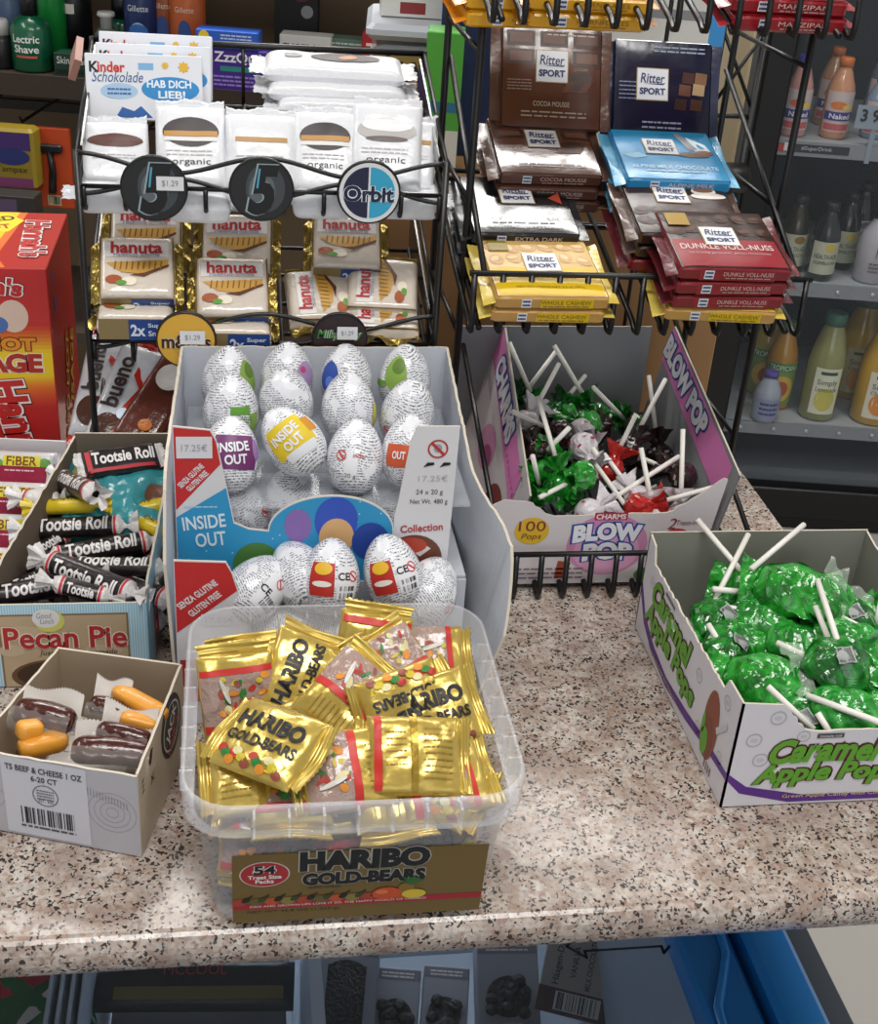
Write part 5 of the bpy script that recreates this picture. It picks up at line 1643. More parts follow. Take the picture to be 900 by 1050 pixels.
EP = {}
def egg(kind, loc, rot, label):
    g = 'foil wrapped chocolate eggs'
    if kind in EP:
        return dup(EP[kind], loc, rot, label, g)
    B = MB()
    n = 22
    prof = [(max(.0004, er(-EH / 2 + EH * (.5 - .5 * math.cos(math.pi * i / n)))), -EH / 2 + EH * (.5 - .5 * math.cos(math.pi * i / n))) for i in range(n + 1)]
    B.lathe(prof, EGGM, 28)
    egg_deco(kind, B)
    o = B.build('chocolate_egg', None, label=label, category='chocolate egg', group=g)
    EP[kind] = o
    return put(o, loc, rot, label, g)


def erot(tx, ty, tz):
    return Matrix.Rotation(R(tz), 3, 'Z') @ Matrix.Rotation(R(ty), 3, 'Y') @ Matrix.Rotation(R(tx), 3, 'X')


UP_ = 'in the upper tray, '
eggs = (
    ('green', 234, 390, .975, (8, 6, 20), 'egg with a green spot on the far corner opposite the torn side'),
    ('lilac', 294, 386, .975, (4, 8, 10), 'egg with a lilac spot in the back row of the upper tray'),
    ('blue', 355, 388, .975, (-4, -5, -10), 'egg with a blue spot in the back row of the upper tray'),
    ('green', 415, 388, .975, (6, -12, -62), 'egg with a green spot, in the back corner by the torn side'),
    ('greentext', 237, 420, .915, (8, 4, 14), 'egg with green lettering in the middle row behind the purple printed one'),
    ('barcode', 293, 412, .922, (10, 0, 150), 'plain scribbled egg in the middle row right behind the yellow printed one'),
    ('yellowspot', 357, 418, .918, (0, 10, 30), 'egg with a pale yellow spot in the middle row'),
    ('yellowspot', 418, 424, .915, (6, 4, -40), 'egg in the middle row behind the orange printed one'),
    ('purple', 236, 466, .858, (-10, 10, 14), 'egg printed purple with a white title'),
    ('yellow', 300, 452, .862, (-26, -30, 22), 'egg printed yellow with a white title, lying tilted'),
    ('text', 364, 468, .856, (-8, 4, -6), 'egg with red warning circle, between the yellow and orange printed ones'),
    ('orange', 420, 463, .858, (-6, 6, 4), 'egg printed orange and red in the front row beside the grey wing'),
    ('text', 247, 525, .865, (0, 0, 90), 'egg under the clear tray below the purple printed one'),
    ('yellowspot', 300, 517, .865, (0, 10, 100), 'egg under the clear tray below the yellow printed one'),
    ('text', 360, 522, .865, (0, -10, 140), 'egg under the clear tray below the warning circle one'),
    ('lilac', 411, 530, .862, (0, 70, 80), 'egg lying under the clear tray below the orange printed one'),
    ('barcode', 263, 603, .797, (-34, 58, 4), 'egg with barcode lying sideways beside the lower red corner'),
    ('text', 308, 590, .806, (0, 60, 120), 'egg lying between the barcode one and the red printed ones'),
    ('red', 339, 591, .795, (-8, 6, 4), 'egg with a red and yellow picture, beside the barcode egg'),
    ('red', 402, 586, .797, (-8, -14, 6), 'egg with a red and yellow picture, closer to the torn side'),
    ('yellowspot', 440, 606, .800, (0, 60, 60), 'egg lying half hidden beside the torn side at the front'),
    ('text', 298, 648, .795, (0, 80, 30), 'egg seen through the clear tub rim below the barcode egg'),
    ('yellowspot', 357, 648, .795, (0, 75, 10), 'egg seen through the clear tub rim in the middle'),
    ('text', 425, 652, .795, (0, 80, 60), 'egg seen through the clear tub rim nearest the torn side'),
)
for k, x, y, v, (a, b, c), lab in eggs:
    egg(k, aty(x, y, v), erot(a if abs(b) > 44 else a - 16, b, c), 'foil wrapped chocolate ' + lab)

# ================================================================= lollipops
def wrapper(color, seed, r=.0135, ptn=None):
    """crumpled twist wrapper round a ball, gathered above and flaring round the stick (+z)"""
    B = MB()
    nz_, na = 20, 26
    sd = Vector((seed * 2.3, seed * 7.1, 1.3))
    prof = []
    for i in range(nz_ + 1):
        t = i / nz_
        if t < .68:
            a = math.pi * (t / .68) * .86
            prof.append((r * math.sin(a) + .0004, -r * math.cos(a)))
        else:
            q = (t - .68) / .32
            prof.append((.0052 + .0085 * q ** 1.4, r * .9 + .014 * q))
    def P(a, b):
        i = min(nz_, round(b * nz_))
        rr, z = prof[i]
        an = 2 * math.pi * a
        q = noise.noise(Vector((math.cos(an) * 2.2, math.sin(an) * 2.2, z * 160)) + sd)
        k = .16 + .5 * max(0, (i / nz_ - .6))
        rr *= 1 + k * q + (.28 * math.sin(5 * an + seed) + .15 * math.sin(9 * an) if i / nz_ > .72 else 0)
        return Vector((rr * math.cos(an), rr * math.sin(an), z + .0015 * q))
    B.grid(P, na, nz_, color, smooth=False)
    if ptn:
        ptn(B, P)
    return B


def pop_deco(c, n, seed):
    def f(B, P):
        rr = random.Random(seed)
        for _ in range(n):
            a, b = rr.random(), rr.uniform(.1, .55)
            p = P(a, b); nn = Vector((p.x, p.y, p.z * 1.0)).normalized()
            x = nn.cross(Vector((0, 0, 1))).normalized(); y = nn.cross(x)
            S = lambda u, v, h=0.0, p=p, x=x, y=y, nn=nn: p + x * u + y * v + nn * (.0009 + h)
            s = rr.uniform(.0015, .0035)
            B.dpoly(S, [(-s, -s * .5), (s, -s * .3), (s * .8, s * .5), (-s * .7, s * .4)], ink(c), 0)
    return f


def cellophane(key, cols, sc):
    """crinkled tinted film: the tint gathers where the film is doubled"""
    m = M(key, cols[1], .15, coat=.8, bump=.55, bscale=75)
    nt = m.node_tree
    b = nt.nodes['Principled BSDF']
    tc = nt.nodes.new('ShaderNodeTexCoord'); nz = nt.nodes.new('ShaderNodeTexNoise'); r = nt.nodes.new('ShaderNodeValToRGB')
    nz.inputs['Scale'].default_value = sc; nz.inputs['Detail'].default_value = 3; nz.inputs['Distortion'].default_value = 1.2
    r.color_ramp.elements.new(.5)
    for e, (p, c) in zip(r.color_ramp.elements, zip((.34, .5, .68), cols)):
        e.position = p; e.color = lin(c)
    nt.links.new(tc.outputs['Object'], nz.inputs['Vector']); nt.links.new(nz.outputs['Fac'], r.inputs['Fac']); nt.links.new(r.outputs['Color'], b.inputs['Base Color'])
    return m


GREENW = cellophane('green_cellophane', ('#0d5c14', '#1d8f24', '#46b04a'), 60)
GREEND = cellophane('deep_green_cellophane', ('#07400f', '#0f6a1c', '#2a8f36'), 60)
GREENM = cellophane('mid_green_cellophane', ('#0e6a1c', '#2a9a34', '#62b862'), 48)
REDW = M('red_cellophane', '#b3221c', .2, coat=.7, bump=.6, bscale=75)
BRNW = M('brown_cellophane', '#2a1716', .22, coat=.6, bump=.6, bscale=75)
WHTW = M('white_waxed_wrap', '#d3ccd0', .35, coat=.3, bump=.6, bscale=120)
POPS = {}
POPK = {'green': (GREENW, None), 'deep': (GREEND, None), 'red': (REDW, None), 'brown': (BRNW, ('#b9aaa6', 10)), 'white': (WHTW, ('#a8305a', 12))}
def pop(kind, head, tip, label, group, length=None, seed=1):
    d = (tip - head)
    L = d.length
    q = Vector((0, 0, 1)).rotation_difference(d.normalized()).to_matrix()
    q = q @ Matrix.Rotation(seed * 1.3, 3, 'Z')
    m, dec = POPK[kind]
    if kind not in POPS:
        t = thing('lollipop', label, 'lollipop', head, q, group)
        wrapper(m, len(POPS) + 2, ptn=pop_deco(dec[0], dec[1], 3) if dec else None).build('wrapper', t)
        POPS[kind] = t
        st_parent = t
    else:
        src = POPS[kind]
        t = src.copy(); COL.objects.link(t)
        for k in kids(src):
            if k.name.startswith('wrapper'):
                c = k.copy(); COL.objects.link(c); c.parent = t
        put(t, head, q, label, group)
    B = MB(); B.tube([(0, 0, .004), (0, 0, L)], .0023, STICK, 8); B.build('stick', t)
    return t


# ---- blow pop box
BX0, BX1, BV0, BV1 = .226, .410, .950, 1.195
PALE = M('pale_board', '#cfc9cb', .55)
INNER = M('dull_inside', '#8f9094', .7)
PINK = ink('#e283c0')
bb = thing('blow_pop_box', 'white and pink lollipop display box with torn front sitting in the rack base', 'display box', (0, 0, 0))
fl = lambda v: (v - BV0) / (BV1 - BV0)
S = plane((BX0 - .014, BV0, .006), (1, 0, 0), (0, 0, 1))
wd = BX1 - BX0 + .026
ouT = [(.012, 0), (wd - .014, 0), (wd, .105)] + torn((wd - .004, .106), (wd - .045, .074), 8, .001, 5) + torn((wd - .05, .072), (.058, .0695), 16, .0006, 6) + torn((.050, .072), (.034, .084), 5, .0012, 7) + [(.012, .086), (0, .080)]
mb = MB()
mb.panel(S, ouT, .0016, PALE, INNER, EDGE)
mb.dell(S, .039, .055, .0155, .0135, ink('#d8b02a'), .0003); mb.dtext(S, '100', .039, .060, .010, ink('#7a2a3a'), .0006, wid=.024, off=.0); mb.dtext(S, 'Pops', .039, .049, .007, ink('#7a2a3a'), .0006, wid=.018, shear=.2)
mb.dell(S, .109, .040, .037, .031, ink('#c98ab0'), .0003, 40); mb.dell(S, .109, .034, .030, .024, ink('#d8a0c0'), .0004, 40)
mb.drect(S, .094, .0655, .124, .073, ink('#b5304a'), .0006); mb.dtext(S, 'CHARMS', .109, .069, .0052, ink('#e8dfe4'), .0008, wid=.027, off=.03)
for o_, c, h in ((.14, ink('#2a4f9c'), .0006), (.06, ink('#e6e6ee'), .0009)):
    mb.dtext(S, 'BLOW', .108, .051, .0165 + o_ * .03, c, h, wid=.060 + o_ * .05, off=o_, arc=.003)
    mb.dtext(S, 'POP', .110, .032, .0165 + o_ * .03, c, h, wid=.042 + o_ * .05, off=o_, arc=.002)
mb.dtext(S, '2', .166, .061, .011, ink('#8f2a3a'), .0005, shear=.2); mb.dtext(S, 'Treats-in-1', .181, .062, .005, ink('#7a2a3a'), .0005, wid=.022, shear=.2)
mb.dell(S, .172, .048, .012, .008, ink('#b5303a'), .0004)
mb.dpoly(S, [(.064, .006), (.074, .006), (.078, .022), (.066, .024)], ink('#a0452c'), .0004)
mb.dlines(S, .03, .004, .09, .018, 3, ink('#8a6a78'), 5, .0004, .35)
mb.dell(S, .15, .008, .012, .008, ink('#4a8a3a'), .0004); mb.dell(S, .168, .010, .012, .010, ink('#b5303a'), .0005)
mb.build('front_panel', bb)
# side walls: white outside, a pink band along the upper rim on both
def blow_side(x, sg, name):
    mb = MB()
    top0, top1 = (.150, .090) if sg < 0 else (.152, .109)
    D_ = BV1 - BV0
    base_x = lambda v, z: x + (.040 if sg < 0 else .028) * (z / .14)
    # v measured from the back towards the viewer, so that lettering reads from the back corner down
    S = lambda u, v, h=0.0: Vector((base_x(D_ - u, v) - h, BV1 - u, v + .006))
    n = 14
    tp = lambda u: top0 + (top1 - top0) * (u / D_) - (.0 if u < D_ * .9 else 0)
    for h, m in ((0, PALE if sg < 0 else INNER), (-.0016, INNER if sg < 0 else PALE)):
        mb.grid(lambda a, b: S(a * D_, b * tp(a * D_), h), n, 6, m, smooth=False, flip=h != 0)
    mb.grid(lambda a, b: S(a * D_, tp(a * D_), -.0016 * b), n, 1, EDGE, smooth=False)
    hb = .0006
    bw_ = .030 if sg < 0 else .036
    mb.grid(lambda a, b: S(a * D_ * (.86 if sg < 0 else .93), tp(a * D_) - .0006 - bw_ * (1 - b), hb), 30, 1, PINK, smooth=False)
    for k in range(24):     # scalloped lower rim of the band
        u = D_ * .86 * (k + .5) / 24
        mb.dell(S, u, tp(u) - bw_, .0026, .0026, PINK, hb, 10) if sg < 0 else None
    word = 'CHARMS' if sg < 0 else 'BLOW POP'
    u0, u1 = (.03, D_ * .60) if sg < 0 else (.0, D_ * .62)
    ang = math.atan2(top1 - top0, D_)
    uc = (u0 + u1) / 2
    for o_, c, h in ((.15, ink('#2a4f9c'), .0004), (.06, ink('#e6e6ee'), .0008)):
        mb.dtext(S, word, uc, tp(uc) - bw_ / 2 - (.002 if sg < 0 else 0), .021 + o_ * .04, c, hb + h, wid=(u1 - u0) + o_ * .05, off=o_, rot=ang)
    if sg < 0:
        mb.dell(S, .09, .06, .030, .020, ink('#c98ab0'), .0004); mb.dell(S, .10, .055, .016, .010, ink('#a8407a'), .0006); mb.dell(S, .17, .035, .03, .022, ink('#7a2a2c'), .0005); mb.dell(S, .21, .025, .02, .02, ink('#8f5a5c'), .0005)
    mb.build(name, bb)


blow_side(BX0 - .006, -1, 'side_panel')
blow_side(BX1, 1, 'side_panel')
mb = MB(); S = plane((BX1 + .006, BV1, .006), (-1, 0, 0), (0, 0, 1)); mb.panel(S, [(0, 0), (BX1 - BX0 + .012, 0), (BX1 - BX0 + .012, .15), (0, .152)], .0016, PALE, INNER, EDGE); mb.build('back_panel', bb)
mb = MB(); mb.box(((BX0 + BX1) / 2, (BV0 + BV1) / 2, .0075), (BX1 - BX0 - .004, BV1 - BV0 - .004, .003), INNER); mb.build('bottom_panel', bb)

BG = 'lollipops in the pink and white box'
bp = (   # head pixel, head v, stick tip pixel, tip v, kind, label
    (548, 412, 1.12, 522, 351, 1.15, 'deep', 'green lollipop with its stick leaning into the back corner under CHARMS'),
    (602, 412, 1.13, 568, 354, 1.16, 'deep', 'green lollipop whose stick rises highest in the middle of the pink box'),
    (525, 424, 1.08, 573, 373, 1.12, 'white', 'white wrapped lollipop at the CHARMS side with a long slanting stick'),
    (521, 408, 1.14, 570, 360, 1.17, 'deep', 'deep green lollipop at the back of the CHARMS side'),
    (572, 478, 1.00, 551, 406, 1.03, 'green', 'green lollipop with an upright stick near the torn front'),
    (563, 440, 1.06, 525, 422, 1.05, 'brown', 'brown lollipop with its stick pointing at the CHARMS side'),
    (556, 466, 1.02, 573, 449, 1.01, 'green', 'green lollipop with a short stick poking up beside the CHARMS side'),
    (546, 494, .985, 546, 481, .975, 'green', 'green lollipop with only the end of its stick showing at the torn corner'),
    (585, 494, .985, 563, 505, .968, 'green', 'green lollipop at the torn front, its stick lying across towards the CHARMS side'),
    (640, 430, 1.12, 608, 397, 1.11, 'deep', 'green lollipop behind the dark one with its stick towards the middle'),
    (650, 450, 1.07, 682, 389, 1.13, 'brown', 'dark brown lollipop with a long stick leaning to the pink side wall'),
    (676, 452, 1.10, 665, 385, 1.14, 'brown', 'brown lollipop with a tall upright stick by the pink side wall'),
    (632, 466, 1.04, 649, 431, 1.05, 'red', 'bright red lollipop in the middle of the pink box'),
    (668, 515, .975, 657, 459, 1.0, 'white', 'white wrapped lollipop with an upright stick behind the front print'),
    (698, 512, .978, 700, 440, 1.01, 'white', 'white wrapped lollipop with an upright stick near the pink side wall'),
    (672, 516, .970, 730, 500, .962, 'red', 'red lollipop whose stick sticks out over the front corner'),
    (618, 520, .972, 696, 468, 1.02, 'white', 'white wrapped lollipop with a stick lying across the others'),
    (600, 450, 1.06, 609, 462, 1.03, 'white', 'white lollipop with pink print beside the red one'),
    (606, 470, 1.03, 640, 517, .975, 'white', 'white lollipop with its stick pointing down to the front print'),
    (612, 440, 1.10, 632, 420, 1.14, 'brown', 'dark swirled lollipop behind the red one'),
    (690, 482, 1.03, 660, 470, 1.05, 'brown', 'dark swirled lollipop between the two upright sticks'),
    (588, 430, 1.10, 560, 420, 1.12, 'green', 'green lollipop in the middle of the heap behind the white one'),
    (575, 415, 1.15, 600, 385, 1.18, 'deep', 'deep green lollipop deepest in the heap at the back wall'),
    (545, 455, 1.04, 535, 440, 1.06, 'brown', 'brown lollipop lying against the CHARMS side'),
    (645, 500, 1.0, 630, 480, 1.02, 'white', 'white lollipop lying under the crossing sticks'),
)
for i, (hx, hy, hv, tx, ty, tv, k, lab) in enumerate(bp):
    h_, t_ = aty(hx, hy, hv), aty(tx, ty, tv)
    if (t_ - h_).length < .042:
        t_ = h_ + (t_ - h_).normalized() * .042
    h_ = h_ - (t_ - h_).normalized() * .016
    h_.z = max(h_.z, .024)
    h_.x = min(max(h_.x, BX0 + .040), BX1 - .002); h_.y = min(max(h_.y, BV0 + .018), BV1 - .02)
    pop(k, h_, t_, lab, BG, seed=i)
for i, (x, v, k) in enumerate(((.26, 1.0, 'green'), (.30, .985, 'white'), (.345, 1.0, 'brown'), (.385, .99, 'green'), (.27, 1.06, 'deep'), (.32, 1.07, 'green'), (.37, 1.06, 'brown'), (.29, 1.13, 'deep'), (.34, 1.14, 'deep'), (.385, 1.13, 'brown'))):
    pop(k, Vector((x, v, .026)), Vector((x + .03 * math.cos(i * 2.1), v + .02 * math.sin(i * 2.1), .045)), 'lollipop buried at the bottom of the pink box heap', BG, seed=i + 40)

# ---- caramel apple pop box
QX0, QX1, QV0, QV1, QH = .336, .528, .660, .888, .0925
WC = M('pop_board', '#d6d4da', .5)
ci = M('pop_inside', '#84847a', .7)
cb = thing('caramel_pop_box', 'white lollipop box with green outlined lettering at the counter corner', 'display box', (0, 0, 0))
GLT, OUTL, PUR = ink('#5fa02c'), ink('#5a1f2a'), ink('#5a2a86')


def popart(B, S, cx, cz, k=1.0, swoosh=True, small=True):
    for off, c, h in ((.10, OUTL, .0004), (.045, GLT, .0008)):
        B.dtext(S, 'Caramel', cx, cz + .011 * k, .021 * k + off * .02, c, h, wid=.083 * k + off * .03, off=off, shear=.25, arc=.002)
        B.dtext(S, 'Apple Pops', cx + .004 * k, cz - .011 * k, .021 * k + off * .02, c, h, wid=.108 * k + off * .03, off=off, shear=.2, arc=.002)


def rings_(B, S, pts):
    for u, v, r in pts:
        B.dring(S, u, v, r * .82, r, ink('#b3b1b8'), .0002, 18); B.dell(S, u, v, r * .5, r * .3, ink('#c4c3c8'), .0002, 14)


mb = MB()
S = plane((QX0, QV0, .001), (1, 0, 0), (0, 0, 1))
w_ = QX1 - QX0
o_ = [(0, 0), (w_, 0), (w_, .09), (w_ - .03, .09)] + torn((w_ - .045, .066), (.058, .066), 18, .0006, 4) + torn((.050, .068), (.030, .090), 7, .001, 8) + [(0, QH)]
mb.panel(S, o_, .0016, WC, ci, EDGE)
mb.dpoly(S, [(-.0 + .001, .024), (.012, .012), (.05, .002), (.16, .002), (.16, .0075), (.06, .0085), (.016, .018), (.001, .030)], PUR, .0002)
popart(mb, S, .070, .037)
mb.dtext(S, 'Green Apple Candy with Chewy Caramel', .098, .0075, .0042, ink('#d9c86a'), .0006, wid=.106)
mb.drect(S, .060, .060, .080, .064, ink('#4a4a4c'), .0004); mb.dtext(S, 'tootsie roll', .070, .062, .0025, ink('#d8d8d8'), .0006, wid=.016)
rings_(mb, S, [(.014, .060, .006), (.028, .079, .006), (.022, .042, .006), (.05, .062, .005)])
mb.build('front_panel', cb)
mb = MB()
d_ = QV1 - QV0
S = plane((QX0, QV1, .001), (0, -1, 0), (0, 0, 1))
o_ = [(0, 0), (d_, 0), (d_, QH)] + torn((d_ - .025, .098), (d_ - .04, .088), 4, .0016, 9) + torn((d_ - .045, .086), (.03, .078), 40, .0011, 10) + torn((.025, .080), (0, .094), 4, .001, 12)
o_ = [(0, 0), (d_, 0), (d_, QH), (d_ - .028, .0915)] + torn((d_ - .034, .080), (.022, .076), 44, .0012, 10) + [(.016, .090), (0, .0935)]
mb.panel(S, o_, .0016, WC, ci, EDGE)
mb.dpoly(S, [(.002, .046), (.02, .026), (.05, .015), (.09, .011), (.14, .017), (.19, .026), (d_, .030), (d_, .024), (.19, .019), (.14, .009), (.09, .003), (.05, .006), (.02, .017), (.002, .036)], PUR, .0002)
popart(mb, S, .080, .044, 1.18)
mb.dtext(S, 'Green Apple Candy with Chewy Caramel', .085, .0075, .004, ink('#d9c86a'), .0006, wid=.09)
mb.drect(S, .058, .070, .082, .073, ink('#6a6a6c'), .0004)
mb.dell(S, .186, .040, .014, .030, ink('#8a4a34'), .0004, 26); mb.dell(S, .183, .028, .012, .018, ink('#7c3f2c'), .0005, 20); mb.dell(S, .180, .022, .007, .012, GLT, .0006, 16); mb.dell(S, .174, .034, .003, .009, GLT, .0006, 12)
mb.dpoly(S, [(.196, .046), (.199, .042), (.214, .058), (.212, .062)], ink('#c9c8cc'), .0006)
for k in range(4):
    mb.drect(S, .188 + k * .004, .004, .1893 + k * .004, .012, ink('#7a2a3a'), .0006)
rings_(mb, S, [(.15, .058, .006), (.165, .022, .005), (.205, .075, .006), (.025, .06, .005), (.21, .03, .005)])
mb.build('side_panel', cb)
mb = MB(); S = plane((QX1, QV0, .001), (0, 1, 0), (0, 0, 1)); mb.panel(S, [(0, 0), (d_, 0), (d_, .094)] + torn((d_ - .02, .090), (.02, .070), 18, .001, 13) + [(0, .088)], .0016, WC, ci, EDGE); mb.build('side_panel', cb)
mb = MB(); S = plane((QX1, QV1, .001), (-1, 0, 0), (0, 0, 1)); mb.panel(S, [(0, 0), (w_, 0), (w_, .0945), (0, .0945)], .0016, WC, ci, EDGE); mb.build('back_panel', cb)
mb = MB(); mb.box(((QX0 + QX1) / 2, (QV0 + QV1) / 2, .0025), (w_ - .004, d_ - .004, .003), ci); mb.build('bottom_panel', cb)

CLEARF = M('clear_film_edge', '#cfe0cc', .1, coat=.5, alpha=.35, bump=.5)
CP = {}
def capop(head, start, tip, yaw, tilt, label, var=0):
    g = 'green caramel apple lollipops'
    rot = frame(tilt, yaw)
    if var not in CP:
        t = thing('caramel_apple_lollipop', label, 'lollipop', head, rot, g)
        B = MB()
        W_, L_ = ((.060, .047), (.056, .046), (.064, .050), (.058, .044))[var]
        sd = Vector((var * 5.1 + 2, var * 3.3, .7))
        def C(a, b, sg):
            an, ro = 2 * math.pi * a, b
            e = Vector((math.cos(an), math.sin(an), 0))
            Rr = 1 + .16 * noise.noise(e * 1.6 + sd) + .05 * noise.noise(e * 5 + sd)
            x, y = W_ / 2 * Rr * ro * e.x, L_ / 2 * Rr * ro * e.y
            q = noise.noise(Vector((x * 55, y * 55, sg)) + sd)
            q2 = 1 - 2 * abs(noise.noise(Vector((x * 95, y * 60, 3 + sg)) + sd))
            z = sg * (.0145 * max(0, 1 - ro ** 2.3) ** .62) + .0042 * q + .0022 * q2
            return Vector((x, y, z))
        B.grid(lambda a, b: C(a, max(b, .02), 1), 34, 15, (GREENW, GREEND, GREENW, GREENM)[var], smooth=False)
        B.grid(lambda a, b: C(a, max(b, .02), -1), 34, 8, GREEND, smooth=False, flip=True)
        S = lambda u, v, h=0.0: C((math.atan2(v / L_, u / W_) / (2 * math.pi)) % 1, min(1, math.hypot(u / W_, v / L_) * 2), 1) + Vector((0, 0, h + .0012))
        if var == 1:
            B.drect(S, -.008, -.006, .006, .007, ink('#9a9e9b'), .0005, 5, 5); B.dbar(S, -.007, -.005, .005, .006, ink('#3a3f3c'), 5, .0012, 12)
        B.build('wrapper', t)
        for sg in (-1, 1):
            F = MB()
            F.grid(lambda a, b: Vector((sg * (W_ * .40 + .016 * a), (b - .5) * L_ * .8 * (1 + .3 * a), .005 * math.sin(9 * b + var + 3 * a + sg) * a + .0025 * math.sin(21 * b) * a)), 5, 16, GREENW if (var + sg) % 3 else CLEARF)
            F.build('film_end', t)
        CP[var] = t
    else:
        src = CP[var]
        t = src.copy(); COL.objects.link(t)
        for k in kids(src):
            if k.name.startswith(('wrapper', 'film_end')):
                c = k.copy(); COL.objects.link(c); c.parent = t
        put(t, head, rot, label, g)
    inv = rot.transposed()
    B = MB()
    a, b = inv @ (start - head), inv @ (tip - head)
    B.tube([a - (b - a).normalized() * .012, b], .0024, STICK, 8)
    B.build('stick', t)
    return t


cp = (   # head px, z; stick foot px; tip px, z; yaw, tilt, variant
    (775, 612, .064, 767, 594, 715, 533, .105, -30, 38, 0, 'green lollipop with the longest slanting stick at the printed side wall'),
    (735, 640, .055, 731, 619, 767, 548, .100, 40, 30, 1, 'green lollipop against the printed side wall whose stick rises steeply'),
    (812, 606, .084, 779, 576, 824, 538, .110, -20, 36, 2, 'large green lollipop topping the heap before the back wall'),
    (782, 636, .060, 761, 607, 731, 604, .082, -25, 25, 3, 'green lollipop under the topmost one with its stick towards the side wall'),
    (757, 655, .052, 760, 625, 745, 623, .070, 30, 20, 0, 'green lollipop in the middle of the heap with a short stick end'),
    (858, 682, .074, 860, 662, 838, 595, .100, 4, 30, 1, 'green lollipop with a grey barcode and the nearer of two upright sticks'),
    (872, 662, .062, 851, 660, 836, 622, .088, -20, 30, 3, 'green lollipop behind the barcoded one with the other upright stick'),
    (848, 616, .076, 829, 594, 856, 597, .088, 40, 25, 2, 'green lollipop at the back of the heap, its stick lying flat'),
    (868, 640, .060, 870, 637, 905, 655, .072, 15, 20, 1, 'green lollipop whose stick points out at the far side wall'),
    (818, 662, .055, 809, 665, 796, 659, .070, -10, 24, 3, 'green lollipop in the middle with only a stick stub showing'),
    (783, 700, .060, 800, 716, 834, 748, .060, -14, 30, 2, 'broad green lollipop beside the torn side wall, its stick pointing frontwards'),
    (868, 736, .056, 905, 742, 827, 713, .068, -12, 24, 3, 'green lollipop at the front with a stick crossing the heap'),
    (815, 748, .044, 846, 744, 838, 731, .064, 25, 30, 1, 'green lollipop at the torn front edge'),
    (905, 700, .056, 915, 690, 935, 660, .075, 10, 26, 0, 'green lollipop near the far side wall behind the front one'),
    (910, 745, .048, 915, 740, 940, 720, .060, -10, 26, 2, 'green lollipop in the front corner at the far side wall'),
    (745, 672, .052, 735, 655, 726, 640, .072, 70, 30, 1, 'deep green lollipop wedged along the torn side wall'),
    (895, 640, .052, 900, 630, 905, 610, .080, 20, 25, 3, 'deep green lollipop in the back corner away from the printed side'),
)
for i, (hx, hy, hz, sx_, sy_, tx, ty, tz, yw, tl, var, lab) in enumerate(cp):
    hd = atz(hx, hy, hz)
    hd.x = min(max(hd.x, QX0 + .030), QX1 - .034); hd.y = min(max(hd.y, QV0 + .032), QV1 - .03)
    capop(hd, atz(sx_, sy_, hz + .014), atz(tx, ty, tz), yw, tl, lab, var)
for i, (x, v) in enumerate(((.392, .71), (.432, .71), (.472, .71), (.392, .77), (.432, .77), (.472, .77), (.392, .83), (.432, .83), (.472, .83))):
    capop(Vector((x, v, .024)), Vector((x, v, .026)), Vector((x + .02 * math.cos(i), v + .015 * abs(math.sin(i)), .044)), (i % 3 - 1) * 12, 4, 'green lollipop buried at the bottom of the caramel pop heap', i % 4)
# ================================================================= sausage box
hb_ = thing('sausage_box', 'glossy red and yellow hot sausage carton standing at the counter end behind the fruit bars', 'box', (0, 0, 0))
HX0, HX1, HV0, HV1, HH = -.285, -.164, 1.10, 1.262, .2395
RD = M('red_gloss_carton', '#b8211f', .3, coat=.35)
mb = MB(); mb.box(((HX0 + HX1) / 2, (HV0 + HV1) / 2, HH / 2), (HX1 - HX0, HV1 - HV0, HH), RD, bev=.0008); mb.build('carton', hb_)
YL, ORG, WT = ink('#e3c31e'), ink('#d9691e'), ink('#e9e2e0')
mb = MB()
S = plane((HX0, HV0, 0), (1, 0, 0), (0, 0, 1)); w_ = HX1 - HX0


def fade(B, S, u0, u1, vs, cols, h):
    """printed colour blend from band to band"""
    for (va, vb), (ca, cb_) in zip(zip(vs, vs[1:]), zip(cols, cols[1:])):
        n = 8
        for i in range(n):
            t = (i + .5) / n
            col = [int(int(ca[k:k + 2], 16) * (1 - t) + int(cb_[k:k + 2], 16) * t) for k in (0, 2, 4)]
            B.drect(S, u0, va + (vb - va) * i / n, u1, va + (vb - va) * (i + 1) / n, ink('#%02x%02x%02x' % tuple(col)), h)


fade(mb, S, .001, w_ - .001, (.108, .128, .140, .162, .190), ('b8211f', 'd9691e', 'e3c31e', 'e3c31e', 'b8211f'), .0002)
for o_, c, h in ((.12, ink('#2a1012'), .0005), (.09, WT, .0007), (.04, ink('#b8211f'), .0009)):
    mb.dtext(S, "Hannah's", w_ * .46, .2215, .015 + o_ * .03, c, h, wid=.086 + o_ * .05, off=o_, shear=.15, arc=.003)
    mb.dtext(S, "Hannah's", w_ * .74, .078, .030 + o_ * .05, c, h, wid=.118 + o_ * .05, off=o_, shear=.15, rot=R(-78))
for o_, c, h in ((.10, ink('#5a1512'), .0005), (.05, ink('#d9861e'), .0008)):
    mb.dtext(S, 'RED HOT', w_ * .52, .170, .011 + o_ * .03, c, h, wid=.086 + o_ * .04, off=o_)
for o_, c, h in ((.10, ink('#e8dcc0'), .0005), (.05, ink('#a8251e'), .0008)):
    mb.dtext(S, 'SAUSAGE', w_ * .48, .152, .017 + o_ * .03, c, h, wid=.104 + o_ * .04, off=o_)
mb.dell(S, w_ * .74, .196, .013, .015, ink('#d3b9a8'), .0004, 24); mb.dell(S, w_ * .62, .188, .010, .008, ink('#4a6aa8'), .0005, 18)
mb.build('printed_front', hb_)
mb = MB()
T = plane((HX0, HV0, HH), (1, 0, 0), (0, 1, 0)); d_ = HV1 - HV0
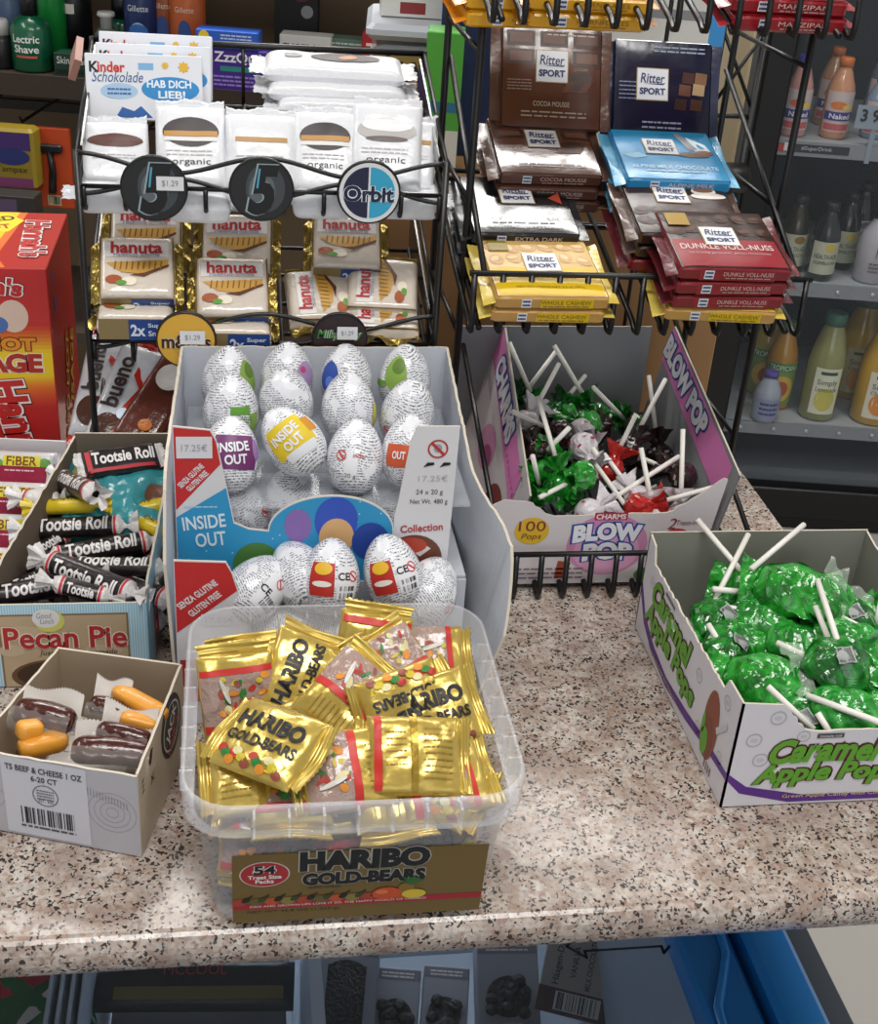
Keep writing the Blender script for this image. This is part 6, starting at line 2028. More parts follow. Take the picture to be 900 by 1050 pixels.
mb.dpoly(T, [(.001, .001), (w_ * .72, .001), (w_ * .62, .03), (w_ * .70, d_ - .001), (.001, d_ - .001)], ORG, .0002)
mb.dpoly(T, [(.001, .008), (w_ * .66, .002), (w_ * .56, .035), (w_ * .64, d_ - .001), (.001, d_ - .001)], YL, .0003)
mb.dpoly(T, [(w_ * .30, .09), (w_ * .62, .10), (w_ * .70, .135), (w_ * .55, .155), (w_ * .3, .15)], ink('#f0d62a'), .0005)
mb.dtext(T, 'RED', w_ * .50, .138, .014, ink('#5a3a10'), .0007, wid=.03, off=.03, rot=R(20)); mb.dtext(T, 'HOT', w_ * .50, .112, .014, ink('#a8401e'), .0007, wid=.03, off=.03, rot=R(20))
for o_, c, h in ((.13, ink('#2a1012'), .0006), (.10, WT, .0008), (.04, ink('#b8211f'), .0010)):
    mb.dtext(T, "Hannah's", w_ * .84, .082, .022 + o_ * .03, c, h, wid=.105 + o_ * .05, off=o_, rot=R(-86), shear=.1)
mb.build('printed_top', hb_)
mb = MB()
S = plane((HX1, HV0, 0), (0, 1, 0), (0, 0, 1))
for o_, c, h in ((.07, ink('#5a1512'), .0005), (.02, ink('#c9962a'), .0008)):
    mb.dtext(S, 'RED HOT', .07, .10, .020, c, h, wid=.10 + o_ * .04, off=o_, rot=R(66)); mb.dtext(S, 'SAUSAGE', .10, .085, .024, c, h, wid=.115 + o_ * .04, off=o_, rot=R(66))
mb.dell(S, .03, .222, .003, .005, ink('#3a5aa8'), .0003, 10); mb.dell(S, .035, .195, .005, .007, ink('#3a5aa8'), .0003, 10)
mb.build('printed_side', hb_)

# ================================================================= fruit bar carton
ft = thing('fruit_bar_carton', 'white open carton of cherry fibre bars between the sausage box and the toffee roll box', 'display box', (-.262, .905, 0), frame(0, -6))
mb = MB()
cw_, cdp = .092, .165
mb.box((cw_ / 2, cdp / 2, .003), (cw_, cdp, .004), WHITE)
for (c, d) in (((cw_ / 2, .001, .018), (cw_, .002, .036)), ((cw_ / 2, cdp - .001, .048), (cw_, .002, .094)), ((.001, cdp / 2, .02), (.002, cdp, .04)), ((cw_ - .001, cdp / 2, .02), (.002, cdp, .04))):
    mb.box(c, d, WHITE)
mb.build('carton', ft)
def fibre(i, label):
    p = ft.matrix_basis @ Vector((cw_ / 2, .028 + i * .034, .029 + i * .0122))
    t = thing('fruit_bar', label, 'fruit bar', p, frame(58, -6), 'cherry fibre bars in the white carton')
    B = MB()
    w, l = .084, .062
    S = flow(B, w, l, .018, gink('#d7d3d6'), gink('#8e1838'), gink('#c9c4c8'), .006, 50 + i, pw=10)
    B.drect(S, -w * .49, -l * .42, w * .49, l * .34, gink('#9c1a40'), .0005, 12, 6)
    B.drect(S, -w * .02, l * .28, w * .36, l * .43, ink('#d9cf2e'), .0010, 8, 3); B.dtext(S, 'FIBER', w * .17, l * .355, .008, ink('#7a3a1a'), .0012, wid=.026, off=.02)
    B.dell(S, -w * .24, l * .34, .010, .006, ink('#a0202a'), .0008, rings=2); B.dell(S, -w * .10, l * .32, .007, .004, ink('#5f9a3c'), .0009, rings=2); B.dell(S, w * .40, l * .34, .005, .004, ink('#5f9a3c'), .0009, rings=2)
    B.dlines(S, w * .0, l * .20, w * .3, l * .24, 1, ink('#e0c0ca'), i + 2, .0009, .5)
    B.build('wrapper', t)
    return t


bpy.context.view_layer.update()
for i, lab in enumerate(('cherry fibre bar at the front of the white carton', 'cherry fibre bar second from the front of the white carton', 'cherry fibre bar third from the front, below the stickered one', 'cherry fibre bar at the back of the white carton under the sausage box print')):
    fibre(i, lab)

# ================================================================= pecan pie box with toffee rolls
PB = M('pecan_board', '#9fcfe4', .5)
PIN = M('brown_board_inside', '#6f6153', .8)
pb = thing('pecan_pie_box', 'blue striped pie carton cut open and reused for wrapped toffee rolls', 'display box', (0, 0, 0))
A, Bq, Cq, Dq = Vector((-.190, .826, 0)), Vector((-.071, .826, 0)), Vector((-.055, 1.022, 0)), Vector((-.140, 1.022, 0))


def wall(p, q, pts, name, parent, m_out, m_in, deco=None, th=.0018):
    d = (q - p); S = plane(p + Vector((0, 0, .001)), d, (0, 0, 1))
    B = MB(); B.panel(S, pts(d.length), th, m_out, m_in, EDGE)
    if deco:
        deco(B, S, d.length)
    return B.build(name, parent)


def pecan_front(B, S, L):
    for i in range(60):
        u = .001 + (L - .002) * i / 60
        if u < .012 or u > L - .014 or True:
            B.dpoly(S, [(u, .001), (u + .0008, .001), (u + .0008, .074), (u, .074)], ink('#cfe8f2'), .0001)
    B.drect(S, .010, .0, L - .014, .066, ink('#8a6f4c'), .0002); B.drect(S, .0115, .0, L - .0155, .0645, ink('#bda888'), .0003)
    for i in range(14):
        B.dell(S, rnd.uniform(.016, L - .02), rnd.uniform(.004, .06), rnd.uniform(.004, .01), rnd.uniform(.003, .006), ink('#c6b294'), .00033 + .00002 * i, 14)
    B.dell(S, L * .40, .060, .011, .010, ink('#d6d46a'), .0007, 24); B.dell(S, L * .38, .0625, .010, .0085, ink('#e4e4e2'), .0008, 24)
    B.dtext(S, 'Good', L * .37, .065, .005, ink('#7d8a9a'), .0009, wid=.011, shear=.2); B.dtext(S, 'Lunch', L * .385, .060, .0045, ink('#7d8a9a'), .0009, wid=.010, shear=.2)
    for off, c, h in ((.06, ink('#efe2cc'), .0007), (.02, ink('#b52a32'), .0010)):
        B.dtext(S, 'Pecan Pie', L * .49, .045, .019 + off * .03, c, h, wid=.089 + off * .05, off=off)
    B.dtext(S, 'Just Like Homemade', L * .56, .0305, .006, ink('#4a3a2c'), .0006, wid=.058, shear=.25)
    B.dell(S, L * .42, .010, .034, .015, ink('#6a4a2c'), .0006, 28); B.dell(S, L * .42, .011, .030, .012, ink('#3f2a1a'), .0007, 28)


wall(A, Bq, lambda L: [(0, 0), (L, 0), (L, .0745), (0, .0745)], 'front_panel', pb, PB, PIN, pecan_front)
def pecan_side(B, S, L):
    B.drect(S, .0005, .001, .030, .074, ink('#9fcfe4'), .0002)
    for i in range(14):
        B.drect(S, .001 + i * .0021, .001, .0018 + i * .0021, .074, ink('#cfe8f2'), .0003)
    B.drect(S, .030, .001, L * .98, .070, ink('#8d8478'), .0002)
wall(Bq, Cq, lambda L: [(0, 0), (L, 0), (L, .120)] + torn((L - .002, .119), (.012, .086), 30, .0012, 21) + [(0, .0745)], 'side_panel', pb, PB, PIN, pecan_side)
wall(Cq, Dq, lambda L: [(0, 0), (L, 0), (L, .1205), (0, .120)], 'back_panel', pb, PB, PIN)
wall(Dq, A, lambda L: [(0, 0), (L, 0), (L, .078)] + torn((L - .008, .085), (.004, .119), 30, .0012, 22), 'side_panel', pb, PB, PIN)
mb = MB(); mb.add([A + Vector((0, 0, .002)), Bq + Vector((0, 0, .002)), Cq + Vector((0, 0, .002)), Dq + Vector((0, 0, .002))], [(0, 1, 2, 3)], PIN); mb.build('bottom_panel', pb)

DKW = M('dark_waxed_paper', '#241b1d', .35, coat=.25, bump=.3, bscale=90)
TWW = M('white_waxed_twist', '#dcd8d6', .35, coat=.2, bump=.6, bscale=130)
RS = ink('#c0303a')
ROLLP = {}
def roll(kind, c, yaw, tilt, spin, label, L=.066, r=.0088):
    """twist wrapped toffee roll; axis along local x"""
    g = 'wrapped toffee rolls'
    rot = Matrix.Rotation(R(yaw), 3, 'Z') @ Matrix.Rotation(R(-tilt), 3, 'Y') @ Matrix.Rotation(R(spin), 3, 'X')
    if kind in ROLLP:
        return dup(ROLLP[kind], c, rot, label, g)
    t = thing('toffee_roll', label, 'candy', c, rot, g)
    body = {'dark': DKW, 'mini': DKW, 'yellow': M('yellow_waxed_paper', '#d8bd28', .35, coat=.25, bump=.3), 'white': TWW, 'brown': M('brown_waxed_paper', '#54473f', .4, coat=.2, bump=.4)}[kind]
    if kind == 'mini':
        L, r = .030, .0068
    if kind == 'yellow':
        L, r = .036, .0065
    if kind == 'white':
        L, r = .022, .009
    X = Matrix.Rotation(R(90), 4, 'Y')
    B = MB(); B.lathe([(r * .97, -L / 2), (r, -L / 2 + .003), (r, L / 2 - .003), (r * .97, L / 2)], body, 16, X)
    S = lambda u, v, h=0.0: Vector((u, -(r + h) * math.sin(-v / r), (r + h) * math.cos(v / r)))
    if kind in ('dark', 'brown'):
        B.dtext(S, 'Tootsie Roll', 0, -.0055, .0115, ink('#e4e0de'), .0006, wid=L * .84, off=.03, shear=.1, fine=.12)
        B.dlines(S, -L * .3, .006, L * .3, .009, 1, ink('#b9b2b0'), 4, .0006, .4)
        B.dtext(S, 'Tootsie Roll', 0, .018, .0115, ink('#e4e0de'), .0006, wid=L * .84, off=.03, shear=.1, fine=.12)
    elif kind == 'mini':
        B.dtext(S, 'Tootsie', 0, -.0045, .008, ink('#e4e0de'), .0006, wid=L * .7, off=.03, fine=.12)
    elif kind == 'yellow':
        B.dtext(S, 'CHEWS', 0, .001, .005, ink('#6a5410'), .0006, wid=L * .6, off=.01)
    B.build('wrapper', t)
    for sg in (-1, 1):
        F = MB()
        prof = [(r, 0), (r, .003), (r * .99, .0035), (r * .98, .005), (r * .40, .009), (r * .34, .011), (r * .8, .016), (r * 1.15, .021)]
        def P(a, b, sg=sg):
            i = min(7, round(b * 7)); rr, z = prof[i]
            an = 2 * math.pi * a
            k = 0 if i < 3 else (.12 if i < 6 else .45)
            rr *= 1 + k * math.sin(4 * an + sg) * .7 + k * .4 * math.sin(7 * an + 2)
            return Vector((sg * (L / 2 - .002 + z), rr * math.cos(an) * (1 if i < 6 else .75), rr * math.sin(an)))
        wmat = TWW if kind != 'yellow' else body
        F.grid(P, 22, 7, wmat, smooth=False, flip=sg > 0)
        if kind != 'yellow':
            S2 = lambda u, v, h=0.0, sg=sg: Vector((sg * (L / 2 - .002 + v), (r + h) * math.cos(u / r), (r + h) * math.sin(u / r)))
            F.drect(S2, 0, .0008, 2 * math.pi * r, .0028, RS, .0006, 20, 1)
        F.build('twisted_end', t, label='' if kind == 'yellow' else 'white twisted end with a red stripe')
    ROLLP[kind] = t
    return t


rl = (
    ('dark', 77, 541, .077, -2, 4, 0, 'dark toffee roll lying across the middle of the heap with its name facing up'),
    ('brown', 79, 498, .104, -62, 16, 0, 'faded brown toffee roll leaning on the left wall of the pie carton'),
    ('dark', 104, 563, .072, 14, 3, 0, 'dark toffee roll below the one lying across the middle'),
    ('dark', 116, 583, .070, -6, 2, -30, 'dark toffee roll with its white twist towards the egg box'),
    ('dark', 92, 591, .080, -30, -5, 180, 'dark toffee roll slanting over the front heap with its name upside down'),
    ('dark', 42, 604, .068, 12, 3, 0, 'dark toffee roll slanting up at the front wall'),
    ('mini', 28, 597, .062, 30, 8, 0, 'small toffee roll in the front corner beside the fruit bars'),
    ('mini', 84, 605, .078, -12, -10, 20, 'small toffee roll lying on the front edge of the heap'),
    ('dark', 60, 575, .060, 8, 2, 0, 'dark toffee roll buried under the crossing rolls'),
    ('dark', 130, 600, .060, -30, -4, 40, 'dark toffee roll near the front corner by the egg box'),
    ('mini', 142, 510, .078, 18, 6, 30, 'small white printed toffee roll beside the teal bag'),
    ('mini', 150, 494, .086, -40, 12, 0, 'small dark toffee roll with two white twists on the teal bag'),
    ('yellow', 158, 541, .080, -38, 0, 0, 'yellow chewy candy roll at the egg box side'),
    ('yellow', 142, 523, .084, 10, 8, 0, 'yellow chewy candy roll under the small white printed one'),
    ('yellow', 68, 519, .090, -14, 10, 0, 'yellow and orange twisted candy under the faded brown roll'),
    ('white', 42, 513, .084, -30, 10, 0, 'white and red twisted candy on the left edge of the pie carton'),
    ('dark', 138, 552, .062, -24, 4, 20, 'dark toffee roll half under the yellow chewy one'),
    ('mini', 152, 562, .058, -60, 6, 0, 'small toffee roll against the torn side next to the egg box'),
    ('dark', 46, 602, .054, 10, 0, 0, 'dark toffee roll lying lowest at the front wall'),
    ('mini', 118, 609, .060, 20, 0, 0, 'small toffee roll at the front under the slanting roll'),
    ('mini', 142, 585, .060, 50, 0, 0, 'small toffee roll wedged in the corner by the red egg box print'),
    ('mini', 48, 560, .066, 40, 10, 0, 'small toffee roll with a white twist under the middle roll end'),
)
for k, x, y, z, yw, tl, sp_, lab in rl:
    roll(k, atz(x, y, z), yw, tl, sp_, lab)
for i, (x, v) in enumerate(((-.15, .868), (-.10, .868), (-.14, .90), (-.09, .90), (-.12, .94), (-.085, .95), (-.12, .98))):
    roll('dark', Vector((x, v, .016 + .012 * (i % 2))), (0, 8, -10, 20, 40, -30, 60)[i], 0, 0, 'dark toffee roll buried at the bottom of the pie carton')
# flat bar and teal bag
t = thing('toffee_bar', 'flat dark toffee bar with large white name lying on the teal bag', 'candy', atz(124, 472, .112), frame(26, 16))
B = MB(); S = flow(B, .062, .026, .010, DKW, DKW, TWW, .008, 71, pw=8)
B.dtext(S, 'Tootsie Roll', .002, .001, .0125, ink('#e8e4e2'), .0008, wid=.052, off=.03, shear=.1)
B.drect(S, -.031, -.012, .031, -.0095, RS, .0009, 10, 1); B.drect(S, -.029, -.013, -.025, .013, RS, .0008, 1, 6)
B.build('wrapper', t)
TEAL = M('teal_bag_film', '#3a9098', .25, coat=.4, bump=.9, bscale=45)
t = thing('teal_candy_bag', 'crumpled teal candy bag filling the back of the pie carton', 'candy bag', Vector((-.100, .975, .078)), frame(22, -4))
B = MB(); S = flow(B, .098, .088, .046, TEAL, TEAL, TEAL, .008, 72, pw=3.2, wr=.009, nu=40, nv=36, wf=48)
B.dlines(S, .0, .022, .04, .03, 1, ink('#183f48'), 3, .001, .5); B.dell(S, -.03, .018, .012, .012, ink('#b9b46a'), .001, rings=3); B.dell(S, .034, -.004, .013, .010, ink('#6f4630'), .001, rings=3); B.dpoly(S, [(.03, .03), (.036, .036), (.042, .03), (.036, .026)], ink('#183f48'), .0012)
B.build('film_bag', t)
t = thing('small_snack_pouch', 'small dark pouch with a red and white printed strip under the toffee rolls', 'candy bag', atz(128, 520, .072), frame(20, 10))
B = MB(); S = flow(B, .05, .034, .012, M('dark_pouch', '#4a3230', .25, coat=.4, bump=.6), DKW, None, seed=73, wr=.0015)
B.drect(S, -.022, .008, .022, .014, ink('#d8cfcf'), .0008, 8, 2); B.drect(S, -.022, .004, .022, .008, RS, .0008, 8, 2); B.dlines(S, -.02, -.012, .02, .002, 3, ink('#9a8480'), 5, .0009, .4)
B.build('film_bag', t)

# ================================================================= meat stick box
MB_O = M('meat_box_print', '#b9b7bd', .55)
MB_I = M('meat_box_inside', '#a39079', .8)
MB_S = M('meat_box_side', '#bfb09a', .6)
mt = thing('meat_stick_box', 'low open carton of meat and cheese sticks with a barcode label at the counter edge', 'display box', (0, 0, 0))
FRm, BRm = Vector((-.0665, .638, 0)), Vector((-.0415, .741, 0))
dirm = Vector((-.949, .316, 0)).normalized()
FLm, BLm = FRm + dirm * .112, Vector((-.128, .765, 0))


def meat_front(B, S, L):
    for k in range(7):     # printed contour lines
        for q, (cx, cz) in enumerate(((L - .018, .034), (.012, .03))):
            B.dring(S, cx, cz, .004 + .004 * k, .0044 + .004 * k, ink('#9c9aa4'), .00015, 30) if (.004 + .004 * k) < min(cz, .0665 - cz, L - cx if q == 0 else 9, 99 if q == 0 else cx) else None
    for k in range(14):
        B.dpoly(S, [(L - .034 + k * .002, .046 - k * .0006), (L - .0335 + k * .002, .046 - k * .0006), (L - .0335 + k * .002, .052 - k * .0006), (L - .034 + k * .002, .052 - k * .0006)], ink('#8f8d98'), .0002)
    B.drect(S, L - .092, .002, L - .034, .066, ink('#cfd0d8'), .0004)
    u = L - .063
    B.dtext(S, 'TS BEEF & CHEESE 1 OZ', u, .058, .0048, ink('#3a3a40'), .0007, wid=.052, off=.02); B.dtext(S, '6-20 CT', u, .051, .0045, ink('#3a3a40'), .0007, wid=.018, off=.02)
    B.dring(S, u, .038, .0082, .0088, ink('#4a4a52'), .0007, 30); B.dlines(S, u - .006, .034, u + .006, .043, 4, ink('#5a5a62'), 7, .0007, .35); B.dtext(S, 'EST. 305', u, .0335, .0026, ink('#4a4a52'), .0008, wid=.010)
    B.dbar(S, u - .019, .012, u + .019, .026, K, 11, .0007, 44); B.dlines(S, u - .019, .008, u + .019, .011, 1, ink('#4a4a52'), 8, .0007, .5)


wall(FLm, FRm, lambda L: [(0, 0), (L, 0), (L, .068)] + torn((L - .002, .0675), (0, .066), 14, .0006, 31), 'front_panel', mt, MB_O, MB_I, meat_front)
def meat_side(B, S, L):
    B.dell(S, L * .70, .050, .022, .026, ink('#16161a'), .0002, 30, .5) ; B.dring(S, L * .70, .050, .017, .0185, ink('#c9c4bc'), .0004, 30)
    B.dtext(S, 'JACK', L * .70, .052, .013, ink('#d8d2c8'), .0006, wid=.028, off=.03, rot=R(40)); B.dtext(S, "LINK'S", L * .72, .040, .010, ink('#a8302a'), .0006, wid=.028, off=.03, rot=R(40))
    B.dtext(S, 'x', L * .28, .042, .007, ink('#4a443c'), .0004); B.dlines(S, L * .08, .045, L * .12, .058, 3, ink('#5a5248'), 4, .0004, .4)
    for k in range(5):
        B.dring(S, L * .3, .026, .004 + .0035 * k, .0043 + .0035 * k, ink('#a3967f'), .00015, 26)
wall(FRm, BRm, lambda L: [(0, 0), (L, 0), (L, .079)] + torn((L - .001, .079), (.003, .0675), 16, .0006, 32), 'side_panel', mt, MB_S, MB_I, meat_side)
wall(BRm, BLm, lambda L: [(0, 0), (L, 0), (L, .079), (0, .079)], 'back_panel', mt, MB_O, MB_I)
wall(BLm, FLm, lambda L: [(0, 0), (L, 0)] + torn((L, .066), (0, .079), 16, .0006, 33), 'side_panel', mt, MB_O, MB_I)
mb = MB(); mb.add([p + Vector((0, 0, .002)) for p in (FLm, FRm, BRm, BLm)], [(0, 1, 2, 3)], MB_I); mb.build('bottom_panel', mt)

MEAT = M('dried_meat', '#43170f', .24, coat=.5, bump=.5, bscale=70)
CHZ = M('orange_cheese', '#e09a34', .4, coat=.2, bump=.25, bscale=50)
SLV = M('clear_sleeve', '#e2ddd8', .12, coat=.4, alpha=.13, bump=.4)
SLB = M('white_sleeve_back', '#d6cfc8', .4)


def stickpack(meat, cheese, label, z, lift=.012):
    """meat and cheese sticks lie side by side in a serrated film sleeve; ends given as pixels at height z"""
    (m0, m1, mr), (c0, c1, cr) = meat, cheese
    a, b = atz(*m0, z), atz(*m1, z - .004)
    t = thing('meat_snack_pack', label, 'snack pack', (a + b) / 2, None, 'beef and cheese stick packs')
    o = (a + b) / 2
    B = MB()
    n = 18
    pts = [(a - o).lerp(b - o, i / n) + Vector((0, 0, .002 * math.sin(i / n * math.pi))) for i in range(n + 1)]
    def tap(pts, r, B, m, sq_=1.0):
        X = []
        k = len(pts)
        for i in range(k):
            e = min(i, k - 1 - i)
            X.append(r if e > 2 else r * (.62, .88, .97)[e])
        vs, fs = [], []
        d = (pts[-1] - pts[0]).normalized(); s = d.cross(Vector((0, 0, 1))).normalized(); u = s.cross(d)
        for i, p in enumerate(pts):
            for j in range(14):
                q = 2 * math.pi * j / 14
                w = 1 + .05 * noise.noise(p * 90 + Vector((j, 0, 0)))
                cx_, sx_ = math.cos(q), math.sin(q)
                cx_, sx_ = math.copysign(abs(cx_) ** sq_, cx_), math.copysign(abs(sx_) ** sq_, sx_)
                vs.append(p + s * X[i] * w * cx_ + u * X[i] * .9 * w * sx_)
        for i in range(k - 1):
            for j in range(14):
                fs.append((i * 14 + j, i * 14 + (j + 1) % 14, (i + 1) * 14 + (j + 1) % 14, (i + 1) * 14 + j))
        fs += [tuple(range(13, -1, -1)), tuple((k - 1) * 14 + j for j in range(14))]
        B.add(vs, fs, m, True)
    tap(pts, mr, B, MEAT); B.build('meat_stick', t)
    c_, d_ = atz(*c0, z + .001) - o, atz(*c1, z - .003) - o
    B = MB(); pts2 = [c_.lerp(d_, i / 12) for i in range(13)]; tap(pts2, cr, B, CHZ, .55); B.build('cheese_stick', t)
    # sleeve: back sheet with a serrated, curled upper edge and a clear front
    B = MB()
    ax = (b - a).normalized(); up = Vector((0, 0, 1)); sd = up.cross(ax).normalized()
    L = (b - a).length + .001
    def P(u, v):
        x = (u - .5) * L
        zz_ = -mr - .001 + lift * v + (.0016 if (v > .99 and int(u * 40) % 2) else 0) + .003 * math.sin(6 * u + z * 300) * v
        return ax * x + sd * (.003 + .016 * v) + up * (zz_ + .006 * v)
    B.grid(P, 40, 8, SLB)
    B.build('film_back', t, label='white film back with a serrated edge')
    B = MB()
    def P2(u, v):
        x = (u - .5) * L * .98
        an = math.pi * (1.0 + .12 - v * .55)
        rr = mr * 1.3
        return ax * x + sd * (rr * math.cos(an) - cr * .35) + up * (rr * math.sin(an) * .85 - .002 + .0004 * math.sin(25 * u + 4 * v))
    B.grid(P2, 30, 12, SLV)
    B.build('film_front', t, label='clear film front')
    return t


stickpack(((74, 769), (156, 775), .0100), ((20, 768), (68, 757), .0075), 'meat and cheese pack at the front of the low carton with a long dark stick', .064)
stickpack(((16, 728), (76, 741), .0095), ((18, 750), (42, 746), .0065), 'meat and cheese pack with a dark rounded stick end against the left carton wall', .074)
stickpack(((100, 749), (154, 761), .0075), ((124, 736), (164, 745), .006), 'meat and cheese pack in the middle of the low carton under the pointed sleeve', .068)
stickpack(((92, 722), (128, 731), .007), ((118, 708), (169, 735), .0066), 'meat and cheese pack at the back of the low carton with the brightest cheese stick', .072)
for i in range(3):
    p = FRm + dirm * (.046 + .018 * i) + Vector((.006, .035 + .02 * i, 0))
    t = thing('meat_snack_pack', 'meat and cheese pack hidden at the bottom of the low carton', 'snack pack', (p.x, p.y, .02), frame(0, -18), 'beef and cheese stick packs')
    B = MB(); B.tube([(-.030, 0, 0), (-.026, 0, 0), (.026, 0, 0), (.030, 0, 0)], .009, MEAT, 12); B.build('meat_stick', t)
    B = MB(); B.box((0, 0, .012), (.06, .024, .012), SLB, bev=.003); B.build('film_back', t)

# ================================================================= clear tub of gummy packs
TUBM = M('clear_tub_plastic', '#d5d9e2', .14, coat=.3, alpha=.30)
RIMM = M('frosted_tub_rim', '#e6e8ee', .2, coat=.3, alpha=.30)
tt = thing('gummy_tub', 'rectangular clear plastic tub with gold front label full of gummy packs at the counter edge', 'tub', (.0655, .660, 0))


def rr_ring(w, d, r, z, n=7):
    out = []
    for cx, cy_, a0 in ((w / 2 - r, -d / 2 + r, -90), (w / 2 - r, d / 2 - r, 0), (-w / 2 + r, d / 2 - r, 90), (-w / 2 + r, -d / 2 + r, 180)):
        for i in range(n + 1):
            a = R(a0 + 90 * i / n)
            out.append(Vector((cx + r * math.cos(a), cy_ + r * math.sin(a), z)))
    return out


def loft(B, rings, m, cap0=False, cap1=False):
    k = len(rings[0])
    vs = sum(rings, [])
    fs = [(i * k + j, i * k + (j + 1) % k, (i + 1) * k + (j + 1) % k, (i + 1) * k + j) for i in range(len(rings) - 1) for j in range(k)]
    if cap0:
        fs.append(tuple(range(k - 1, -1, -1)))
    B.add(vs, fs, m, True)


TW0, TD0, TW1, TD1 = .170, .173, .190, .192
B = MB()
loft(B, [rr_ring(TW0 - .012, TD0 - .012, .016, .001), rr_ring(TW0 - .002, TD0 - .002, .02, .004), rr_ring(TW0 + .002, TD0 + .002, .022, .010), rr_ring(TW1, TD1, .026, .090)], TUBM, cap0=True)
B.build('body', tt)
B = MB()
loft(B, [rr_ring(TW1, TD1, .026, .088), rr_ring(TW1 + .010, TD1 + .010, .029, .0885), rr_ring(TW1 + .013, TD1 + .013, .030, .090), rr_ring(TW1 + .014, TD1 + .014, .030, .106), rr_ring(TW1 + .015, TD1 + .016, .031, .111), rr_ring(TW1 + .011, TD1 + .011, .030, .1135), rr_ring(TW1 + .0085, TD1 + .0085, .029, .112), rr_ring(TW1 + .007, TD1 + .007, .028, .092), rr_ring(TW1, TD1, .026, .0885)], RIMM)
for i in range(7):
    for sx in (-1, 1):
        B.box((-.06 + .12 * i / 6, sx * (TD1 / 2 + .0045), .098), (.0014, .008, .015), RIMM)
        B.box((sx * (TW1 / 2 + .0045), -.06 + .12 * i / 6, .098), (.008, .0014, .015), RIMM)
B.build('rim', tt, label='frosted stepped rim')
# front label wraps the leaning front wall
fy0, fy1 = -TD0 / 2 - .0012, -TD1 / 2 - .0012
WAL = lambda u, v, h=0.0: Vector((u, fy0 + (fy1 - fy0) * (v - .010) / .080 - h, v))
LB_ = M('gold_brown_label', '#7d6638', .35, metal=.25)
B = MB()
lx0, lx1, lz0, lz1 = -.073, .0805, .006, .069
B.drect(WAL, lx0, lz0, lx1, lz1, LB_, .0002, 4, 2)
lw = lx1 - lx0
GRY = ink('#b9b6ac')
for off, c, h in ((.10, GRY, .0004), (.06, K, .0007)):
    B.dtext(WAL, 'HARIBO', lx0 + lw * .515, .061, .0165 + off * .03, c, h, wid=.076 + off * .04, off=off)
    B.dtext(WAL, 'GOLD-BEARS', lx0 + lw * .515, .0445, .0098 + off * .03, c, h, wid=.073 + off * .03, off=off)
B.dell(WAL, lx0 + lw * .125, .051, .0150, .0115, ink('#d8c9c4'), .0004, 36); B.dell(WAL, lx0 + lw * .125, .051, .0142, .0107, ink('#b02a2e'), .0006, 36)
for off, c, h in ((.09, ink('#e6e2e0'), .0008), (.03, K, .0011)):
    B.dtext(WAL, '54', lx0 + lw * .125, .0555, .0075, c, h, wid=.0125 + off * .02, off=off)
B.dtext(WAL, 'Treat Size', lx0 + lw * .125, .0490, .0036, ink('#efe9e6'), .0009, wid=.020, off=.03); B.dtext(WAL, 'Packs', lx0 + lw * .125, .0450, .0036, ink('#efe9e6'), .0009, wid=.011, off=.03)
B.dtext(WAL, 'GUMMI CANDIES', lx0 + lw * .36, .0365, .0022, ink('#3a2c14'), .0005, wid=.020)
B.drect(WAL, lx0, .0185, lx1, .0235, ink('#a82330'), .0004, 4, 1)
B.dtext(WAL, 'KIDS AND GROWN-UPS LOVE IT SO, THE HAPPY WORLD OF HARIBO!', lx0 + lw * .42, .0210, .0022, ink('#e3d2cf'), .0006, wid=.108, off=.01)
B.dtext(WAL, 'NET WT 46.8 OZ (1,325 g)', lx0 + lw * .24, .0155, .0026, ink('#2a2010'), .0005, wid=.056)
fr = random.Random(5)
for i in range(11):     # row of printed fruit
    u = lx0 + .004 + i * .0098
    B.dell(WAL, u, .0255, .0045, .0036, ink(('#a8412c', '#6b5a2a', '#b9532c', '#8a7a3a')[i % 4]), .0005 + .00002 * i, 14)
    B.dell(WAL, u + .004, .0275, .0030, .0020, ink(('#22201a', '#39422a')[i % 2]), .0007, 10, .6)
    B.dpoly(WAL, [(u + .004, .029), (u + .0085, .0325), (u + .0078, .0302)], ink('#2a2a22'), .0007)
B.dell(WAL, lx1 - .060, .0278, .0090, .0058, ink('#c9512a'), .0009, 22); B.dell(WAL, lx1 - .063, .0295, .0040, .0020, ink('#e07a4a'), .0010, 12); B.dell(WAL, lx1 - .043, .0262, .0075, .0042, ink('#d8bd3a'), .0009, 18)
B.dell(WAL, lx1 - .048, .032, .005, .005, ink('#8a6a2a'), .0008, 14)
for k in range(7):
    a = R(30 + k * 22); B.dpoly(WAL, [(lx1 - .046, .035), (lx1 - .046 + .009 * math.cos(a) - .001, .036 + .008 * math.sin(a)), (lx1 - .044 + .007 * math.cos(a), .035 + .006 * math.sin(a))], ink('#2f6a34'), .0009)
B.build('front_label', tt, label='gold label with black lettering and a row of fruit')

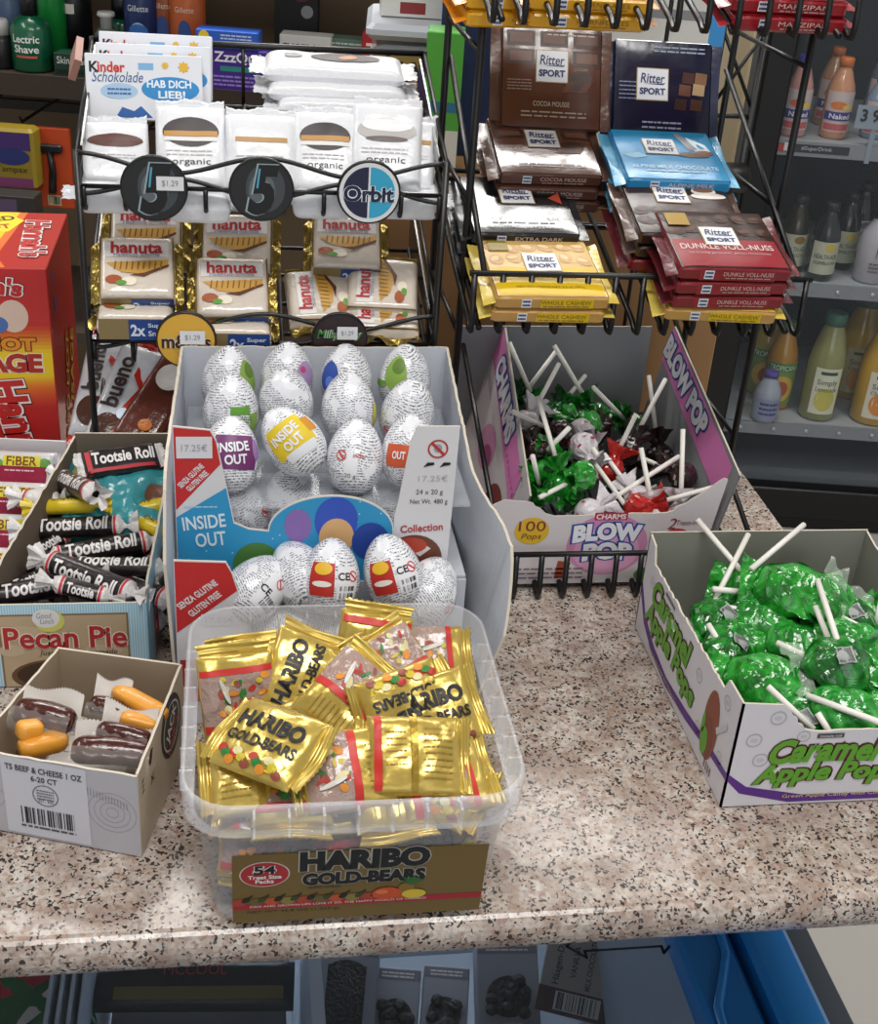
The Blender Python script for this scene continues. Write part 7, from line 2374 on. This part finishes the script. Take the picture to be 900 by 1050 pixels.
# ---- gummy packs
GOLD = M('gold_pack_film', '#cdb258', .27, metal=.55, coat=.4, bump=.3, bscale=60)
GOLD2 = M('dull_gold_film', '#a98a34', .32, metal=.6, bump=.3, bscale=80)
WINF = M('gummy_window', '#a58b80', .14, coat=.7, bump=.8, bscale=120)
PK = {}
GC = ('#b5302a', '#2f7a34', '#d88a2a', '#d8cf9a', '#c9b52a', '#8f4a3a')
def pack(kind, c, rot, label):
    g = 'gummy packs in the front tub'
    if kind in PK:
        return dup(PK[kind], c, rot, label, g)
    w, l = .058, .050
    t = thing('gummy_pack', label, 'gummy pack', c, rot, g)
    B = MB()
    base = {'gold': GOLD, 'window': GOLD, 'back': GOLD, 'half': GOLD}[kind]
    S = flow(B, w, l, .017, base, GOLD, None, .01, 80 + len(PK), pw=3.5, wr=.0026, nu=26, nv=22, wf=55)
    r = random.Random(len(PK) + 3)
    red = ink('#c22a22')
    if kind == 'gold':
        B.dtext(S, 'HARIBO', 0, l * .16, .0115, K, .0010, wid=w * .80, off=.045); B.dtext(S, 'GOLD-BEARS', 0, -l * .10, .0075, K, .0010, wid=w * .84, off=.035)
        B.dpoly(S, [(w * .10, -l * .42), (w * .34, -l * .42), (w * .40, -l * .26), (w * .12, -l * .24)], ink('#d8b92a'), .0008); B.dpoly(S, [(-w * .4, -l * .36), (-w * .1, -l * .40), (-w * .1, -l * .30), (-w * .4, -l * .26)], red, .0009)
        for i in range(12):
            B.dell(S, -w * .38 + w * .066 * i, -l * (.30 + .06 * (i % 3)), .0034, .0026, ink(GC[i % 6]), .0012 + .00003 * i, 10)
    elif kind in ('window', 'half'):
        if kind == 'half':
            B.drect(S, -w * .02, -l * .47, w * .46, l * .47, WINF, .0006, 10, 14)
        u0 = -w * .37 if kind == 'window' else -w * .08
        B.drect(S, u0 if kind == 'window' else -w * .10, -l * .47, (u0 + w * .09) if kind == 'window' else -w * .01, l * .47, red, .0010, 2, 14)
        if kind == 'window':
            B.drect(S, -w * .30, -l * .47, w * .30, l * .47, WINF, .0006, 12, 14)
            B.drect(S, w * .28, -l * .47, w * .35, l * .47, red, .0010, 2, 14)
        for i in range(34 if kind == 'window' else 22):
            x = r.uniform(-w * .26, w * .26) if kind == 'window' else r.uniform(w * .04, w * .42)
            B.dell(S, x, r.uniform(-l * .4, l * .24), r.uniform(.0012, .0040), r.uniform(.0010, .0026), ink(r.choice(GC)), .0009 + i * .00003, 10, r.uniform(0, 3))
        B.dell(S, w * .1 if kind == 'window' else w * .2, l * .16, .009, .0016, ink('#d8d2cc'), .0022, 14, .3)  # pale glare streak painted onto the window film
        if kind == 'half':
            B.dlines(S, -w * .40, -l * .3, -w * .18, l * .3, 8, ink('#8a6a20'), 6, .0010, .18)
    else:
        B.dlines(S, -w * .40, -l * .34, -w * .08, l * .36, 9, ink('#8a6a20'), 9, .0010, .18)
        B.drect(S, -w * .02, -l * .47, w * .05, l * .47, GOLD2, .0016, 2, 14); B.drect(S, w * .36, -l * .47, w * .44, l * .47, red, .0012, 2, 14)
        B.dlines(S, w * .1, -l * .3, w * .32, l * .2, 6, ink('#8a6a20'), 12, .0010, .18)
    B.build('film_pack', t)
    for sg in (-1, 1):
        F = MB()
        nn = 24
        F.grid(lambda a, b: Vector((sg * (w / 2 - .006 + .014 * a - (.0012 if (a > .99 and round(b * nn) % 2) else 0)), (b - .5) * l * (.80 + .2 * a), .0042 * math.sin(5 * b + sg + len(PK)) * a + .0009 * math.cos(a * 22) * (1 if a > .25 else 0))), 16, nn, GOLD)
        F.build('crimped_end', t)
    PK[kind] = t
    return t


gp = (   # px, z, kind, yaw (in plane), tilt, roll, spin, label
    (225, 715, .092, 'window', 0, 62, 0, 96, 'gummy pack with a clear window standing on end beside the red egg box print'),
    (255, 706, .094, 'gold', 0, 50, 0, -82, 'gold gummy pack with sideways lettering behind the big slanting one'),
    (308, 695, .100, 'gold', 0, 42, 6, 68, 'gold gummy pack with the largest sideways black name at the back of the front tub'),
    (357, 716, .104, 'half', 6, 34, -8, 42, 'gummy pack with red band and clear window leaning right of the largest black name'),
    (276, 762, .112, 'gold', 0, 16, -16, -34, 'gold gummy pack lying uppermost and slanting, its crimped edge toward the front wall'),
    (238, 795, .090, 'back', 0, 30, 0, 4, 'gold gummy pack with fine print in the front corner by the meat sticks'),
    (357, 790, .096, 'half', 0, 40, 4, 186, 'gummy pack with red band and clear window at the middle of the tub front'),
    (380, 668, .100, 'back', 0, 60, 0, 80, 'gold gummy pack whose crimped end sticks up at the back rim'),
    (442, 678, .096, 'window', 4, 38, 0, -3, 'clear window gummy pack lying along the back rim of the front tub'),
    (480, 731, .100, 'gold', 4, 40, 0, 12, 'gold gummy pack with black name facing out beside the bare counter side'),
    (424, 775, .102, 'back', 0, 34, 4, 178, 'plain gold gummy pack with a tall crimped end at the middle front of the tub'),
    (418, 724, .104, 'gold', 0, 40, 10, 200, 'gold gummy pack half covered between the window pack and the facing name'),
    (494, 800, .082, 'gold', 0, 20, 0, -30, 'gold and red gummy pack deep in the front corner nearest the bare counter'),
    (300, 802, .086, 'window', 0, 26, 0, 88, 'clear window gummy pack under the slanting gold one at the tub front'),
    (326, 745, .088, 'back', 0, 30, 0, 30, 'gold gummy pack just under the slanting uppermost one'),
    (455, 800, .084, 'window', 0, 24, 0, 10, 'clear window gummy pack below the plain gold one at the tub front'),
    (400, 808, .080, 'half', 0, 20, 0, 95, 'gummy pack with red stripe seen through the tub front wall'),
    (405, 690, .100, 'half', 0, 44, 0, 120, 'gummy pack wedged behind the half covered gold one'),
)
for i, (x, y, z, k, yw, tl, rl_, sp_, lab) in enumerate(gp):
    c = atz(x, y, z)
    ex = .036 * abs(math.cos(R(sp_))) + .022 * abs(math.sin(R(sp_)))
    c.x = min(max(c.x, .0655 - .094 + ex), .0655 + .094 - ex)
    c.y = min(max(c.y, .660 - .062), .660 + .058)
    pack(k, c, frame(tl, yw, sp_, rl_), lab)
gr = random.Random(11)
for iz in range(2):
    for i in range(3):
        for j in range(3):
            k = ('gold', 'window', 'back', 'half')[(i + j * 2 + iz) % 4]
            c = Vector((.0655 + (i - 1) * .046 + gr.uniform(-.004, .004), .660 + (j - 1) * .050 + gr.uniform(-.004, .004), .034 + .028 * iz))
            pack(k, c, frame(gr.uniform(-10, 10), gr.choice((0, 180)) + gr.uniform(-8, 8), 0, gr.uniform(-10, 10)), 'gummy pack buried in the lower half of the front tub')
# packs standing behind the front wall above the label
for x, k, sp_ in ((-.055, 'window', 85), (.0, 'half', 95), (.055, 'gold', 88)):
    pack(k, Vector((.0655 + x, (.598), .054)), frame(72, 0, sp_), 'gummy pack pressed against the inside of the tub front wall')
